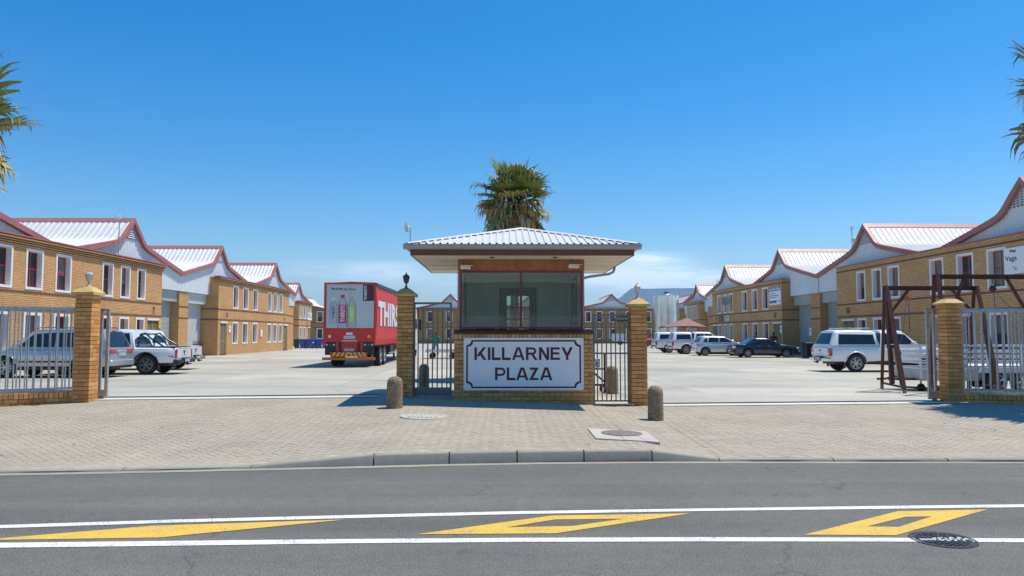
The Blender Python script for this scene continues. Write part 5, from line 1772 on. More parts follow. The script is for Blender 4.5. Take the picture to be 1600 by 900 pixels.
# --- pickups
pk_deck = [(0, 1.06), (1.7, 1.08), (3.2, 1.09), (3.95, 1.10), (4.5, 1.05), (5.05, 0.99), (5.3, 0.86)]
def pickup_details(t, c, canopy=True, tail='tall', roof=True, bumper='chrome'):
    for s_ in (1, -1):
        # tail lights wrap the corner
        if tail == 'tall':
            MB().bevbox(-0.012, 0.13, min(s_ * 0.70, s_ * 0.90), max(s_ * 0.70, s_ * 0.90), 0.68, 1.02, 0.02).build('taillight', 'light_red', t)
            MB().bevbox(-0.018, 0.06, min(s_ * 0.71, s_ * 0.86), max(s_ * 0.71, s_ * 0.86), 0.74, 0.83, 0.01).build('reversing_light', 'light_clear', t)
        else:
            c.side_panel([(-0.0, 0.66), (0.14, 0.70), (0.30, 0.74), (0.10, 1.02), (0.0, 1.02)], s_, 0.012, 0.05, False).build('taillight', 'light_red', t, fix=True)
            MB().bevbox(-0.014, 0.05, min(s_ * 0.70, s_ * 0.83), max(s_ * 0.70, s_ * 0.83), 0.66, 1.0, 0.012).build('taillight', 'light_red', t)
        MB().bevbox(5.10, 5.27, min(s_ * 0.50, s_ * 0.84), max(s_ * 0.50, s_ * 0.84), 0.78, 0.96, 0.03).build('headlight', 'light_clear', t)
    bm_ = 'chrome' if bumper == 'chrome' else 'plastic_black'
    MB().bevbox(-0.13, 0.10, -0.88, 0.88, 0.46, 0.60, 0.03).build('rear_bumper', bm_, t)
    MB().box(-0.14, -0.02, -0.32, 0.32, 0.47, 0.66).build('bumper_step', 'plastic_black', t)
    plate(t, -0.142, 0, 0.56)
    MB().box(-0.17, -0.10, -0.05, 0.05, 0.36, 0.46).tube([(-0.30, 0, 0.42), (-0.12, 0, 0.40)], 0.025, 8).build('tow_bar', 'plastic_black', t)
    MB().bevbox(5.08, 5.36, -0.86, 0.86, 0.38, 0.62, 0.05).build('front_bumper', 'plastic_black' if bumper != 'chrome' else 'paint_white', t)
    MB().bevbox(5.18, 5.33, -0.42, 0.42, 0.64, 0.92, 0.02).build('grille', 'black_gloss', t)
    # tailgate outline and handle
    for z in (0.645, 1.035):
        MB().box(-0.003, 0.004, -0.70, 0.70, z, z + 0.01).build('tailgate_gap', 'plastic_black', t)
    MB().bevbox(-0.02, 0.004, -0.10, 0.10, 0.90, 0.95, 0.008).build('tailgate_handle', 'plastic_black', t)
    MB().lathe([(0.0, -0.012), (0.055, -0.008), (0.06, 0.0)], 14, (0.0, 0, 0.82), 'X').build('tailgate_badge', 'chrome', t)
    for s_ in (1, -1):
        MB().box(2.0, 3.55, min(s_ * 0.80, s_ * 0.95), max(s_ * 0.80, s_ * 0.95), 0.40, 0.44).build('side_step', 'plastic_black', t)
        for xw in (c.wheels[0] - 0.46, c.wheels[1] - 0.46):
            MB().box(xw - 0.01, xw + 0.005, min(s_ * 0.66, s_ * 0.90), max(s_ * 0.66, s_ * 0.90), 0.18, 0.46).build('mud_flap', 'plastic_black', t)
def canopy_pickup(label, loc, rz, rack=True, single=False):
    if single:
        cab = (2.2, 2.32, 3.30, 4.02, 1.79)
        wins = [[(0.42, 1.18), (2.02, 1.18), (1.98, 1.60), (0.50, 1.62)], [(2.42, 1.18), (2.95, 1.18), (2.95, 1.64), (2.46, 1.64)], [(3.0, 1.18), (3.72, 1.18), (3.36, 1.60), (3.0, 1.64)]]
        can = (0.03, 0.34, 2.10, 2.18, 1.79)
    else:
        cab = (1.72, 1.86, 3.20, 3.98, 1.79)
        wins = [[(0.35, 1.20), (1.55, 1.20), (1.52, 1.60), (0.42, 1.60)], [(1.95, 1.18), (2.62, 1.18), (2.62, 1.64), (2.02, 1.64)], [(2.68, 1.18), (3.62, 1.18), (3.24, 1.62), (2.68, 1.65)]]
        can = (0.03, 0.20, 1.60, 1.70, 1.78)
    c = Car(5.3, 0.92, pk_deck, [can, cab], (1.15, 4.35), 0.385, sill=0.44)
    def det(t, c):
        pickup_details(t, c)
        if rack:
            for x in (0.75, 1.75):
                MB().tube([(x, -0.62, 1.80), (x, -0.60, 1.87), (x, 0.60, 1.87), (x, 0.62, 1.80)], 0.018, 6).build('roof_bar', 'chrome', t)
            for s_ in (1, -1): MB().tube([(0.62, s_ * 0.52, 1.88), (1.95, s_ * 0.52, 1.88)], 0.016, 6).build('roof_bar', 'galvanised', t)
        g = cab[0] + 0.02
        MB().box(can[3] - 0.01, cab[0] + 0.05, -0.80, 0.80, 1.05, 1.66).build('cab_gap', 'plastic_black', t)
        # rub strip along the canopy base
        for s_ in (1, -1):
            MB().bar((0.05, s_ * (c.hg(0.5, 1.10) + 0.004), 1.105), (can[3], s_ * (c.hg(1.5, 1.10) + 0.004), 1.105), 0.02, 0.02).build('seal_strip', 'plastic_black', t)
    return make_car('canopy_pickup', label, 'pickup truck', c, loc, rz, 'paint_white', windows=wins,
        screens=[('rear_window', (can[0] + 0.045, can[1] - 0.03, 1.19, 1.66, 0.13)), ('windscreen', (cab[3] - 0.06, cab[2] + 0.04, 1.17, 1.68, 0.07))],
        details=det, houses=['canopy', 'cabin'], doors=[(cab[0] + 0.10, 0.52, 1.04), (2.65 if not single else 2.98, 0.52, 1.04), (3.75, 0.52, 1.04)], handles=[(2.35, 0.96), (3.1, 0.96)] if not single else [(3.2, 0.96)], flares='paint_white')

# right side, noses toward the right row
def R_at(px, depth): return (AX(px, depth), depth, 0)
E = canopy_pickup('white canopy pickup with a roof rack, parked nearest on the right behind the rusty hoist', (13.85, 32.3, 0), R(1.0), single=True)
canopy_pickup('white canopy pickup furthest back, left of the two at the shade roof', (AX(1021, 64.4), 64.4, 0), R(1), rack=False)
canopy_pickup('white canopy pickup between the furthest pickup and the pale hatchback', (AX(1046, 60.2), 60.2, 0), R(1), rack=False)

# open pickup on the left, nose toward the left row
c = Car(5.3, 0.93, pk_deck, [(1.62, 1.80, 3.15, 3.95, 1.80)], (1.15, 4.35), 0.40, sill=0.46)
def hil(t, c):
    pickup_details(t, c, tail='wrap', bumper='black')
    MB().box(0.06, 1.60, -0.80, 0.80, 1.085, 1.115).build('bed_cover', 'plastic_black', t)
    for s_ in (1, -1):
        MB().tube([(1.55, s_ * 0.74, 1.12), (1.48, s_ * 0.68, 1.62), (1.30, s_ * 0.66, 1.66), (1.05, s_ * 0.70, 1.44), (0.55, s_ * 0.74, 1.13)], 0.032, 8).build('sports_bar', 'black_gloss', t, smooth=50)
        MB().tube([(1.44, s_ * 0.67, 1.60), (0.98, s_ * 0.73, 1.14)], 0.026, 8).build('sports_bar', 'black_gloss', t, smooth=50)
    MB().tube([(1.46, -0.68, 1.62), (1.46, 0.68, 1.62)], 0.03, 8).build('sports_bar', 'black_gloss', t, smooth=50)
def left_at(px, depth): return (AX(px, depth), depth, 0)
make_car('pickup', 'white double cab pickup with black sports bar, beside the silver wagon', 'pickup truck', c, (-13.15, 30.7, 0), R(180 + 2), 'paint_white',
    windows=[[(1.78, 1.20), (2.42, 1.20), (2.42, 1.66), (1.90, 1.66)], [(2.48, 1.20), (3.58, 1.20), (3.18, 1.64), (2.48, 1.67)]],
    screens=[('rear_window', (1.66, 1.80, 1.22, 1.68, 0.10)), ('windscreen', (3.89, 3.19, 1.18, 1.69, 0.07))], details=hil, doors=[(1.72, 0.55, 1.05), (2.45, 0.55, 1.05), (3.70, 0.55, 1.05)], handles=[(1.95, 0.97), (2.72, 0.97)], flares='plastic_black', dark=True, Ww=0.26)

make_car('pickup', 'white pickup mostly hidden behind the white double cab pickup with the sports bar', 'pickup truck', c, (-14.25, 34.5, 0), R(180 + 1), 'paint_white',
    windows=[[(1.78, 1.20), (2.42, 1.20), (2.42, 1.66), (1.90, 1.66)], [(2.48, 1.20), (3.58, 1.20), (3.18, 1.64), (2.48, 1.67)]],
    screens=[('rear_window', (1.66, 1.80, 1.22, 1.68, 0.10)), ('windscreen', (3.89, 3.19, 1.18, 1.69, 0.07))], details=lambda t, c: pickup_details(t, c, tail='wrap'), doors=[(1.72, 0.55, 1.05), (2.45, 0.55, 1.05), (3.70, 0.55, 1.05)], handles=[(1.95, 0.97), (2.72, 0.97)], flares='plastic_black', Ww=0.26)

# silver wagon left
c = Car(4.85, 0.93, [(0, 1.02), (1.0, 1.06), (3.4, 1.09), (4.1, 1.08), (4.6, 0.98), (4.85, 0.82)], [(0.04, 0.34, 2.95, 3.80, 1.80)], (0.98, 3.83), 0.39, sill=0.40, lean=0.27)
def suv(t, c):
    for s_ in (1, -1):
        MB().tube([(0.5, s_ * 0.66, 1.80), (0.6, s_ * 0.66, 1.86), (2.7, s_ * 0.66, 1.86), (2.85, s_ * 0.66, 1.80)], 0.016, 6).build('roof_rail', 'plastic_black', t)
        MB().bevbox(-0.014, 0.06, min(s_ * 0.38, s_ * 0.86), max(s_ * 0.38, s_ * 0.86), 0.90, 1.04, 0.015).build('taillight', 'light_red', t)
        c.side_panel([(0.0, 0.92), (0.16, 0.92), (0.30, 1.03), (0.0, 1.05)], s_, 0.01, 0.05, False).build('taillight', 'light_red', t, fix=True)
        MB().bevbox(-0.05, 0.0, min(s_ * 0.60, s_ * 0.80), max(s_ * 0.60, s_ * 0.80), 0.50, 0.56, 0.01).build('rear_reflector', 'light_red', t)
        MB().bevbox(4.62, 4.83, min(s_ * 0.5, s_ * 0.82), max(s_ * 0.5, s_ * 0.82), 0.76, 0.92, 0.03).build('headlight', 'light_clear', t)
        MB().box(1.5, 3.3, min(s_ * 0.80, s_ * 0.96), max(s_ * 0.80, s_ * 0.96), 0.34, 0.38).build('side_step', 'plastic_black', t)
        MB().bar((1.45, s_ * 0.935, 0.60), (3.3, s_ * 0.935, 0.60), 0.02, 0.06).build('side_moulding', 'plastic_black', t)
    MB().bevbox(-0.07, 0.08, -0.84, 0.84, 0.44, 0.66, 0.04).build('rear_bumper', 'paint_silver', t)
    MB().bevbox(-0.05, 0.08, -0.70, 0.70, 0.34, 0.44, 0.02).build('bumper_skirt', 'plastic_black', t)
    plate(t, -0.02, 0, 0.86)
    MB().box(-0.022, 0.0, -0.35, 0.35, 0.94, 0.965).build('tailgate_trim', 'chrome', t)
    MB().bevbox(0.30, 0.36, -0.18, 0.18, 1.73, 1.755, 0.005).build('brake_light', 'light_red', t)
    MB().bevbox(4.66, 4.9, -0.82, 0.82, 0.38, 0.62, 0.05).build('front_bumper', 'paint_silver', t)
    MB().bevbox(4.72, 4.87, -0.42, 0.42, 0.66, 0.84, 0.02).build('grille', 'black_gloss', t)
make_car('wagon', 'silver seven seat wagon behind the left fence, rear toward the driveway', 'car', c, (-14.55, 28.45, 0), R(180), 'paint_silver',
    windows=[[(0.42, 1.17), (1.05, 1.14), (1.05, 1.66), (0.58, 1.64)], [(1.11, 1.14), (1.98, 1.14), (1.98, 1.68), (1.11, 1.67)], [(2.05, 1.14), (3.36, 1.16), (2.88, 1.62), (2.05, 1.68)]],
    screens=[('rear_window', (0.09, 0.31, 1.13, 1.70, 0.10)), ('windscreen', (3.72, 2.98, 1.15, 1.70, 0.07))], details=suv, doors=[(1.28, 0.5, 1.04), (2.02, 0.45, 1.05), (3.38, 0.45, 1.05)], handles=[(1.3, 0.98), (2.25, 0.98)], flares='paint_silver')
# third vehicle half hidden behind the white pickup
hatch_deck = [(0, 0.90), (0.8, 0.93), (2.6, 0.97), (3.2, 0.98), (3.65, 0.88), (3.9, 0.72)]
def hatch_details(t, c, paint):
    for s_ in (1, -1):
        MB().bevbox(-0.012, 0.08, min(s_ * 0.60, s_ * 0.80), max(s_ * 0.60, s_ * 0.80), 0.72, 0.93, 0.02).build('taillight', 'light_red', t)
        c.side_panel([(0.0, 0.72), (0.12, 0.74), (0.30, 0.92), (0.0, 0.95)], s_, 0.01, 0.05, False).build('taillight', 'light_clear', t, fix=True)
        MB().bevbox(c.L - 0.36, c.L - 0.04, min(s_ * 0.50, s_ * 0.76), max(s_ * 0.50, s_ * 0.76), 0.66, 0.82, 0.03).build('headlight', 'light_clear', t)
    MB().bevbox(-0.06, 0.10, -0.76, 0.76, 0.36, 0.60, 0.04).build('rear_bumper', paint, t)
    plate(t, -0.062, 0, 0.50, 0.46)
    MB().bevbox(c.L - 0.2, c.L + 0.04, -0.74, 0.74, 0.26, 0.50, 0.05).build('front_bumper', paint, t)
c = Car(3.9, 0.85, hatch_deck, [(0.06, 0.42, 2.15, 3.02, 1.47)], (0.62, 3.08), 0.305, sill=0.27, lean=0.26)
hw_ = [[(0.48, 1.06), (0.78, 1.03), (0.78, 1.30), (0.62, 1.30)], [(0.86, 1.02), (1.62, 1.02), (1.62, 1.36), (0.92, 1.35)], [(1.70, 1.02), (2.68, 1.04), (2.15, 1.33), (1.70, 1.37)]]
hs_ = [('rear_window', (0.12, 0.39, 1.03, 1.38, 0.09)), ('windscreen', (2.94, 2.19, 1.03, 1.38, 0.06))]
make_car('hatchback', 'pale silver hatchback parked between the canopy pickup and the dark sedan', 'car', c, (AX(1084.5, 55.8), 55.8, 0), R(1), 'paint_pearl', windows=hw_, screens=hs_, details=lambda t, c: hatch_details(t, c, 'paint_pearl'), doors=[(0.84, 0.35, 0.93), (1.66, 0.3, 0.95), (2.72, 0.3, 0.95)], handles=[(0.95, 0.86), (1.85, 0.87)], style='ten', Ww=0.19)
# dark sedan
c = Car(4.55, 0.85, [(0, 0.90), (0.9, 0.93), (1.2, 0.93), (3.0, 0.92), (3.6, 0.88), (4.3, 0.78), (4.55, 0.62)], [(0.82, 1.42, 2.45, 3.20, 1.36)], (0.95, 3.62), 0.305, sill=0.26, lean=0.26)
def sed(t, c):
    for s_ in (1, -1):
        MB().bevbox(-0.012, 0.10, min(s_ * 0.42, s_ * 0.80), max(s_ * 0.42, s_ * 0.80), 0.66, 0.80, 0.015).build('taillight', 'light_clear' if s_ < 0 else 'light_red', t)
        MB().bar((1.0, s_ * 0.852, 0.55), (3.2, s_ * 0.852, 0.55), 0.015, 0.05).build('side_moulding', 'plastic_black', t)
        MB().bevbox(4.35, 4.54, min(s_ * 0.42, s_ * 0.76), max(s_ * 0.42, s_ * 0.76), 0.58, 0.72, 0.02).build('headlight', 'light_clear', t)
    MB().bevbox(-0.08, 0.12, -0.80, 0.80, 0.34, 0.56, 0.04).build('rear_bumper', 'plastic_black', t)
    plate(t, -0.082, 0, 0.47, 0.5)
    MB().bevbox(4.4, 4.62, -0.78, 0.78, 0.26, 0.48, 0.04).build('front_bumper', 'plastic_black', t)
make_car('sedan', 'dark navy sedan parked nose in under the sign of unit 17', 'car', c, (AX(1141, 51.5), 51.5, 0), R(1), 'paint_navy',
    windows=[[(1.18, 1.0), (1.48, 0.99), (1.48, 1.22), (1.42, 1.22)], [(1.53, 0.98), (2.16, 0.98), (2.16, 1.26), (1.53, 1.25)], [(2.22, 0.98), (2.92, 0.98), (2.46, 1.22), (2.22, 1.26)]],
    screens=[('rear_window', (0.90, 1.36, 0.97, 1.27, 0.07)), ('windscreen', (3.12, 2.50, 0.97, 1.27, 0.06))], details=sed, doors=[(1.50, 0.35, 0.90), (2.19, 0.3, 0.90), (3.02, 0.3, 0.88)], handles=[(1.7, 0.82), (2.4, 0.82)], style='ten', Ww=0.19)

# --- curtain sided lorry
TX0, TX1, TYr = AX(505.5, 36.3), AX(587, 36.3), 36.3
TL = thing('curtain_sided_lorry', 'red curtain sided lorry standing rear on behind the left gate pillar', 'lorry', ((TX0 + TX1) / 2, TYr, 0), 0)
hw2 = (TX1 - TX0) / 2
zt_, zb_ = 4.15, 1.22
Lt = 13.4
MB().box(-hw2 + 0.03, hw2 - 0.02, 0.06, Lt, zb_ + 0.10, zt_ - 0.03).build('trailer_box', 'truck_red', TL)
# rear frame
for nm, (x0, x1, z0, z1) in {'a': (-hw2, -hw2 + 0.12, zb_ - 0.15, zt_), 'b': (hw2 - 0.10, hw2, zb_ - 0.15, zt_), 'c': (-hw2 + 0.12, hw2 - 0.10, zt_ - 0.09, zt_)}.items():
    MB().bevbox(x0, x1, -0.02, 0.10, z0, z1, 0.008).build('rear_frame', 'truck_red', TL)
panel = MB().box(-hw2 + 0.12, hw2 - 0.10, 0.0, 0.06, 1.92, zt_ - 0.09).build('rear_panel', 'truck_grey', TL)
MB().box(-hw2 + 0.12, hw2 - 0.10, 0.0, 0.06, zb_ + 0.03, 1.915).build('rear_panel', 'truck_red', TL)
low = MB().box(-hw2 + 0.62, hw2 - 0.62, -0.01, 0.05, 0.66, zb_ + 0.028).build('lower_panel', 'truck_red', TL)
MB().box(-0.004, 0.004, -0.004, 0.0, 1.25, zt_ - 0.1).build('door_seam', 'plastic_black', panel)
for z in (2.35, 2.9, 3.75):
    MB().box(-hw2 + 0.13, hw2 - 0.11, -0.003, 0.0, z, z + 0.008).build('door_seam', 'truck_white', panel)
def px2(px, py):  # position on the rear panel
    p = at(px, py, TYr); return p.x - (TX0 + TX1) / 2, p.z
def txt(parent, body, px0, px1, py, hpx, mat, y=-0.006, off=0.0, rot=0.0):
    x0, z = px2(px0, py); x1, _ = px2(px1, py)
    me = text_mesh(body, 0.3, mat, 0.001, off)
    X_ = [v.co.x for v in me.vertices]; Y_ = [v.co.y for v in me.vertices]
    me.transform(Matrix.Translation((-(max(X_) + min(X_)) / 2, -(max(Y_) + min(Y_)) / 2, 0)))
    me.transform(Matrix.Diagonal(((x1 - x0) / (max(X_) - min(X_)), hpx / 31.8 / (max(Y_) - min(Y_)), 1, 1)))
    return link('lettering', me, parent, ((x0 + x1) / 2, y, z), (PI / 2, 0, 0))
txt(panel, 'Be bold,', 518.5, 536.5, 451.5, 4.0, 'sign_maroon', off=0.008)
txt(panel, 'Be fresh.', 538, 556.5, 451.8, 4.0, 'sign_maroon')
def bottle(px, py0, py1, wpx, cap_m, lab_m):
    x, z0 = px2(px, py1); _, z1 = px2(px, py0); w_ = wpx / 31.8 / 2; h = z1 - z0
    o = link('printed_bottle', None, panel, (x, -0.004, z0))
    out = [(-w_ * .85, 0), (w_ * .85, 0), (w_, .04 * h), (w_, .68 * h), (w_ * .8, .78 * h), (w_ * .42, .86 * h), (w_ * .40, .90 * h), (-w_ * .40, .90 * h), (-w_ * .42, .86 * h), (-w_ * .8, .78 * h), (-w_, .68 * h), (-w_, .04 * h)]
    e = 1.16
    MB().add([(a * e, 0.0015, (b_ - h * .45) * 1.02 + h * .45) for a, b_ in out], [tuple(range(12))]).build('bottle_outline', 'print_line', o)
    MB().add([(a, 0, b_) for a, b_ in out], [tuple(range(12))]).build('bottle_shape', 'print_water', o)
    MB().box(-w_ * .45, w_ * .45, -0.003, 0, .90 * h, h).build('bottle_cap', cap_m, o)
    if lab_m: MB().box(-w_ * .93, w_ * .93, -0.003, -0.0005, .14 * h, .70 * h).build('bottle_label', lab_m, o)
    me = text_mesh('THIRSTI', 0.2, 'truck_white' if lab_m else 'print_line', 0.0008, 0.006)
    X_ = [v.co.x for v in me.vertices]; Y_ = [v.co.y for v in me.vertices]
    me.transform(Matrix.Translation((-(max(X_) + min(X_)) / 2, -(max(Y_) + min(Y_)) / 2, 0)))
    me.transform(Matrix.Diagonal((h * .50 / (max(X_) - min(X_)), w_ * 1.0 / (max(Y_) - min(Y_)), 1, 1)))
    me.transform(Matrix.Rotation(PI / 2, 4, 'Z'))
    link('lettering', me, o, (0, -0.0045, .42 * h), (PI / 2, 0, 0))
bottle(520.5, 465.5, 505, 10, 'truck_white', None)
bottle(535, 460.5, 512.5, 13, 'print_pink', 'print_pink')
bottle(549.5, 464, 510.5, 11.5, 'print_green', 'print_green')
tb = MB().box(px2(573, 0)[0], hw2 - 0.11, -0.008, 0.0, px2(0, 470)[1], zt_ - 0.10).build('corner_badge', 'sign_maroon', panel)
me = text_mesh('THIRSTI', 0.2, 'truck_white', 0.001, 0.006)
X_ = [v.co.x for v in me.vertices]; Y_ = [v.co.y for v in me.vertices]
me.transform(Matrix.Translation((-(max(X_) + min(X_)) / 2, -(max(Y_) + min(Y_)) / 2, 0)))
me.transform(Matrix.Diagonal((0.70 / (max(X_) - min(X_)), 0.14 / (max(Y_) - min(Y_)), 1, 1))); me.transform(Matrix.Rotation(PI / 2, 4, 'Z'))
link('lettering', me, tb, (px2(576.8, 0)[0], -0.010, px2(0, 457.5)[1]), (PI / 2, 0, 0))
# stickers, badges, plate
for (px, py, w_, h, m) in ((546, 521.5, 10, 4, 'truck_white'), (546, 527, 18, 5, 'truck_grey'), (546, 532.5, 24, 1.2, 'truck_white')):
    x, z = px2(px, py); w_ /= 63.6; h /= 63.6
    MB().box(x - w_, x + w_, -0.014, -0.010, z - h, z + h).build('sticker', m, TL)
for px, m in ((515, 'truck_white'), (576.5, 'sign_yellow')):
    x, z = px2(px, 525.5); MB().lathe([(0.075, 0), (0.075, -0.006), (0.0, -0.006)], 16, (x, 0, z), 'Y').build('round_sticker', m, TL)
x, z = px2(545.5, 546.8); plt = MB().box(x - 0.24, x + 0.24, -0.018, -0.010, z - 0.055, z + 0.055).build('number_plate', 'plate_white', TL)
for k, u in enumerate((-0.18, -0.12, -0.02, 0.04, 0.10, 0.18)): MB().box(x + u - 0.02, x + u + 0.02, -0.0195, -0.018, z - 0.028, z + 0.028).build('plate_mark', 'sign_text_grey', plt)
for u in (-0.17, 0.0, 0.17):
    x, z = px2(545.5, 540); MB().lathe([(0.07, 0), (0.07, -0.008), (0.052, -0.012), (0.0, -0.012)], 16, (x + u, -0.01, z), 'Y').build('round_light', 'light_red', TL)
for s_ in (-1, 1):
    x0 = s_ * (hw2 - 0.34)
    MB().box(x0 - 0.26, x0 + 0.26, -0.01, 0.06, 0.60, zb_ + 0.02).build('mud_guard', 'plastic_black', TL)
    for k in range(3):
        MB().lathe([(0.045, 0), (0.042, -0.012), (0.0, -0.015)], 12, (x0 - 0.17 + k * 0.17, -0.012, 1.10), 'Y').build('tail_lamp', 'light_clear' if k != 1 else 'light_red', TL)
# hazard board
hz = MB().box(-0.90, 0.90, -0.13, -0.10, 0.52, 0.74).build('hazard_board', 'light_red', TL)
for i in range(8):
    d = 0.12 if i < 4 else -0.12
    a = -0.84 + i * 0.21 + (0.0 if d > 0 else 0.12)
    MB().add([(a, -0.133, 0.525), (a + 0.10, -0.133, 0.525), (a + 0.10 + d, -0.133, 0.735), (a + d, -0.133, 0.735)], [(0, 1, 2, 3)]).build('hazard_stripe', 'sign_yellow', hz)
MB().bevbox(-hw2, hw2, -0.22, -0.06, 0.36, 0.49, 0.012).build('underrun_bar', 'orange', TL)
MB().box(-0.5, -0.4, -0.1, 2.0, 0.5, 1.2).box(0.4, 0.5, -0.1, 2.0, 0.5, 1.2).build('chassis_rail', 'plastic_black', TL)
MB().box(-0.55, 0.55, 0.2, Lt - 0.5, 0.98, 1.3).build('chassis', 'plastic_black', TL)
# curtain: gently pleated side with scalloped hem and straps
def curtain_side(x, sg):
    mb = MB(); n = 150; rows = 7
    for i in range(n + 1):
        y = lerp(0.10, Lt - 0.05, i / n)
        for j in range(rows):
            z = lerp(zb_ + 0.02, zt_ - 0.12, j / (rows - 1))
            bul = math.sin(PI * j / (rows - 1)) * 0.03
            mb.v.append((x + sg * (0.012 * math.sin(i * 0.9) * (1 - 0.5 * j / rows) + bul + 0.01), y, z - (0.05 * (i % 4 in (1, 2)) if j == 0 else 0)))
    for i in range(n):
        for j in range(rows - 1):
            a = i * rows + j; mb.f.append((a, a + rows, a + rows + 1, a + 1)); mb.mi.append(0)
    return mb.build('side_curtain', 'curtain_red', TL, smooth=60)
cur = curtain_side(hw2 - 0.015, 1); curtain_side(-hw2 + 0.015, -1)
for i in range(22):
    y = 0.35 + i * 0.6
    MB().box(hw2 + 0.012, hw2 + 0.022, y - 0.025, y + 0.025, zb_ - 0.22, zb_ + 0.18).build('curtain_strap', 'truck_red', TL)
MB().box(hw2 - 0.06, hw2 - 0.005, 0.1, Lt, zb_ - 0.12, zb_ + 0.0).build('side_rail', 'truck_red', TL)
# black tarpaulin roof edge, sagging
mb = MB(); n = 60
for i in range(n + 1):
    y = lerp(0.04, Lt, i / n); s1 = 0.03 * math.sin(i * 1.1) + 0.02 * math.sin(i * 2.7)
    mb.v += [(-hw2 + 0.02, y, zt_ - 0.02), (0, y, zt_ + 0.04), (hw2 - 0.02, y, zt_ + 0.0), (hw2 + 0.035, y, zt_ - 0.05), (hw2 + 0.045, y, zt_ - 0.20 + s1)]
for i in range(n):
    for j in range(4):
        a = i * 5 + j; mb.f.append((a, a + 5, a + 6, a + 1)); mb.mi.append(0)
mb.build('tarpaulin', 'tarp_black', TL, smooth=70)
# side lettering THIRSTI, letters about 1.3 m tall
me = text_mesh('THIRSTI', 1.0, 'truck_white', 0.003, 0.05, spacing=1.05)
X_ = [v.co.x for v in me.vertices]; Y_ = [v.co.y for v in me.vertices]
me.transform(Matrix.Translation((-min(X_), -(max(Y_) + min(Y_)) / 2, 0)))
me.transform(Matrix.Diagonal((9.3 / (max(X_) - min(X_)), 1.28 / (max(Y_) - min(Y_)), 1, 1)))
o = link('lettering', me, TL, (hw2 + 0.048, 0.42, 2.66), (PI / 2, 0, PI / 2))
for y in (1.9, 3.15, 12.2 - 8.0 + 6.8):
    for s_ in (1, -1): add_wheel(TL, s_ * (hw2 - 0.18), y, 0.5, 0.30, 'ten')
for o in [o for o in TL.children if o.name.startswith('wheel')]:
    s_ = 1 if o.location.x > 0 else -1
    o.rotation_euler = (0, 0, -PI / 2 * s_)
for s_ in (1, -1):
    MB().box(s_ * (hw2 - 0.06) - 0.03, s_ * (hw2 - 0.06) + 0.03, 4.6, 9.6, 0.55, 0.62).build('side_guard', 'galvanised', TL)
    MB().box(s_ * (hw2 - 0.25) - 0.2, s_ * (hw2 - 0.25) + 0.2, 5.0, 6.2, 0.5, 1.0).build('tool_box', 'plastic_black', TL)
    MB().box(s_ * 0.7 - 0.06, s_ * 0.7 + 0.06, 9.9, 10.0, 0.1, 1.0).build('landing_leg', 'gate_steel', TL)
# tractor unit ahead of it
cab = link('tractor_cab', None, TL, (0, Lt + 0.6, 0))
MB().prism([(2.0, 0.9), (2.0, 3.55), (2.5, 3.95), (3.1, 3.7), (3.95, 2.6), (4.1, 1.6), (4.1, 0.5), (2.0, 0.5)], -hw2 + 0.06, hw2 - 0.06, 'YZ').build('cab_shell', 'truck_white', cab, fix=True)
MB().box(-0.5, 0.5, -2.5, 2.2, 0.7, 1.0).build('cab_chassis', 'plastic_black', cab)
MB().prism([(2.0, 2.2), (2.0, 3.55), (2.35, 3.8), (2.9, 3.2), (2.5, 2.2)], hw2 - 0.058, hw2 - 0.045, 'YZ').build('cab_graphic', 'truck_red', cab, fix=True)
MB().prism([(2.9, 2.0), (3.7, 2.0), (3.6, 2.7), (2.9, 2.7)], hw2 - 0.058, hw2 - 0.045, 'YZ').build('cab_window', 'car_glass', cab, fix=True)
MB().bevbox(hw2 + 0.05, hw2 + 0.25, 3.85, 4.0, 1.9, 2.7, 0.02).build('cab_mirror', 'plastic_black', cab)
for y in (-0.3, 3.2):
    for s_ in (1, -1):
        ty, ri, br, _ = wheel_parts(0.5, 0.30, 'ten')
        q = link('cab_wheel', ty, cab, (s_ * (hw2 - 0.2), y, 0.5), (0, 0, -PI / 2 * s_))

# ================================================================== PEOPLE
def skin_body(name, mat, joints, bones, root, parent, sub=1):
    """continuous figure grown round a jointed skeleton"""
    me = bpy.data.meshes.new(name)
    ks = list(joints); me.from_pydata([joints[k][0] for k in ks], [(ks.index(a), ks.index(b_)) for a, b_ in bones], [])
    o = bpy.data.objects.new(name, me); COL.objects.link(o)
    m = o.modifiers.new('s', 'SKIN'); m.use_smooth_shade = True
    if not me.skin_vertices: me.skin_vertices.new()
    for i, k in enumerate(ks):
        r = joints[k][1]; sv = me.skin_vertices[0].data[i]
        sv.radius = (r, r) if isinstance(r, (int, float)) else r
        sv.use_root = (k == root)
    m2 = o.modifiers.new('u', 'SUBSURF'); m2.levels = sub; m2.render_levels = sub
    bpy.context.view_layer.update()
    m_ = bpy.data.meshes.new_from_object(o.evaluated_get(bpy.context.evaluated_depsgraph_get()))
    bpy.data.objects.remove(o)
    m_.materials.clear(); m_.materials.append(MATS[mat]); m_.name = name
    return link(name, m_, parent)
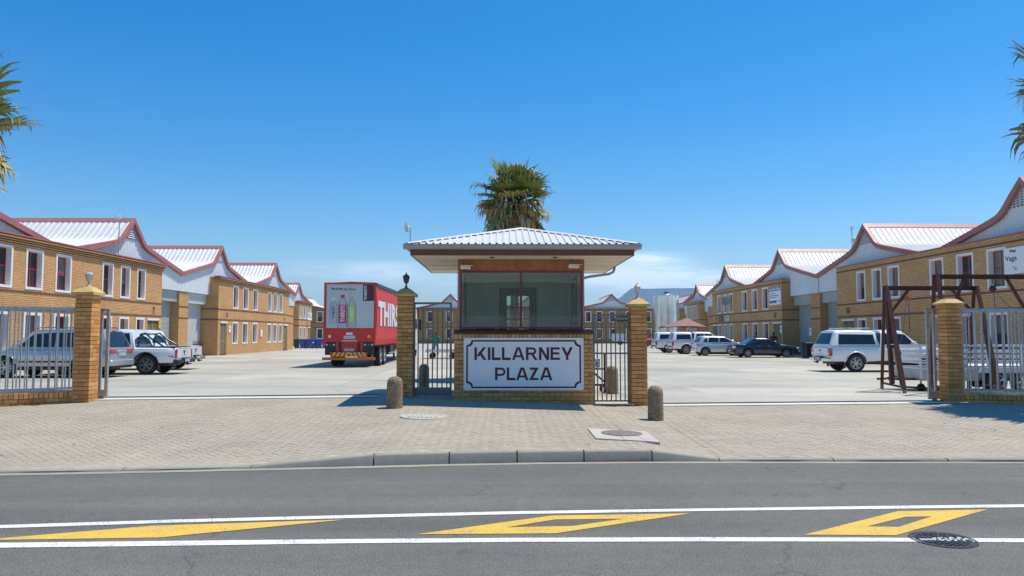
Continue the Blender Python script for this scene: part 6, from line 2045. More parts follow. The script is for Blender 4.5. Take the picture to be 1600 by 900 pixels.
def person(label, loc, rz, cloth, arms, legs=((0.0, 0.0), (0.0, 0.0)), lean=0.0, legcloth=None, boots='plastic_black'):
    """figure 1.75 m tall facing +y; arms = ((elbow),(wrist)) for left and right"""
    t = thing('person', label, 'person', loc, rz)
    J = {}
    def L_(p): return (p[0], p[1] + lean * max(0, p[2] - 0.95), p[2])
    J['pelvis'] = (L_((0, 0, 0.95)), (0.14, 0.105)); J['waist'] = (L_((0, 0, 1.10)), (0.125, 0.095)); J['chest'] = (L_((0, 0.0, 1.30)), (0.155, 0.11))
    J['collar'] = (L_((0, 0, 1.44)), (0.10, 0.075)); J['neck'] = (L_((0, 0.005, 1.50)), 0.053); J['jaw'] = (L_((0, 0.03, 1.57)), (0.068, 0.078)); J['skull'] = (L_((0, 0.015, 1.66)), (0.077, 0.095)); J['crown'] = (L_((0, 0.0, 1.725)), (0.05, 0.06))
    J['nose'] = (L_((0, 0.115, 1.615)), 0.014)
    B = [('pelvis', 'waist'), ('waist', 'chest'), ('chest', 'collar'), ('collar', 'neck'), ('neck', 'jaw'), ('jaw', 'skull'), ('skull', 'crown'), ('jaw', 'nose')]
    for s_, nm, (el, wr), (fx, fy) in ((-1, 'l', arms[0], legs[0]), (1, 'r', arms[1], legs[1])):
        J[nm + 'sh'] = (L_((s_ * 0.19, 0, 1.41)), 0.062)
        J[nm + 'el'] = (L_(el), 0.043); J[nm + 'wr'] = (L_(wr), 0.029)
        B += [('collar', nm + 'sh'), (nm + 'sh', nm + 'el'), (nm + 'el', nm + 'wr')]
        e, w_ = Vector(L_(el)), Vector(L_(wr)); d = (w_ - e).normalized()
        J[nm + 'pa'] = (tuple(w_ + d * 0.07), (0.038, 0.02)); B.append((nm + 'wr', nm + 'pa'))
        side = d.cross(Vector((0, 0, 1)) if abs(d.z) < 0.9 else Vector((0, 1, 0))).normalized()
        curl = side.cross(d).normalized()
        for k, ln in enumerate((0.075, 0.085, 0.08, 0.062)):
            b0 = w_ + d * 0.09 + side * (k - 1.5) * 0.02
            J[f'{nm}f{k}'] = (tuple(b0 + d * ln * 0.5), 0.0085); J[f'{nm}g{k}'] = (tuple(b0 + d * ln * 0.9 + curl * -0.02), 0.0075)
            B += [(nm + 'pa', f'{nm}f{k}'), (f'{nm}f{k}', f'{nm}g{k}')]
        J[nm + 'th'] = (tuple(w_ + d * 0.05 + side * -0.05), 0.0095); B.append((nm + 'wr', nm + 'th'))
        J[nm + 'hip'] = ((s_ * 0.095, 0, 0.88), 0.088); J[nm + 'kn'] = ((s_ * 0.11 + fx * 0.5, fy * 0.5 + 0.02, 0.49), 0.058); J[nm + 'an'] = ((s_ * 0.12 + fx, fy, 0.09), 0.04)
        J[nm + 'to'] = ((s_ * 0.13 + fx, fy + 0.14, 0.035), 0.035)
        B += [('pelvis', nm + 'hip'), (nm + 'hip', nm + 'kn'), (nm + 'kn', nm + 'an'), (nm + 'an', nm + 'to')]
    skin_body('body', 'skin', J, B, 'pelvis', t)
    def grow(r, k): return (r[0] + k, r[1] + k) if isinstance(r, tuple) else r + k
    CJ = {k: (J[k][0], grow(J[k][1], 0.02)) for k in ('pelvis', 'waist', 'chest', 'collar', 'lsh', 'rsh', 'lel', 'rel', 'lwr', 'rwr')}
    CB = [b_ for b_ in B if b_[0] in CJ and b_[1] in CJ]
    if legcloth is None or legcloth == cloth:
        for k in ('lhip', 'rhip', 'lkn', 'rkn', 'lan', 'ran'): CJ[k] = (J[k][0], grow(J[k][1], 0.025))
        CB = [b_ for b_ in B if b_[0] in CJ and b_[1] in CJ]
        skin_body('overall', cloth, CJ, CB, 'pelvis', t)
    else:
        skin_body('jacket', cloth, CJ, CB, 'pelvis', t)
        TJ = {k: (J[k][0], grow(J[k][1], 0.018)) for k in ('pelvis', 'lhip', 'rhip', 'lkn', 'rkn', 'lan', 'ran')}
        skin_body('trousers', legcloth, TJ, [b_ for b_ in B if b_[0] in TJ and b_[1] in TJ], 'pelvis', t)
    for s_, nm in ((-1, 'l'), (1, 'r')):
        a = J[nm + 'an'][0]
        MB().bevbox(a[0] - 0.05, a[0] + 0.05, a[1] - 0.07, a[1] + 0.20, 0.0, 0.10, 0.03).build('boot', boots, t)
    sk = J['skull'][0]
    h = MB(); h.lathe([(0.086, -0.03), (0.092, 0.02), (0.082, 0.06), (0.05, 0.092), (0.0, 0.10)], 16, (sk[0], sk[1] - 0.012, sk[2])); h.build('hair', 'hair', t, smooth=60)
    return t
pg = at(681, 553.5, 58.5)
person('person in green overalls seen from behind through the left gate, left arm held out', (pg.x, 58.5, 0), 0.06, 'overall_green',
       (((-0.42, 0.10, 1.30), (-0.66, 0.22, 1.32)), ((0.36, 0.0, 1.20), (0.42, 0.16, 1.02))), ((-0.05, 0.0), (0.06, 0.08)))
p1 = at(1181.5, 530, 56.5)
person('person in dark clothes standing behind the navy sedan', (p1.x, 56.5, 0), 0.4, 'dark_cloth', (((-0.30, 0.02, 1.15), (-0.27, 0.16, 0.95)), ((0.30, 0.02, 1.15), (0.27, 0.14, 0.93))), legcloth='sign_text_grey')
p1 = at(1208, 530, 56.8)
person('person in a dark red top leaning by the lattice door of unit 17', (p1.x, 56.8, 0), -0.6, 'red_cloth', (((-0.30, 0.08, 1.15), (-0.22, 0.28, 1.05)), ((0.30, 0.05, 1.17), (0.25, 0.24, 1.0))), lean=0.25, legcloth='dark_cloth')

# ================================================================== THINGS IN THE YARD
# flat trailer frame behind the left gate
q = at(690, 560, 50)
T = thing('flatbed_trailer', 'low flat steel trailer standing in the yard below the person in green', 'trailer', (q.x, 49.5, 0), 0.05)
MB().box(-1.0, 1.3, -0.8, 0.8, 0.42, 0.50).build('deck', 'trailer_grey', T)
for s_ in (-1, 1):
    MB().bar((-1.0, s_ * 0.8, 0.56), (1.3, s_ * 0.8, 0.56), 0.05, 0.06).build('side_rail', 'galvanised', T)
for x in (-0.55, 0.75):
    for s_ in (1, -1): MB().lathe([(0.0, -0.07), (0.17, -0.08), (0.20, 0.0), (0.17, 0.08), (0.0, 0.07)], 16, (x, s_ * 0.7, 0.2), 'Y').build('wheel', 'tyre', T, smooth=40)
MB().tube([(1.3, 0, 0.44), (2.0, 0, 0.42)], 0.04, 6).build('drawbar', 'gate_steel', T)
MB().bevbox(0.9, 1.4, -0.4, 0.5, 0.5, 1.0, 0.03).build('engine_cover', 'plastic_black', T)

# red steel frame cart with a long bar behind the right gate
q = at(945, 600, 19.6)
T = thing('steel_trolley', 'dark red steel trolley with a long level bar behind the right pedestrian gate', 'trolley', (q.x, 19.6, gz(q.x, 19.6)), 0)
k = 19.6 / F
MB().bar((0, 0, 0.12), (0, 0, 1.02), 0.05).build('post', 'rust', T)
MB().bar((-0.95, 0, 1.03), (0.75, 0, 1.03), 0.045).build('level_bar', 'gate_steel', T)
MB().bar((-0.75, 0, 0.92), (0.0, 0, 0.27), 0.045).build('brace', 'rust', T)
MB().bar((-0.75, 0, 0.20), (0.0, 0, 0.20), 0.06, 0.05).build('base_bar', 'rust', T)
MB().bar((-0.5, 0, 0.62), (0.0, 0, 0.62), 0.04).build('cross_bar', 'rust', T)
MB().bar((0, -0.4, 0.14), (0, 0.5, 0.14), 0.06, 0.05).build('base_bar', 'rust', T)
for x, y in ((-0.05, -0.35), (-0.05, 0.45), (-0.7, 0.0)):
    MB().lathe([(0.0, -0.025), (0.07, -0.025), (0.075, 0.0), (0.07, 0.025), (0.0, 0.025)], 14, (x, y, 0.075), 'X').build('castor', 'tyre', T)

# lifting frames with chain hoists
def hoist_frame(label, xa, xb, y, ztop, spread, braces, hoist_u, mid=True, depth_skew=0.0):
    zg = gz(xa, y)
    t = thing('hoist_frame', label, 'hoist frame', (xa, y, zg), 0, 'rusty steel lifting frames at the right gate')
    H = ztop - zg; W_ = xb - xa
    def leg_set(u):
        for sy, dx in ((-1, -0.10), (1, 0.31)):
            MB().bar((u, sy * 0.05, H), (u + dx, sy * spread, 0.14), 0.075, 0.075).build('leg', 'rust', t)
            MB().lathe([(0.035, -0.14), (0.045, -0.13), (0.045, -0.03), (0.03, 0.0)], 10, (u + dx, sy * spread, 0.14)).build('foot', 'gate_steel', t)
        MB().bar((u + 0.04, -0.02, H - 0.05), (u + 0.06, -0.55 * spread, 0.2), 0.06, 0.06).build('leg', 'rust', t)
        MB().bar((u - 0.10, -spread, 0.17), (u + 0.31, spread, 0.17), 0.05, 0.05).build('foot_rail', 'rust', t)
    leg_set(0.0); leg_set(W_)
    if mid:
        MB().bar((0.03, 0.0, H - 0.02), (0.12, 0.05, 0.2), 0.10, 0.10).build('post', 'rust', t)
        MB().bar((0.10, -0.1, 1.15), (0.32, -0.12, 0.05), 0.06, 0.06).build('timber_prop', 'bare_timber', t)
        MB().bevbox(0.02, 0.2, -0.1, 0.1, 1.12, 1.24, 0.02).build('clamp', 'plastic_black', t)
        MB().tube([(0.1, -0.1, 1.2), (0.2, -0.14, 1.15), (0.26, -0.14, 1.0), (0.22, -0.12, 0.9)], 0.03, 6).build('cloth_strap', 'plastic_black', t, smooth=60)
    b_ = MB(); b_.box(-0.06, W_ + 0.06, -0.05, 0.05, H - 0.012, H + 0.0).box(-0.06, W_ + 0.06, -0.008, 0.008, H - 0.10, H - 0.012).box(-0.06, W_ + 0.06, -0.05, 0.05, H - 0.112, H - 0.10)
    b_.build('beam', 'rust', t)
    for (u0, u1, dz) in braces:
        MB().bar((u0, 0, H - 0.08), (u1, 0, H - 0.08 - dz), 0.06, 0.06).build('brace', 'rust', t)
    u = hoist_u
    ho = link('chain_hoist', None, t, (u, 0, H - 0.1))
    MB().tube([(0, 0, 0.0), (0.0, 0, -0.12)], 0.022, 8).build('hook', 'gate_steel', ho)
    MB().lathe([(0.0, -0.06), (0.06, -0.055), (0.08, -0.02), (0.08, 0.02), (0.06, 0.055), (0.0, 0.06)], 14, (0, 0, -0.25), 'Y').build('hoist_body', 'orange' if mid else 'rust', ho, smooth=40)
    ch = MB()
    for i in range(24):
        z = -0.36 - i * 0.032
        if i % 2: ch.cbox(0.03, 0, z, 0.026, 0.008, 0.036)
        else: ch.cbox(0.03, 0, z, 0.008, 0.026, 0.036)
    ch.build('load_chain', 'gate_steel', ho, kind='stuff')
    MB().tube([(-0.04, 0, -0.33), (-0.13, -0.05, -0.75), (-0.22, -0.1, -1.2), (-0.35, -0.12, -1.45)] if mid else [(0.04, 0, -0.3), (0.3, -0.05, -0.62), (0.6, -0.1, -0.95), (0.95, -0.1, -1.5)], 0.008, 5).build('hand_chain', 'gate_steel', ho)
    return t
yh = 19.4
xa, xb = AX(1386, yh), AX(1527, yh)
hoist_frame('smaller rusty lifting frame with orange chain hoist, left of the rightmost brick pillar', xa, xb, yh, at(1450, 447, yh).z, 0.95, [(0.62, 0.12, 0.62), (W_ - 0.62 if False else (xb - xa) - 0.65, (xb - xa) - 0.1, 0.62)], (AX(1420, yh) - xa))
yh2 = 17.9
xa2, xb2 = AX(1465, yh2), AX(1642, yh2)
hoist_frame('larger rusty lifting frame with dark chain hoist behind the right fence', xa2, xb2, yh2, at(1530, 429, yh2).z, 0.9, [(AX(1510, yh2) - xa2, AX(1494, yh2) - xa2, 0.6), (AX(1576, yh2) - xa2, AX(1606, yh2) - xa2, 0.85)], AX(1554, yh2) - xa2, mid=False)

# cattle trailer with white rails
yt = 20.4; xt0 = AX(1424, 20.0)
T = thing('cattle_trailer', 'white railed stock trailer standing behind the right sliding gate', 'trailer', (xt0, yt, gz(xt0, yt)), -0.03)
Ltr = 4.4; z0, z1 = 0.36, 1.22
MB().box(0, Ltr, -0.85, 0.85, z0 - 0.06, z0).build('floor_frame', 'galvanised', T)
for s_ in (-1, 1):
    for z in (0.62, 0.77, 0.92, 1.06, z1):
        MB().bar((0, s_ * 0.85, z), (Ltr, s_ * 0.85, z), 0.028, 0.04).build('side_rail', 'paint_white', T)
    for i in range(6):
        x = i * Ltr / 5
        MB().bar((x, s_ * 0.85, z0), (x, s_ * 0.85, z1 + 0.02), 0.045, 0.04).build('upright', 'paint_white', T)
    MB().box(0, Ltr, s_ * 0.85 - 0.008, s_ * 0.85 + 0.008, z0, 0.60).build('side_panel', 'trailer_grey', T)
    MB().prism([(1.4, 0.52), (1.5, 0.66), (2.9, 0.66), (3.0, 0.52)], min(s_ * 0.87, s_ * 1.08), max(s_ * 0.87, s_ * 1.08), 'XZ').build('mudguard', 'trailer_grey', T, fix=True)
    for x in (1.85, 2.55): add_wheel(T, x, s_ * 0.97, 0.29, 0.18, 'five')
for z in (0.62, 0.77, 0.92, 1.06, z1):
    MB().bar((0, -0.85, z), (0, 0.85, z), 0.028, 0.04).build('end_rail', 'paint_white', T)
MB().box(-0.01, 0.01, -0.83, 0.83, z0, 0.60).build('end_panel', 'trailer_grey', T)
MB().tube([(0.0, 0.6, z0 - 0.03), (-0.5, 0.1, 0.30), (-0.75, 0, 0.30)], 0.035, 6).tube([(0.0, -0.6, z0 - 0.03), (-0.5, -0.1, 0.30)], 0.035, 6).build('drawbar', 'rust', T)
for x in (0.12, 0.45):
    MB().lathe([(0.0, -0.035), (0.10, -0.035), (0.11, 0.0), (0.10, 0.035), (0.0, 0.035)], 14, (x, -0.6, 0.11), 'Y').build('jockey_wheel', 'tyre', T)
    MB().bar((x, -0.6, 0.11), (x, -0.6, z0 - 0.05), 0.03).build('jockey_leg', 'gate_steel', T)
MB().tube([(-0.3, -0.55, 0.12), (1.2, -0.95, 0.05)], 0.03, 6).build('loose_pipe', 'rust', T)
# small boat-like load: grey crate and panels on the trailer bed
o = MB().bevbox(1.2, 4.2, -0.6, 0.6, z0 + 0.01, 0.74, 0.05).build('steel_tank', 'trailer_grey', None)
o.location = T.location; o.rotation_euler = T.rotation_euler
tag(o, 'pale grey rectangular tank lying on the white railed stock trailer', 'tank')

# wheelie bins
def wheelie(label, x, y, mat, rz, group=None, sc_=1.0):
    t = thing('wheelie_bin', label, 'bin', (x, y, 0), rz, group)
    b_ = MB(); lo, hi = 0.22, 0.29
    b_.add([(-lo, -lo, 0.06), (lo, -lo, 0.06), (lo, lo, 0.06), (-lo, lo, 0.06), (-hi, -hi, 0.95), (hi, -hi, 0.95), (hi, hi, 0.95), (-hi, hi, 0.95)], [(0, 3, 2, 1), (4, 5, 6, 7), (0, 1, 5, 4), (1, 2, 6, 5), (2, 3, 7, 6), (3, 0, 4, 7)])
    b_.build('bin_body', mat, t)
    MB().bevbox(-hi - 0.02, hi + 0.02, -hi - 0.02, hi + 0.02, 0.95, 0.98, 0.01).build('bin_rim', mat, t)
    MB().prism([(-hi - 0.02, 0.985), (hi + 0.03, 0.985), (hi, 1.05), (-hi * 0.4, 1.09), (-hi, 1.03)], -hi - 0.01, hi + 0.01, 'YZ').build('bin_lid', mat, t, fix=True)
    MB().tube([(-0.2, hi + 0.05, 0.93), (0.2, hi + 0.05, 0.93)], 0.016, 6).build('bin_handle', mat, t)
    for s_ in (-1, 1): MB().lathe([(0.0, -0.03), (0.09, -0.03), (0.1, 0.0), (0.09, 0.03), (0.0, 0.03)], 14, (s_ * 0.24, 0.2, 0.1), 'X').build('bin_wheel', 'tyre', t)
    return t
names = ['blue wheelie bin next to the dark bin, leftmost blue one', 'second blue wheelie bin from the left', 'middle blue wheelie bin with a pale sticker', 'fourth blue wheelie bin from the left', 'rightmost blue wheelie bin, partly hidden by the lorry']
wheelie('dark green wheelie bin at the left end of the row of blue bins', AX(464, 83), 83, 'bin_dark', 0.1)
for i, nm in enumerate(names):
    t = wheelie(nm, AX(473.5 + i * 8.6, 83 + 0.15 * (i % 2)), 83 + 0.15 * (i % 2), 'bin_blue', random.uniform(-0.1, 0.15), 'blue wheelie bins in a row')
    if i in (2, 4): MB().box(-0.12, 0.12, -0.285, -0.275, 0.62, 0.74).build('sticker', 'truck_white', t)
wheelie('black wheelie bin standing by the roller door beside the nearest white canopy pickup', AX(1262, 49), 49, 'plastic_black', 0.2)

# short spiked fence in the open bay on the left
T = thing('spiked_fence', 'short dark red spiked fence across the pale roller door bay on the left', 'fence', (-22.35, 53.6, 0), R(90))
for i in range(10):
    u = i * 0.19
    MB().bar((u, 0, 0.05), (u, 0, 1.05), 0.03).build('spike', 'fence_rail_red', T)
    MB().lathe([(0.022, 0), (0.0, 0.09)], 6, (u, 0, 1.05)).build('spike_tip', 'fence_rail_red', T)
for z in (0.25, 0.85): MB().bar((-0.05, 0, z), (1.76, 0, z), 0.03, 0.04).build('rail', 'fence_rail_red', T)

# stainless tank
q = at(1041.5, 541, 95)
T = thing('storage_tank', 'tall round stainless steel tank behind the brown shade roof', 'tank', (q.x, 95, 0), 0)
rt, ht = 1.62, 6.55
for i in range(3):
    MB().lathe([(rt, i * ht / 3 + 0.02), (rt, (i + 1) * ht / 3 - 0.02)], 40).build('tank_ring', 'stainless', T, smooth=30)
    MB().lathe([(rt + 0.02, (i + 1) * ht / 3 - 0.03), (rt + 0.025, (i + 1) * ht / 3), (rt + 0.02, (i + 1) * ht / 3 + 0.02)], 40).build('weld_band', 'stainless', T, smooth=30)
MB().lathe([(rt, ht), (rt * 0.6, ht + 0.20), (0.35, ht + 0.30), (0.0, ht + 0.31)], 40).build('tank_top', 'stainless', T, smooth=40)
MB().lathe([(0.30, ht + 0.28), (0.30, ht + 0.48), (0.0, ht + 0.50)], 20).build('manway', 'sign_blue', T, smooth=40)
for s_ in (-0.2, 0.2): MB().bar((rt * 0.7 + s_, -rt * 0.8, 0), (rt * 0.7 + s_, -rt * 0.8, ht), 0.04).build('ladder_rail', 'stainless', T)
MB().tube([(-0.4, -0.4, ht + 0.2), (-0.1, -0.4, ht + 0.55), (0.6, -0.4, ht + 0.35)], 0.05, 6).build('top_pipe', 'stainless', T)

# shade roof
q = at(1066, 511, 84)
T = thing('shade_roof', 'brown pink cloth shade roof on thin posts in front of the steel tank', 'shade roof', (q.x, 84, 0), 0)
ap = at(1073, 496.5, 84); hw3 = 31 * 84 / F; ze = at(1066, 511, 84).z; az_ = ap.z
vs = [(-hw3, -2.2, ze), (hw3, -2.2, ze), (hw3, 2.2, ze), (-hw3, 2.2, ze), (ap.x - q.x, 0, az_)]
mb = MB(); nseg = 8
corners = [Vector(v) for v in vs[:4]]; apx = Vector(vs[4])
for i in range(4):
    a, b_ = corners[i], corners[(i + 1) % 4]
    o = len(mb.v)
    for k in range(nseg + 1):
        e = a.lerp(b_, k / nseg) - Vector((0, 0, -0.10 * math.sin(PI * k / nseg)))
        m_ = e.lerp(apx, 0.5) - Vector((0, 0, 0.06))
        mb.v += [tuple(e - Vector((0, 0, 0.10))), tuple(e), tuple(m_), tuple(apx)]
    for k in range(nseg):
        for j in range(3):
            x = o + 4 * k + j; mb.f.append((x, x + 4, x + 5, x + 1)); mb.mi.append(0)
mb.build('shade_canopy', 'shade_cloth', T, smooth=50)
for x, y in ((-hw3 * 0.95, -2.1), (hw3 * 0.95, -2.1), (hw3 * 0.95, 2.1), (-hw3 * 0.95, 2.1), (-0.9, -2.1), (1.0, -2.1)):
    MB().bar((x, y, 0), (x, y, ze - 0.02), 0.06).build('post', 'galvanised', T)

# things at the far end
def far(px, py, d): p = at(px, py, d); return p
q = at(967, 537, 112)
T = thing('cage_trailer', 'small white caged trailer at the far end, seen through the right gate', 'trailer', (q.x, 112, 0), 0)
for z in (0.9, 1.15, 1.4, 1.65): MB().bar((-1.0, -0.6, z), (0.95, -0.6, z), 0.05).build('cage_rail', 'paint_white', T)
for x in (-1.0, -0.5, 0.0, 0.5, 0.95): MB().bar((x, -0.6, 0.6), (x, -0.6, 1.68), 0.05).build('cage_post', 'paint_white', T)
MB().prism([(-1.0, 0.6), (1.1, 0.45), (1.1, 0.75), (-1.0, 0.8)], -0.6, 0.6, 'XZ').build('trailer_bed', 'paint_white', T, fix=True)
for s_ in (-1, 1): MB().lathe([(0.0, -0.1), (0.26, -0.1), (0.3, 0.0), (0.26, 0.1), (0.0, 0.1)], 18, (0.2, s_ * 0.66, 0.3), 'Y').build('wheel', 'tyre', T)
MB().box(-1.0, 0.95, 0.55, 0.6, 0.6, 1.7).build('back_panel', 'trailer_grey', T)

q = at(1012, 540, 98)
T = thing('forklift', 'red forklift at the far end beside the furthest white pickup', 'forklift', (q.x, 98, 0), 0.4)
MB().bevbox(-0.9, 0.5, -0.5, 0.5, 0.25, 1.0, 0.08).build('machine_body', 'truck_red', T)
MB().bevbox(-1.0, -0.5, -0.5, 0.5, 0.3, 1.25, 0.1).build('counterweight', 'truck_red', T)
for s_ in (-1, 1):
    MB().bar((0.45, s_ * 0.42, 1.0), (0.15, s_ * 0.42, 1.95), 0.06).build('cage_post', 'truck_red', T)
    MB().bar((-0.7, s_ * 0.42, 1.2), (-0.6, s_ * 0.42, 1.95), 0.06).build('cage_post', 'truck_red', T)
    MB().bar((0.65, s_ * 0.3, 0.1), (0.65, s_ * 0.3, 2.1), 0.09).build('mast', 'plastic_black', T)
    MB().box(0.7, 1.6, s_ * 0.3 - 0.05, s_ * 0.3 + 0.05, 0.1, 0.14).build('fork', 'gate_steel', T)
    for x in (-0.6, 0.35): MB().lathe([(0.0, -0.1), (0.26, -0.1), (0.28, 0.0), (0.26, 0.1), (0.0, 0.1)], 16, (x, s_ * 0.5, 0.28), 'Y').build('wheel', 'tyre', T)
MB().box(-0.65, 0.2, -0.45, 0.45, 1.93, 1.98).build('overhead_guard', 'truck_red', T)
MB().bevbox(-0.35, -0.3, -0.2, 0.2, 1.0, 1.4, 0.02).box(-0.35, 0.1, -0.2, 0.2, 0.98, 1.06).build('driver_seat', 'plastic_black', T)

# black sign with white arrows on the far front
q = at(972.5, 498, 126.9)
def arrows(t):
    for x in (-0.45, 0.45):
        MB().box(x - 0.28, x + 0.28, -0.04, -0.031, -0.05, 0.05).build('arrow_shaft', 'sign_white', t)
        for s_ in (-1, 1): MB().add([(x + s_ * 0.2, -0.038, -0.16), (x + s_ * 0.38, -0.038, 0.0), (x + s_ * 0.2, -0.038, 0.16)], [(0, 1, 2)]).build('arrow_head', 'sign_white', t)
T = thing('arrow_sign', 'black board with two white double arrows on the far building front', 'sign', (q.x, 126.9, q.z), 0)
MB().bevbox(-0.95, 0.95, -0.03, 0.0, -0.5, 0.5, 0.004).build('board', 'black_gloss', T); arrows(T)

# ---- signs on the building fronts
def on_right(D, off=0.0):  # a point on the right row's front at row distance D
    return rr(RX - off, D)
def board(name, label, D0, D1, z0, z1, parts, left=False, mat='sign_white', off=0.03, X_=None):
    Dm = (D0 + D1) / 2; w_ = abs(D1 - D0); h = z1 - z0
    if left: loc = ((X_ or LX) + off, Dm, (z0 + z1) / 2); rz = rzL
    else:
        x, y, _ = on_right(Dm, off); loc = (x, y, (z0 + z1) / 2); rz = rzR
    t = thing(name, label, 'sign', loc, rz)
    MB().bevbox(-w_ / 2, w_ / 2, -0.02, 0.02, -h / 2, h / 2, 0.004).build('board', mat, t)
    for p in parts:
        if p[0] == 'bar':
            _, a, b_, c_, d_, m_ = p
            MB().box(a * w_ / 2, b_ * w_ / 2, -0.024, -0.0205, c_ * h / 2, d_ * h / 2).build('printed_band', m_, t)
        else:
            _, body, a, b_, c_, hh, m_, bold = p
            me = text_mesh(body, 0.3, m_, 0.001, bold)
            X2 = [v.co.x for v in me.vertices]; Y2 = [v.co.y for v in me.vertices]
            me.transform(Matrix.Translation((-(max(X2) + min(X2)) / 2, -(max(Y2) + min(Y2)) / 2, 0)))
            me.transform(Matrix.Diagonal(((b_ - a) * w_ / 2 / (max(X2) - min(X2)), hh * h / 2 / (max(Y2) - min(Y2)), 1, 1)))
            link('lettering', me, t, ((a + b_) * w_ / 4, -0.0255, c_ * h / 2), (PI / 2, 0, 0))
    return t
board('office_sign', 'white board with a blue heading on the brick front above number 17', 57.98, 60.45, 3.98, 5.46,
      [('bar', -0.98, 0.98, 0.50, 0.97, 'sign_blue'), ('txt', 'Sheriffs Office', -0.9, 0.9, 0.73, 0.34, 'sign_white', 0.004),
       ('bar', -0.9, 0.1, 0.20, 0.27, 'sign_text_grey'), ('bar', -0.9, 0.6, -0.02, 0.05, 'sign_text_grey'), ('bar', -0.9, 0.3, -0.22, -0.15, 'sign_text_grey'),
       ('bar', -0.95, 0.3, -0.80, -0.52, 'sign_blue'), ('bar', 0.5, 0.92, -0.66, -0.58, 'sign_text_grey')])
board('notice_board', 'small dark framed notice board below the upper windows near number 5', 75.3 - 2.4, 75.3 - 1.2, 2.86, 3.44, [('bar', -0.8, 0.8, -0.7, 0.7, 'sign_text_grey')], mat='plastic_black')
board('notice_board', 'small pale notice board to the right of the dark framed one', 70.9, 72.1, 2.86, 3.44, [('bar', -0.6, 0.6, 0.2, 0.4, 'sign_text_grey')], mat='truck_grey')
Dv0 = 22.6 * F / (1578 - 770.0); 
board('company_sign', 'white board with grey lettering high on the nearest right front, cut by the frame', Dv0, Dv0 - 3.3, 4.25, 5.42,
      [('txt', 'West', -0.78, -0.53, 0.74, 0.22, 'plastic_black', 0.012), ('txt', 'Vaga', -0.95, -0.50, 0.14, 0.52, 'sign_maroon', 0.003), ('txt', 'Te', -0.66, -0.52, -0.58, 0.32, 'sign_maroon', 0.0)])
board('blue_sign', 'small white board with blue marks on the set back left front', 103.0, 105.0, 3.55, 4.6, [('bar', -0.8, 0.2, 0.3, 0.6, 'sign_blue'), ('bar', -0.8, 0.8, -0.2, 0.0, 'sign_blue')], left=True, X_=-27.2)
board('yellow_notice', 'small yellow notice beside the lattice door of unit 2', 46.75, 47.05, 2.0, 2.5, [('bar', -0.6, 0.6, -0.1, 0.1, 'sign_text_grey')], left=True, mat='sign_yellow')
board('door_plaque', 'pale plaque beside the lattice door of unit 3', 58.65, 59.1, 1.75, 2.25, [('bar', -0.6, 0.6, 0.2, 0.4, 'sign_text_grey')], left=True)
board('door_plaque', 'pale plaque at the corner beside the lattice door behind the navy sedan', 57.95, 58.3, 1.7, 2.3, [('bar', -0.6, 0.6, 0.2, 0.4, 'sign_text_grey')])
board('pier_plaque', 'white plaque on the brick pier between the grey roller doors on the right', 54.2, 54.6, 1.5, 2.1, [('bar', -0.6, 0.6, 0.2, 0.4, 'sign_text_grey')], off=-0.72)
o = board('meter_box', 'white meter box on the left brick front between two lower windows', 66.2, 66.7, 1.4, 2.0, [], left=True, off=0.06); o['category'] = 'meter box'

# satellite dish on the right front
x, y, _ = on_right(70.6, 0.0)
T = thing('satellite_dish', 'large grey satellite dish bracketed to the right brick front between upper windows', 'satellite dish', (x, y, 4.68), rzR)
MB().tube([(0, 0, 0.2), (0, -0.45, 0.1)], 0.03, 8).build('bracket', 'galvanised', T)
d_ = MB().lathe([(0.0, 0.0), (0.14, 0.01), (0.28, 0.04), (0.38, 0.075), (0.43, 0.10), (0.42, 0.11), (0.28, 0.055), (0.0, 0.015)], 28, (0, 0, 0), 'Y').build('dish', 'gutter_grey', T, smooth=50)
d_.location = (0.1, -0.5, 0.1); d_.rotation_euler = (R(12), 0, R(-105))
MB().tube([(0.15, -0.6, -0.3), (0.45, -1.0, 0.1)], 0.015, 6).build('feed_arm', 'galvanised', T)
MB().lathe([(0.0, 0), (0.04, 0), (0.05, 0.1), (0.0, 0.1)], 10, (0.45, -1.0, 0.05)).build('receiver', 'plastic_white', T)
x, y, _ = rr(22.75, 73.0)
T = thing('small_dish', 'small white dish on the blue gable cladding above the far right windows', 'satellite dish', (x, y, 6.9), rzR)
d_ = MB().lathe([(0.0, 0.0), (0.15, 0.01), (0.32, 0.06), (0.31, 0.075), (0.0, 0.02)], 20, (0, 0, 0), 'Y').build('dish', 'plastic_white', T, smooth=50); d_.location = (0, -0.3, 0); d_.rotation_euler = (R(-15), 0, R(150))
MB().tube([(0, 0, 0), (0, -0.3, 0)], 0.02, 6).build('bracket', 'galvanised', T)
# weather mast over the left row
q = at(193, 395, 41.6)
T = thing('mast', 'thin grey weather mast standing on the left parapet behind unit 2', 'mast', (LX - 0.2, 42.1, 5.9), 0)
MB().tube([(0, 0, 0), (0, 0, 2.25)], 0.028, 6).build('pole', 'galvanised', T)
MB().lathe([(0.0, 0), (0.07, 0.02), (0.075, 0.2), (0.0, 0.24)], 10, (0, 0, 2.25)).build('sensor', 'plastic_white', T)
MB().tube([(0, 0, 2.15), (-0.22, 0, 2.30), (-0.22, 0, 2.42)], 0.015, 5).build('arm', 'galvanised', T)
MB().bevbox(-0.05, 0.07, -0.05, 0.05, 1.0, 1.25, 0.01).build('junction_box', 'galvanised', T)
x, y, _ = rr(22.9, 46.2)
T = thing('roof_aerial', 'small aerial and floodlight on the gable peak of the nearest right unit', 'aerial', (x, y, 7.35), rzR)
MB().tube([(0.3, -0.2, -0.5), (0.3, -0.2, 1.05)], 0.02, 6).build('pole', 'gate_steel', T)
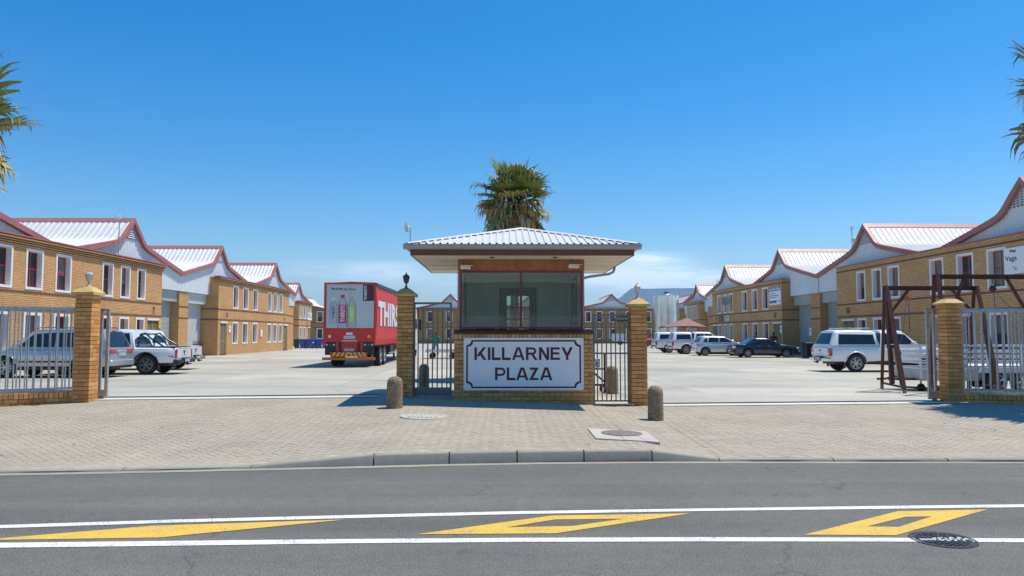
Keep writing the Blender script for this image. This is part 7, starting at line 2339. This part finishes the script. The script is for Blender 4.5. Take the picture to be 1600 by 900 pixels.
for z in (0.9, 1.02): MB().bar((0.05, -0.2, z), (0.55, -0.2, z), 0.02).build('aerial_arm', 'gate_steel', T)
MB().bevbox(0.45, 0.75, -0.35, -0.15, 0.05, 0.3, 0.02).build('floodlight', 'plastic_white', T)

# ================================================================== PALMS
_fr = {}
def frond_mesh(el, kind, var):
    """fan leaf leaving the trunk at elevation el: curved stalk, pleated fan whose blade tips hang straight down"""
    key = (el, kind, var)
    if key in _fr: return _fr[key]
    rg = random.Random(hash(key) % 9973 if False else int(el * 7 + kind * 131 + var * 17 + 1000))
    pet = (0.34, 0.52, 0.70)[var]; bl = (0.80, 0.74, 0.68)[var]
    down = Vector((0, 0, -1))
    mb = MB(); d0 = Vector((math.cos(R(el)), 0, math.sin(R(el))))
    P = [Vector((0, 0, 0))]; d = d0.copy()
    for k in range(5):
        d = (d + down * (0.055 + 0.05 * (el < 0))).normalized(); P.append(P[-1] + d * pet / 5)
    mb.tube(P, [0.018, 0.016, 0.014, 0.012, 0.011, 0.010], 5)
    mb.cur = 1
    e = P[-1]; dirn = d
    up = Vector((-dirn.z, 0, dirn.x)); side = Vector((0, 1, 0))
    n = 26; stiff = (0.62, 0.42, 0.22)[kind]
    for i in range(n):
        a = R(-125 + 250 * i / (n - 1) + rg.uniform(-4, 4))
        bd = (dirn * math.cos(a) + side * math.sin(a) + up * (0.10 + 0.10 * abs(math.sin(a)))).normalized()
        lat = (-dirn * math.sin(a) + side * math.cos(a))
        L = bl * (1.0 - 0.25 * abs(a) / R(125)) * rg.uniform(0.75, 1.12)
        bend = rg.uniform(0.75, 1.0) if rg.random() < 0.8 else 0.25
        st = stiff * rg.uniform(0.7, 1.25)
        w0 = 0.058 * bl / 0.8
        p = e.copy(); pts = []; segs = 7
        for s in range(segs + 1):
            t = s / segs
            wd = w0 * (0.5 + 1.5 * t / 0.42) if t < 0.42 else w0 * (2.0 * (1 - (t - 0.42) / 0.62) ** 1.3)
            q = p + up * ((0.05 if i % 2 else -0.05) * math.sin(PI * min(1, t * 1.3)) * bl * 0.5)
            pts.append((q - lat * wd * 0.5, q + lat * wd * 0.5))
            k = smooth((t - st) / 0.32) * bend
            dd = (bd * (1 - k) + down * k).normalized() if k < 1 else down
            p = p + dd * (L / segs)
        o = len(mb.v)
        for a_, b_ in pts: mb.v += [tuple(a_), tuple(b_)]
        for s in range(segs):
            mb.f.append((o + 2 * s, o + 2 * s + 1, o + 2 * s + 3, o + 2 * s + 2)); mb.mi.append(1)
    mb.cur = 0
    _fr[key] = mb.mesh('frond', ['petiole', ['frond_green', 'frond_olive', 'frond_dry'][kind]], 60)
    return _fr[key]
def palm(label, x, y, zc_, s, n, seed, spread=(82, -78), r0=0.16, tilt=(0, 0)):
    rg = random.Random(seed)
    zg = gz(x, y) if y < 60 else 0
    t = thing('palm_tree', label, 'palm tree', (x, y, zg), 0, 'fan palms')
    H = zc_ - zg
    tr = MB(); pr = []
    nn_ = 40
    for i in range(nn_ + 1):
        z = H * i / nn_
        pr.append((r0 * (1.25 - 0.35 * min(1, z / 1.5)) * (1 + 0.05 * (i % 2)), z))
    tr.lathe(pr, 14); tr.build('trunk', 'trunk_bark', t, smooth=50)
    sk = MB()
    for i in range(90):   # dead leaf bases under the crown
        a = rg.uniform(0, 2 * PI); z = H - rg.uniform(-0.1, 1.3) * s
        r = r0 * 1.0
        p0 = Vector((r * math.cos(a), r * math.sin(a), z)); d = Vector((math.cos(a), math.sin(a), rg.uniform(0.2, 1.2))).normalized()
        sk.bar(p0, p0 + d * rg.uniform(0.12, 0.3) * s, 0.05, 0.02)
    sk.build('leaf_bases', 'trunk_bark', t, kind='stuff')
    for i in range(n):
        f = (i + 0.5) / n
        el = lerp(spread[0], spread[1], f ** 0.85) + rg.uniform(-9, 9)
        az_ = i * 2.39996 + rg.uniform(-0.3, 0.3)
        kind = 0 if el > 12 else (1 if el > -38 else 2)
        if rg.random() < 0.16: kind = min(2, kind + 1)
        if el < 20 and rg.random() < 0.12: kind = 2
        eb = min((72, 48, 24, 0, -24, -48, -72), key=lambda v: abs(v - el))
        me = frond_mesh(eb, kind, rg.randrange(3))
        q = s * rg.uniform(0.72, 1.18) * (0.95 + 0.20 * math.sin(3 * az_ + seed) * math.sin(el * 0.05 + seed))
        z = H - 0.75 * s * max(0, f - 0.25) * 1.1
        rot = Matrix.Rotation(az_, 4, 'Z') @ Matrix.Rotation(R(eb - el) * 0.7, 4, 'Y') @ Matrix.Rotation(R(rg.uniform(-14, 14)), 4, 'X')
        o = link('frond', me, t)
        o.matrix_local = Matrix.Translation((0.08 * math.cos(az_), 0.08 * math.sin(az_), z)) @ rot @ Matrix.Scale(q, 4)
    return t
q = at(804, 316, 27)
palm('fan palm behind the guard house, its crown rising over the white roof', q.x, 27, q.z + 0.20, 1.3, 84, 3, (80, -50))
q = at(-84, 215, 13.2)
palm('fan palm at the left edge of the photo with hanging fronds', q.x, 13.2, q.z + 0.25, 1.25, 64, 8, (80, -88))
q = at(1708, 150, 15.0)
palm('fan palm at the right edge of the photo, shading the paving before the right wall', q.x, 15.0, q.z + 0.1, 1.4, 56, 12, (70, -35))

# ================================================================== MOUNTAIN AND AIR
def ridge(name, dist, pts, depth, mat='mountain_rock'):
    mb = MB(); P = []
    rg = random.Random(2)
    n = 220
    xs_ = [p[0] for p in pts]; ys_ = [p[1] for p in pts]
    rows = 7
    for i in range(n + 1):
        px = lerp(xs_[0], xs_[-1], i / n)
        p = at(px, interp(px, xs_, ys_), dist)
        h = max(2, p.z)
        for j in range(rows):
            t = j / (rows - 1)
            if t < 0.72: z = h * (t / 0.72) ** 1.6 * 0.72; off = -depth * (1 - t)
            else: z = h * lerp(0.72, 1.0, (t - 0.72) / 0.28); off = -depth * (1 - t) * 0.35
            P.append((p.x * (1 + off / dist), dist + off + rg.uniform(-40, 40) * (1 - t), z - 1 + (rg.uniform(-6, 6) * (0.3 < t < 0.9))))
        P.append((p.x * 1.1, dist + depth, -1))
    m = rows + 1
    mb.v = P
    for i in range(n):
        for j in range(rows):
            a = i * m + j; mb.f.append((a, a + m, a + m + 1, a + 1)); mb.mi.append(0)
    return mb.build(name, mat, None, smooth=40, kind='structure')
ridge('mountain', 5200, [(560, 521), (640, 514), (760, 504), (860, 492), (915, 482), (945, 477), (958, 471), (970, 464), (985, 451), (990, 449.8), (1010, 451), (1030, 450.5), (1060, 450), (1085, 450), (1110, 452), (1150, 462), (1240, 476), (1400, 492), (1600, 512)], 1200)
hb = MB().box(-6500, 6500, -60, 6900, -1.2, 372).mesh('haze', 'clear_glass')
m = bpy.data.materials.new('haze_air'); m.use_nodes = True; t_ = m.node_tree; t_.nodes.clear()
o_ = t_.nodes.new('ShaderNodeOutputMaterial'); v_ = t_.nodes.new('ShaderNodeVolumePrincipled')
v_.inputs['Color'].default_value = (0.52, 0.78, 1.0, 1); v_.inputs['Density'].default_value = 0.00017; v_.inputs['Anisotropy'].default_value = 0.3
t_.links.new(v_.outputs[0], o_.inputs['Volume'])
hb.materials.clear(); hb.materials.append(m)
link('haze', hb, None, kind='stuff')
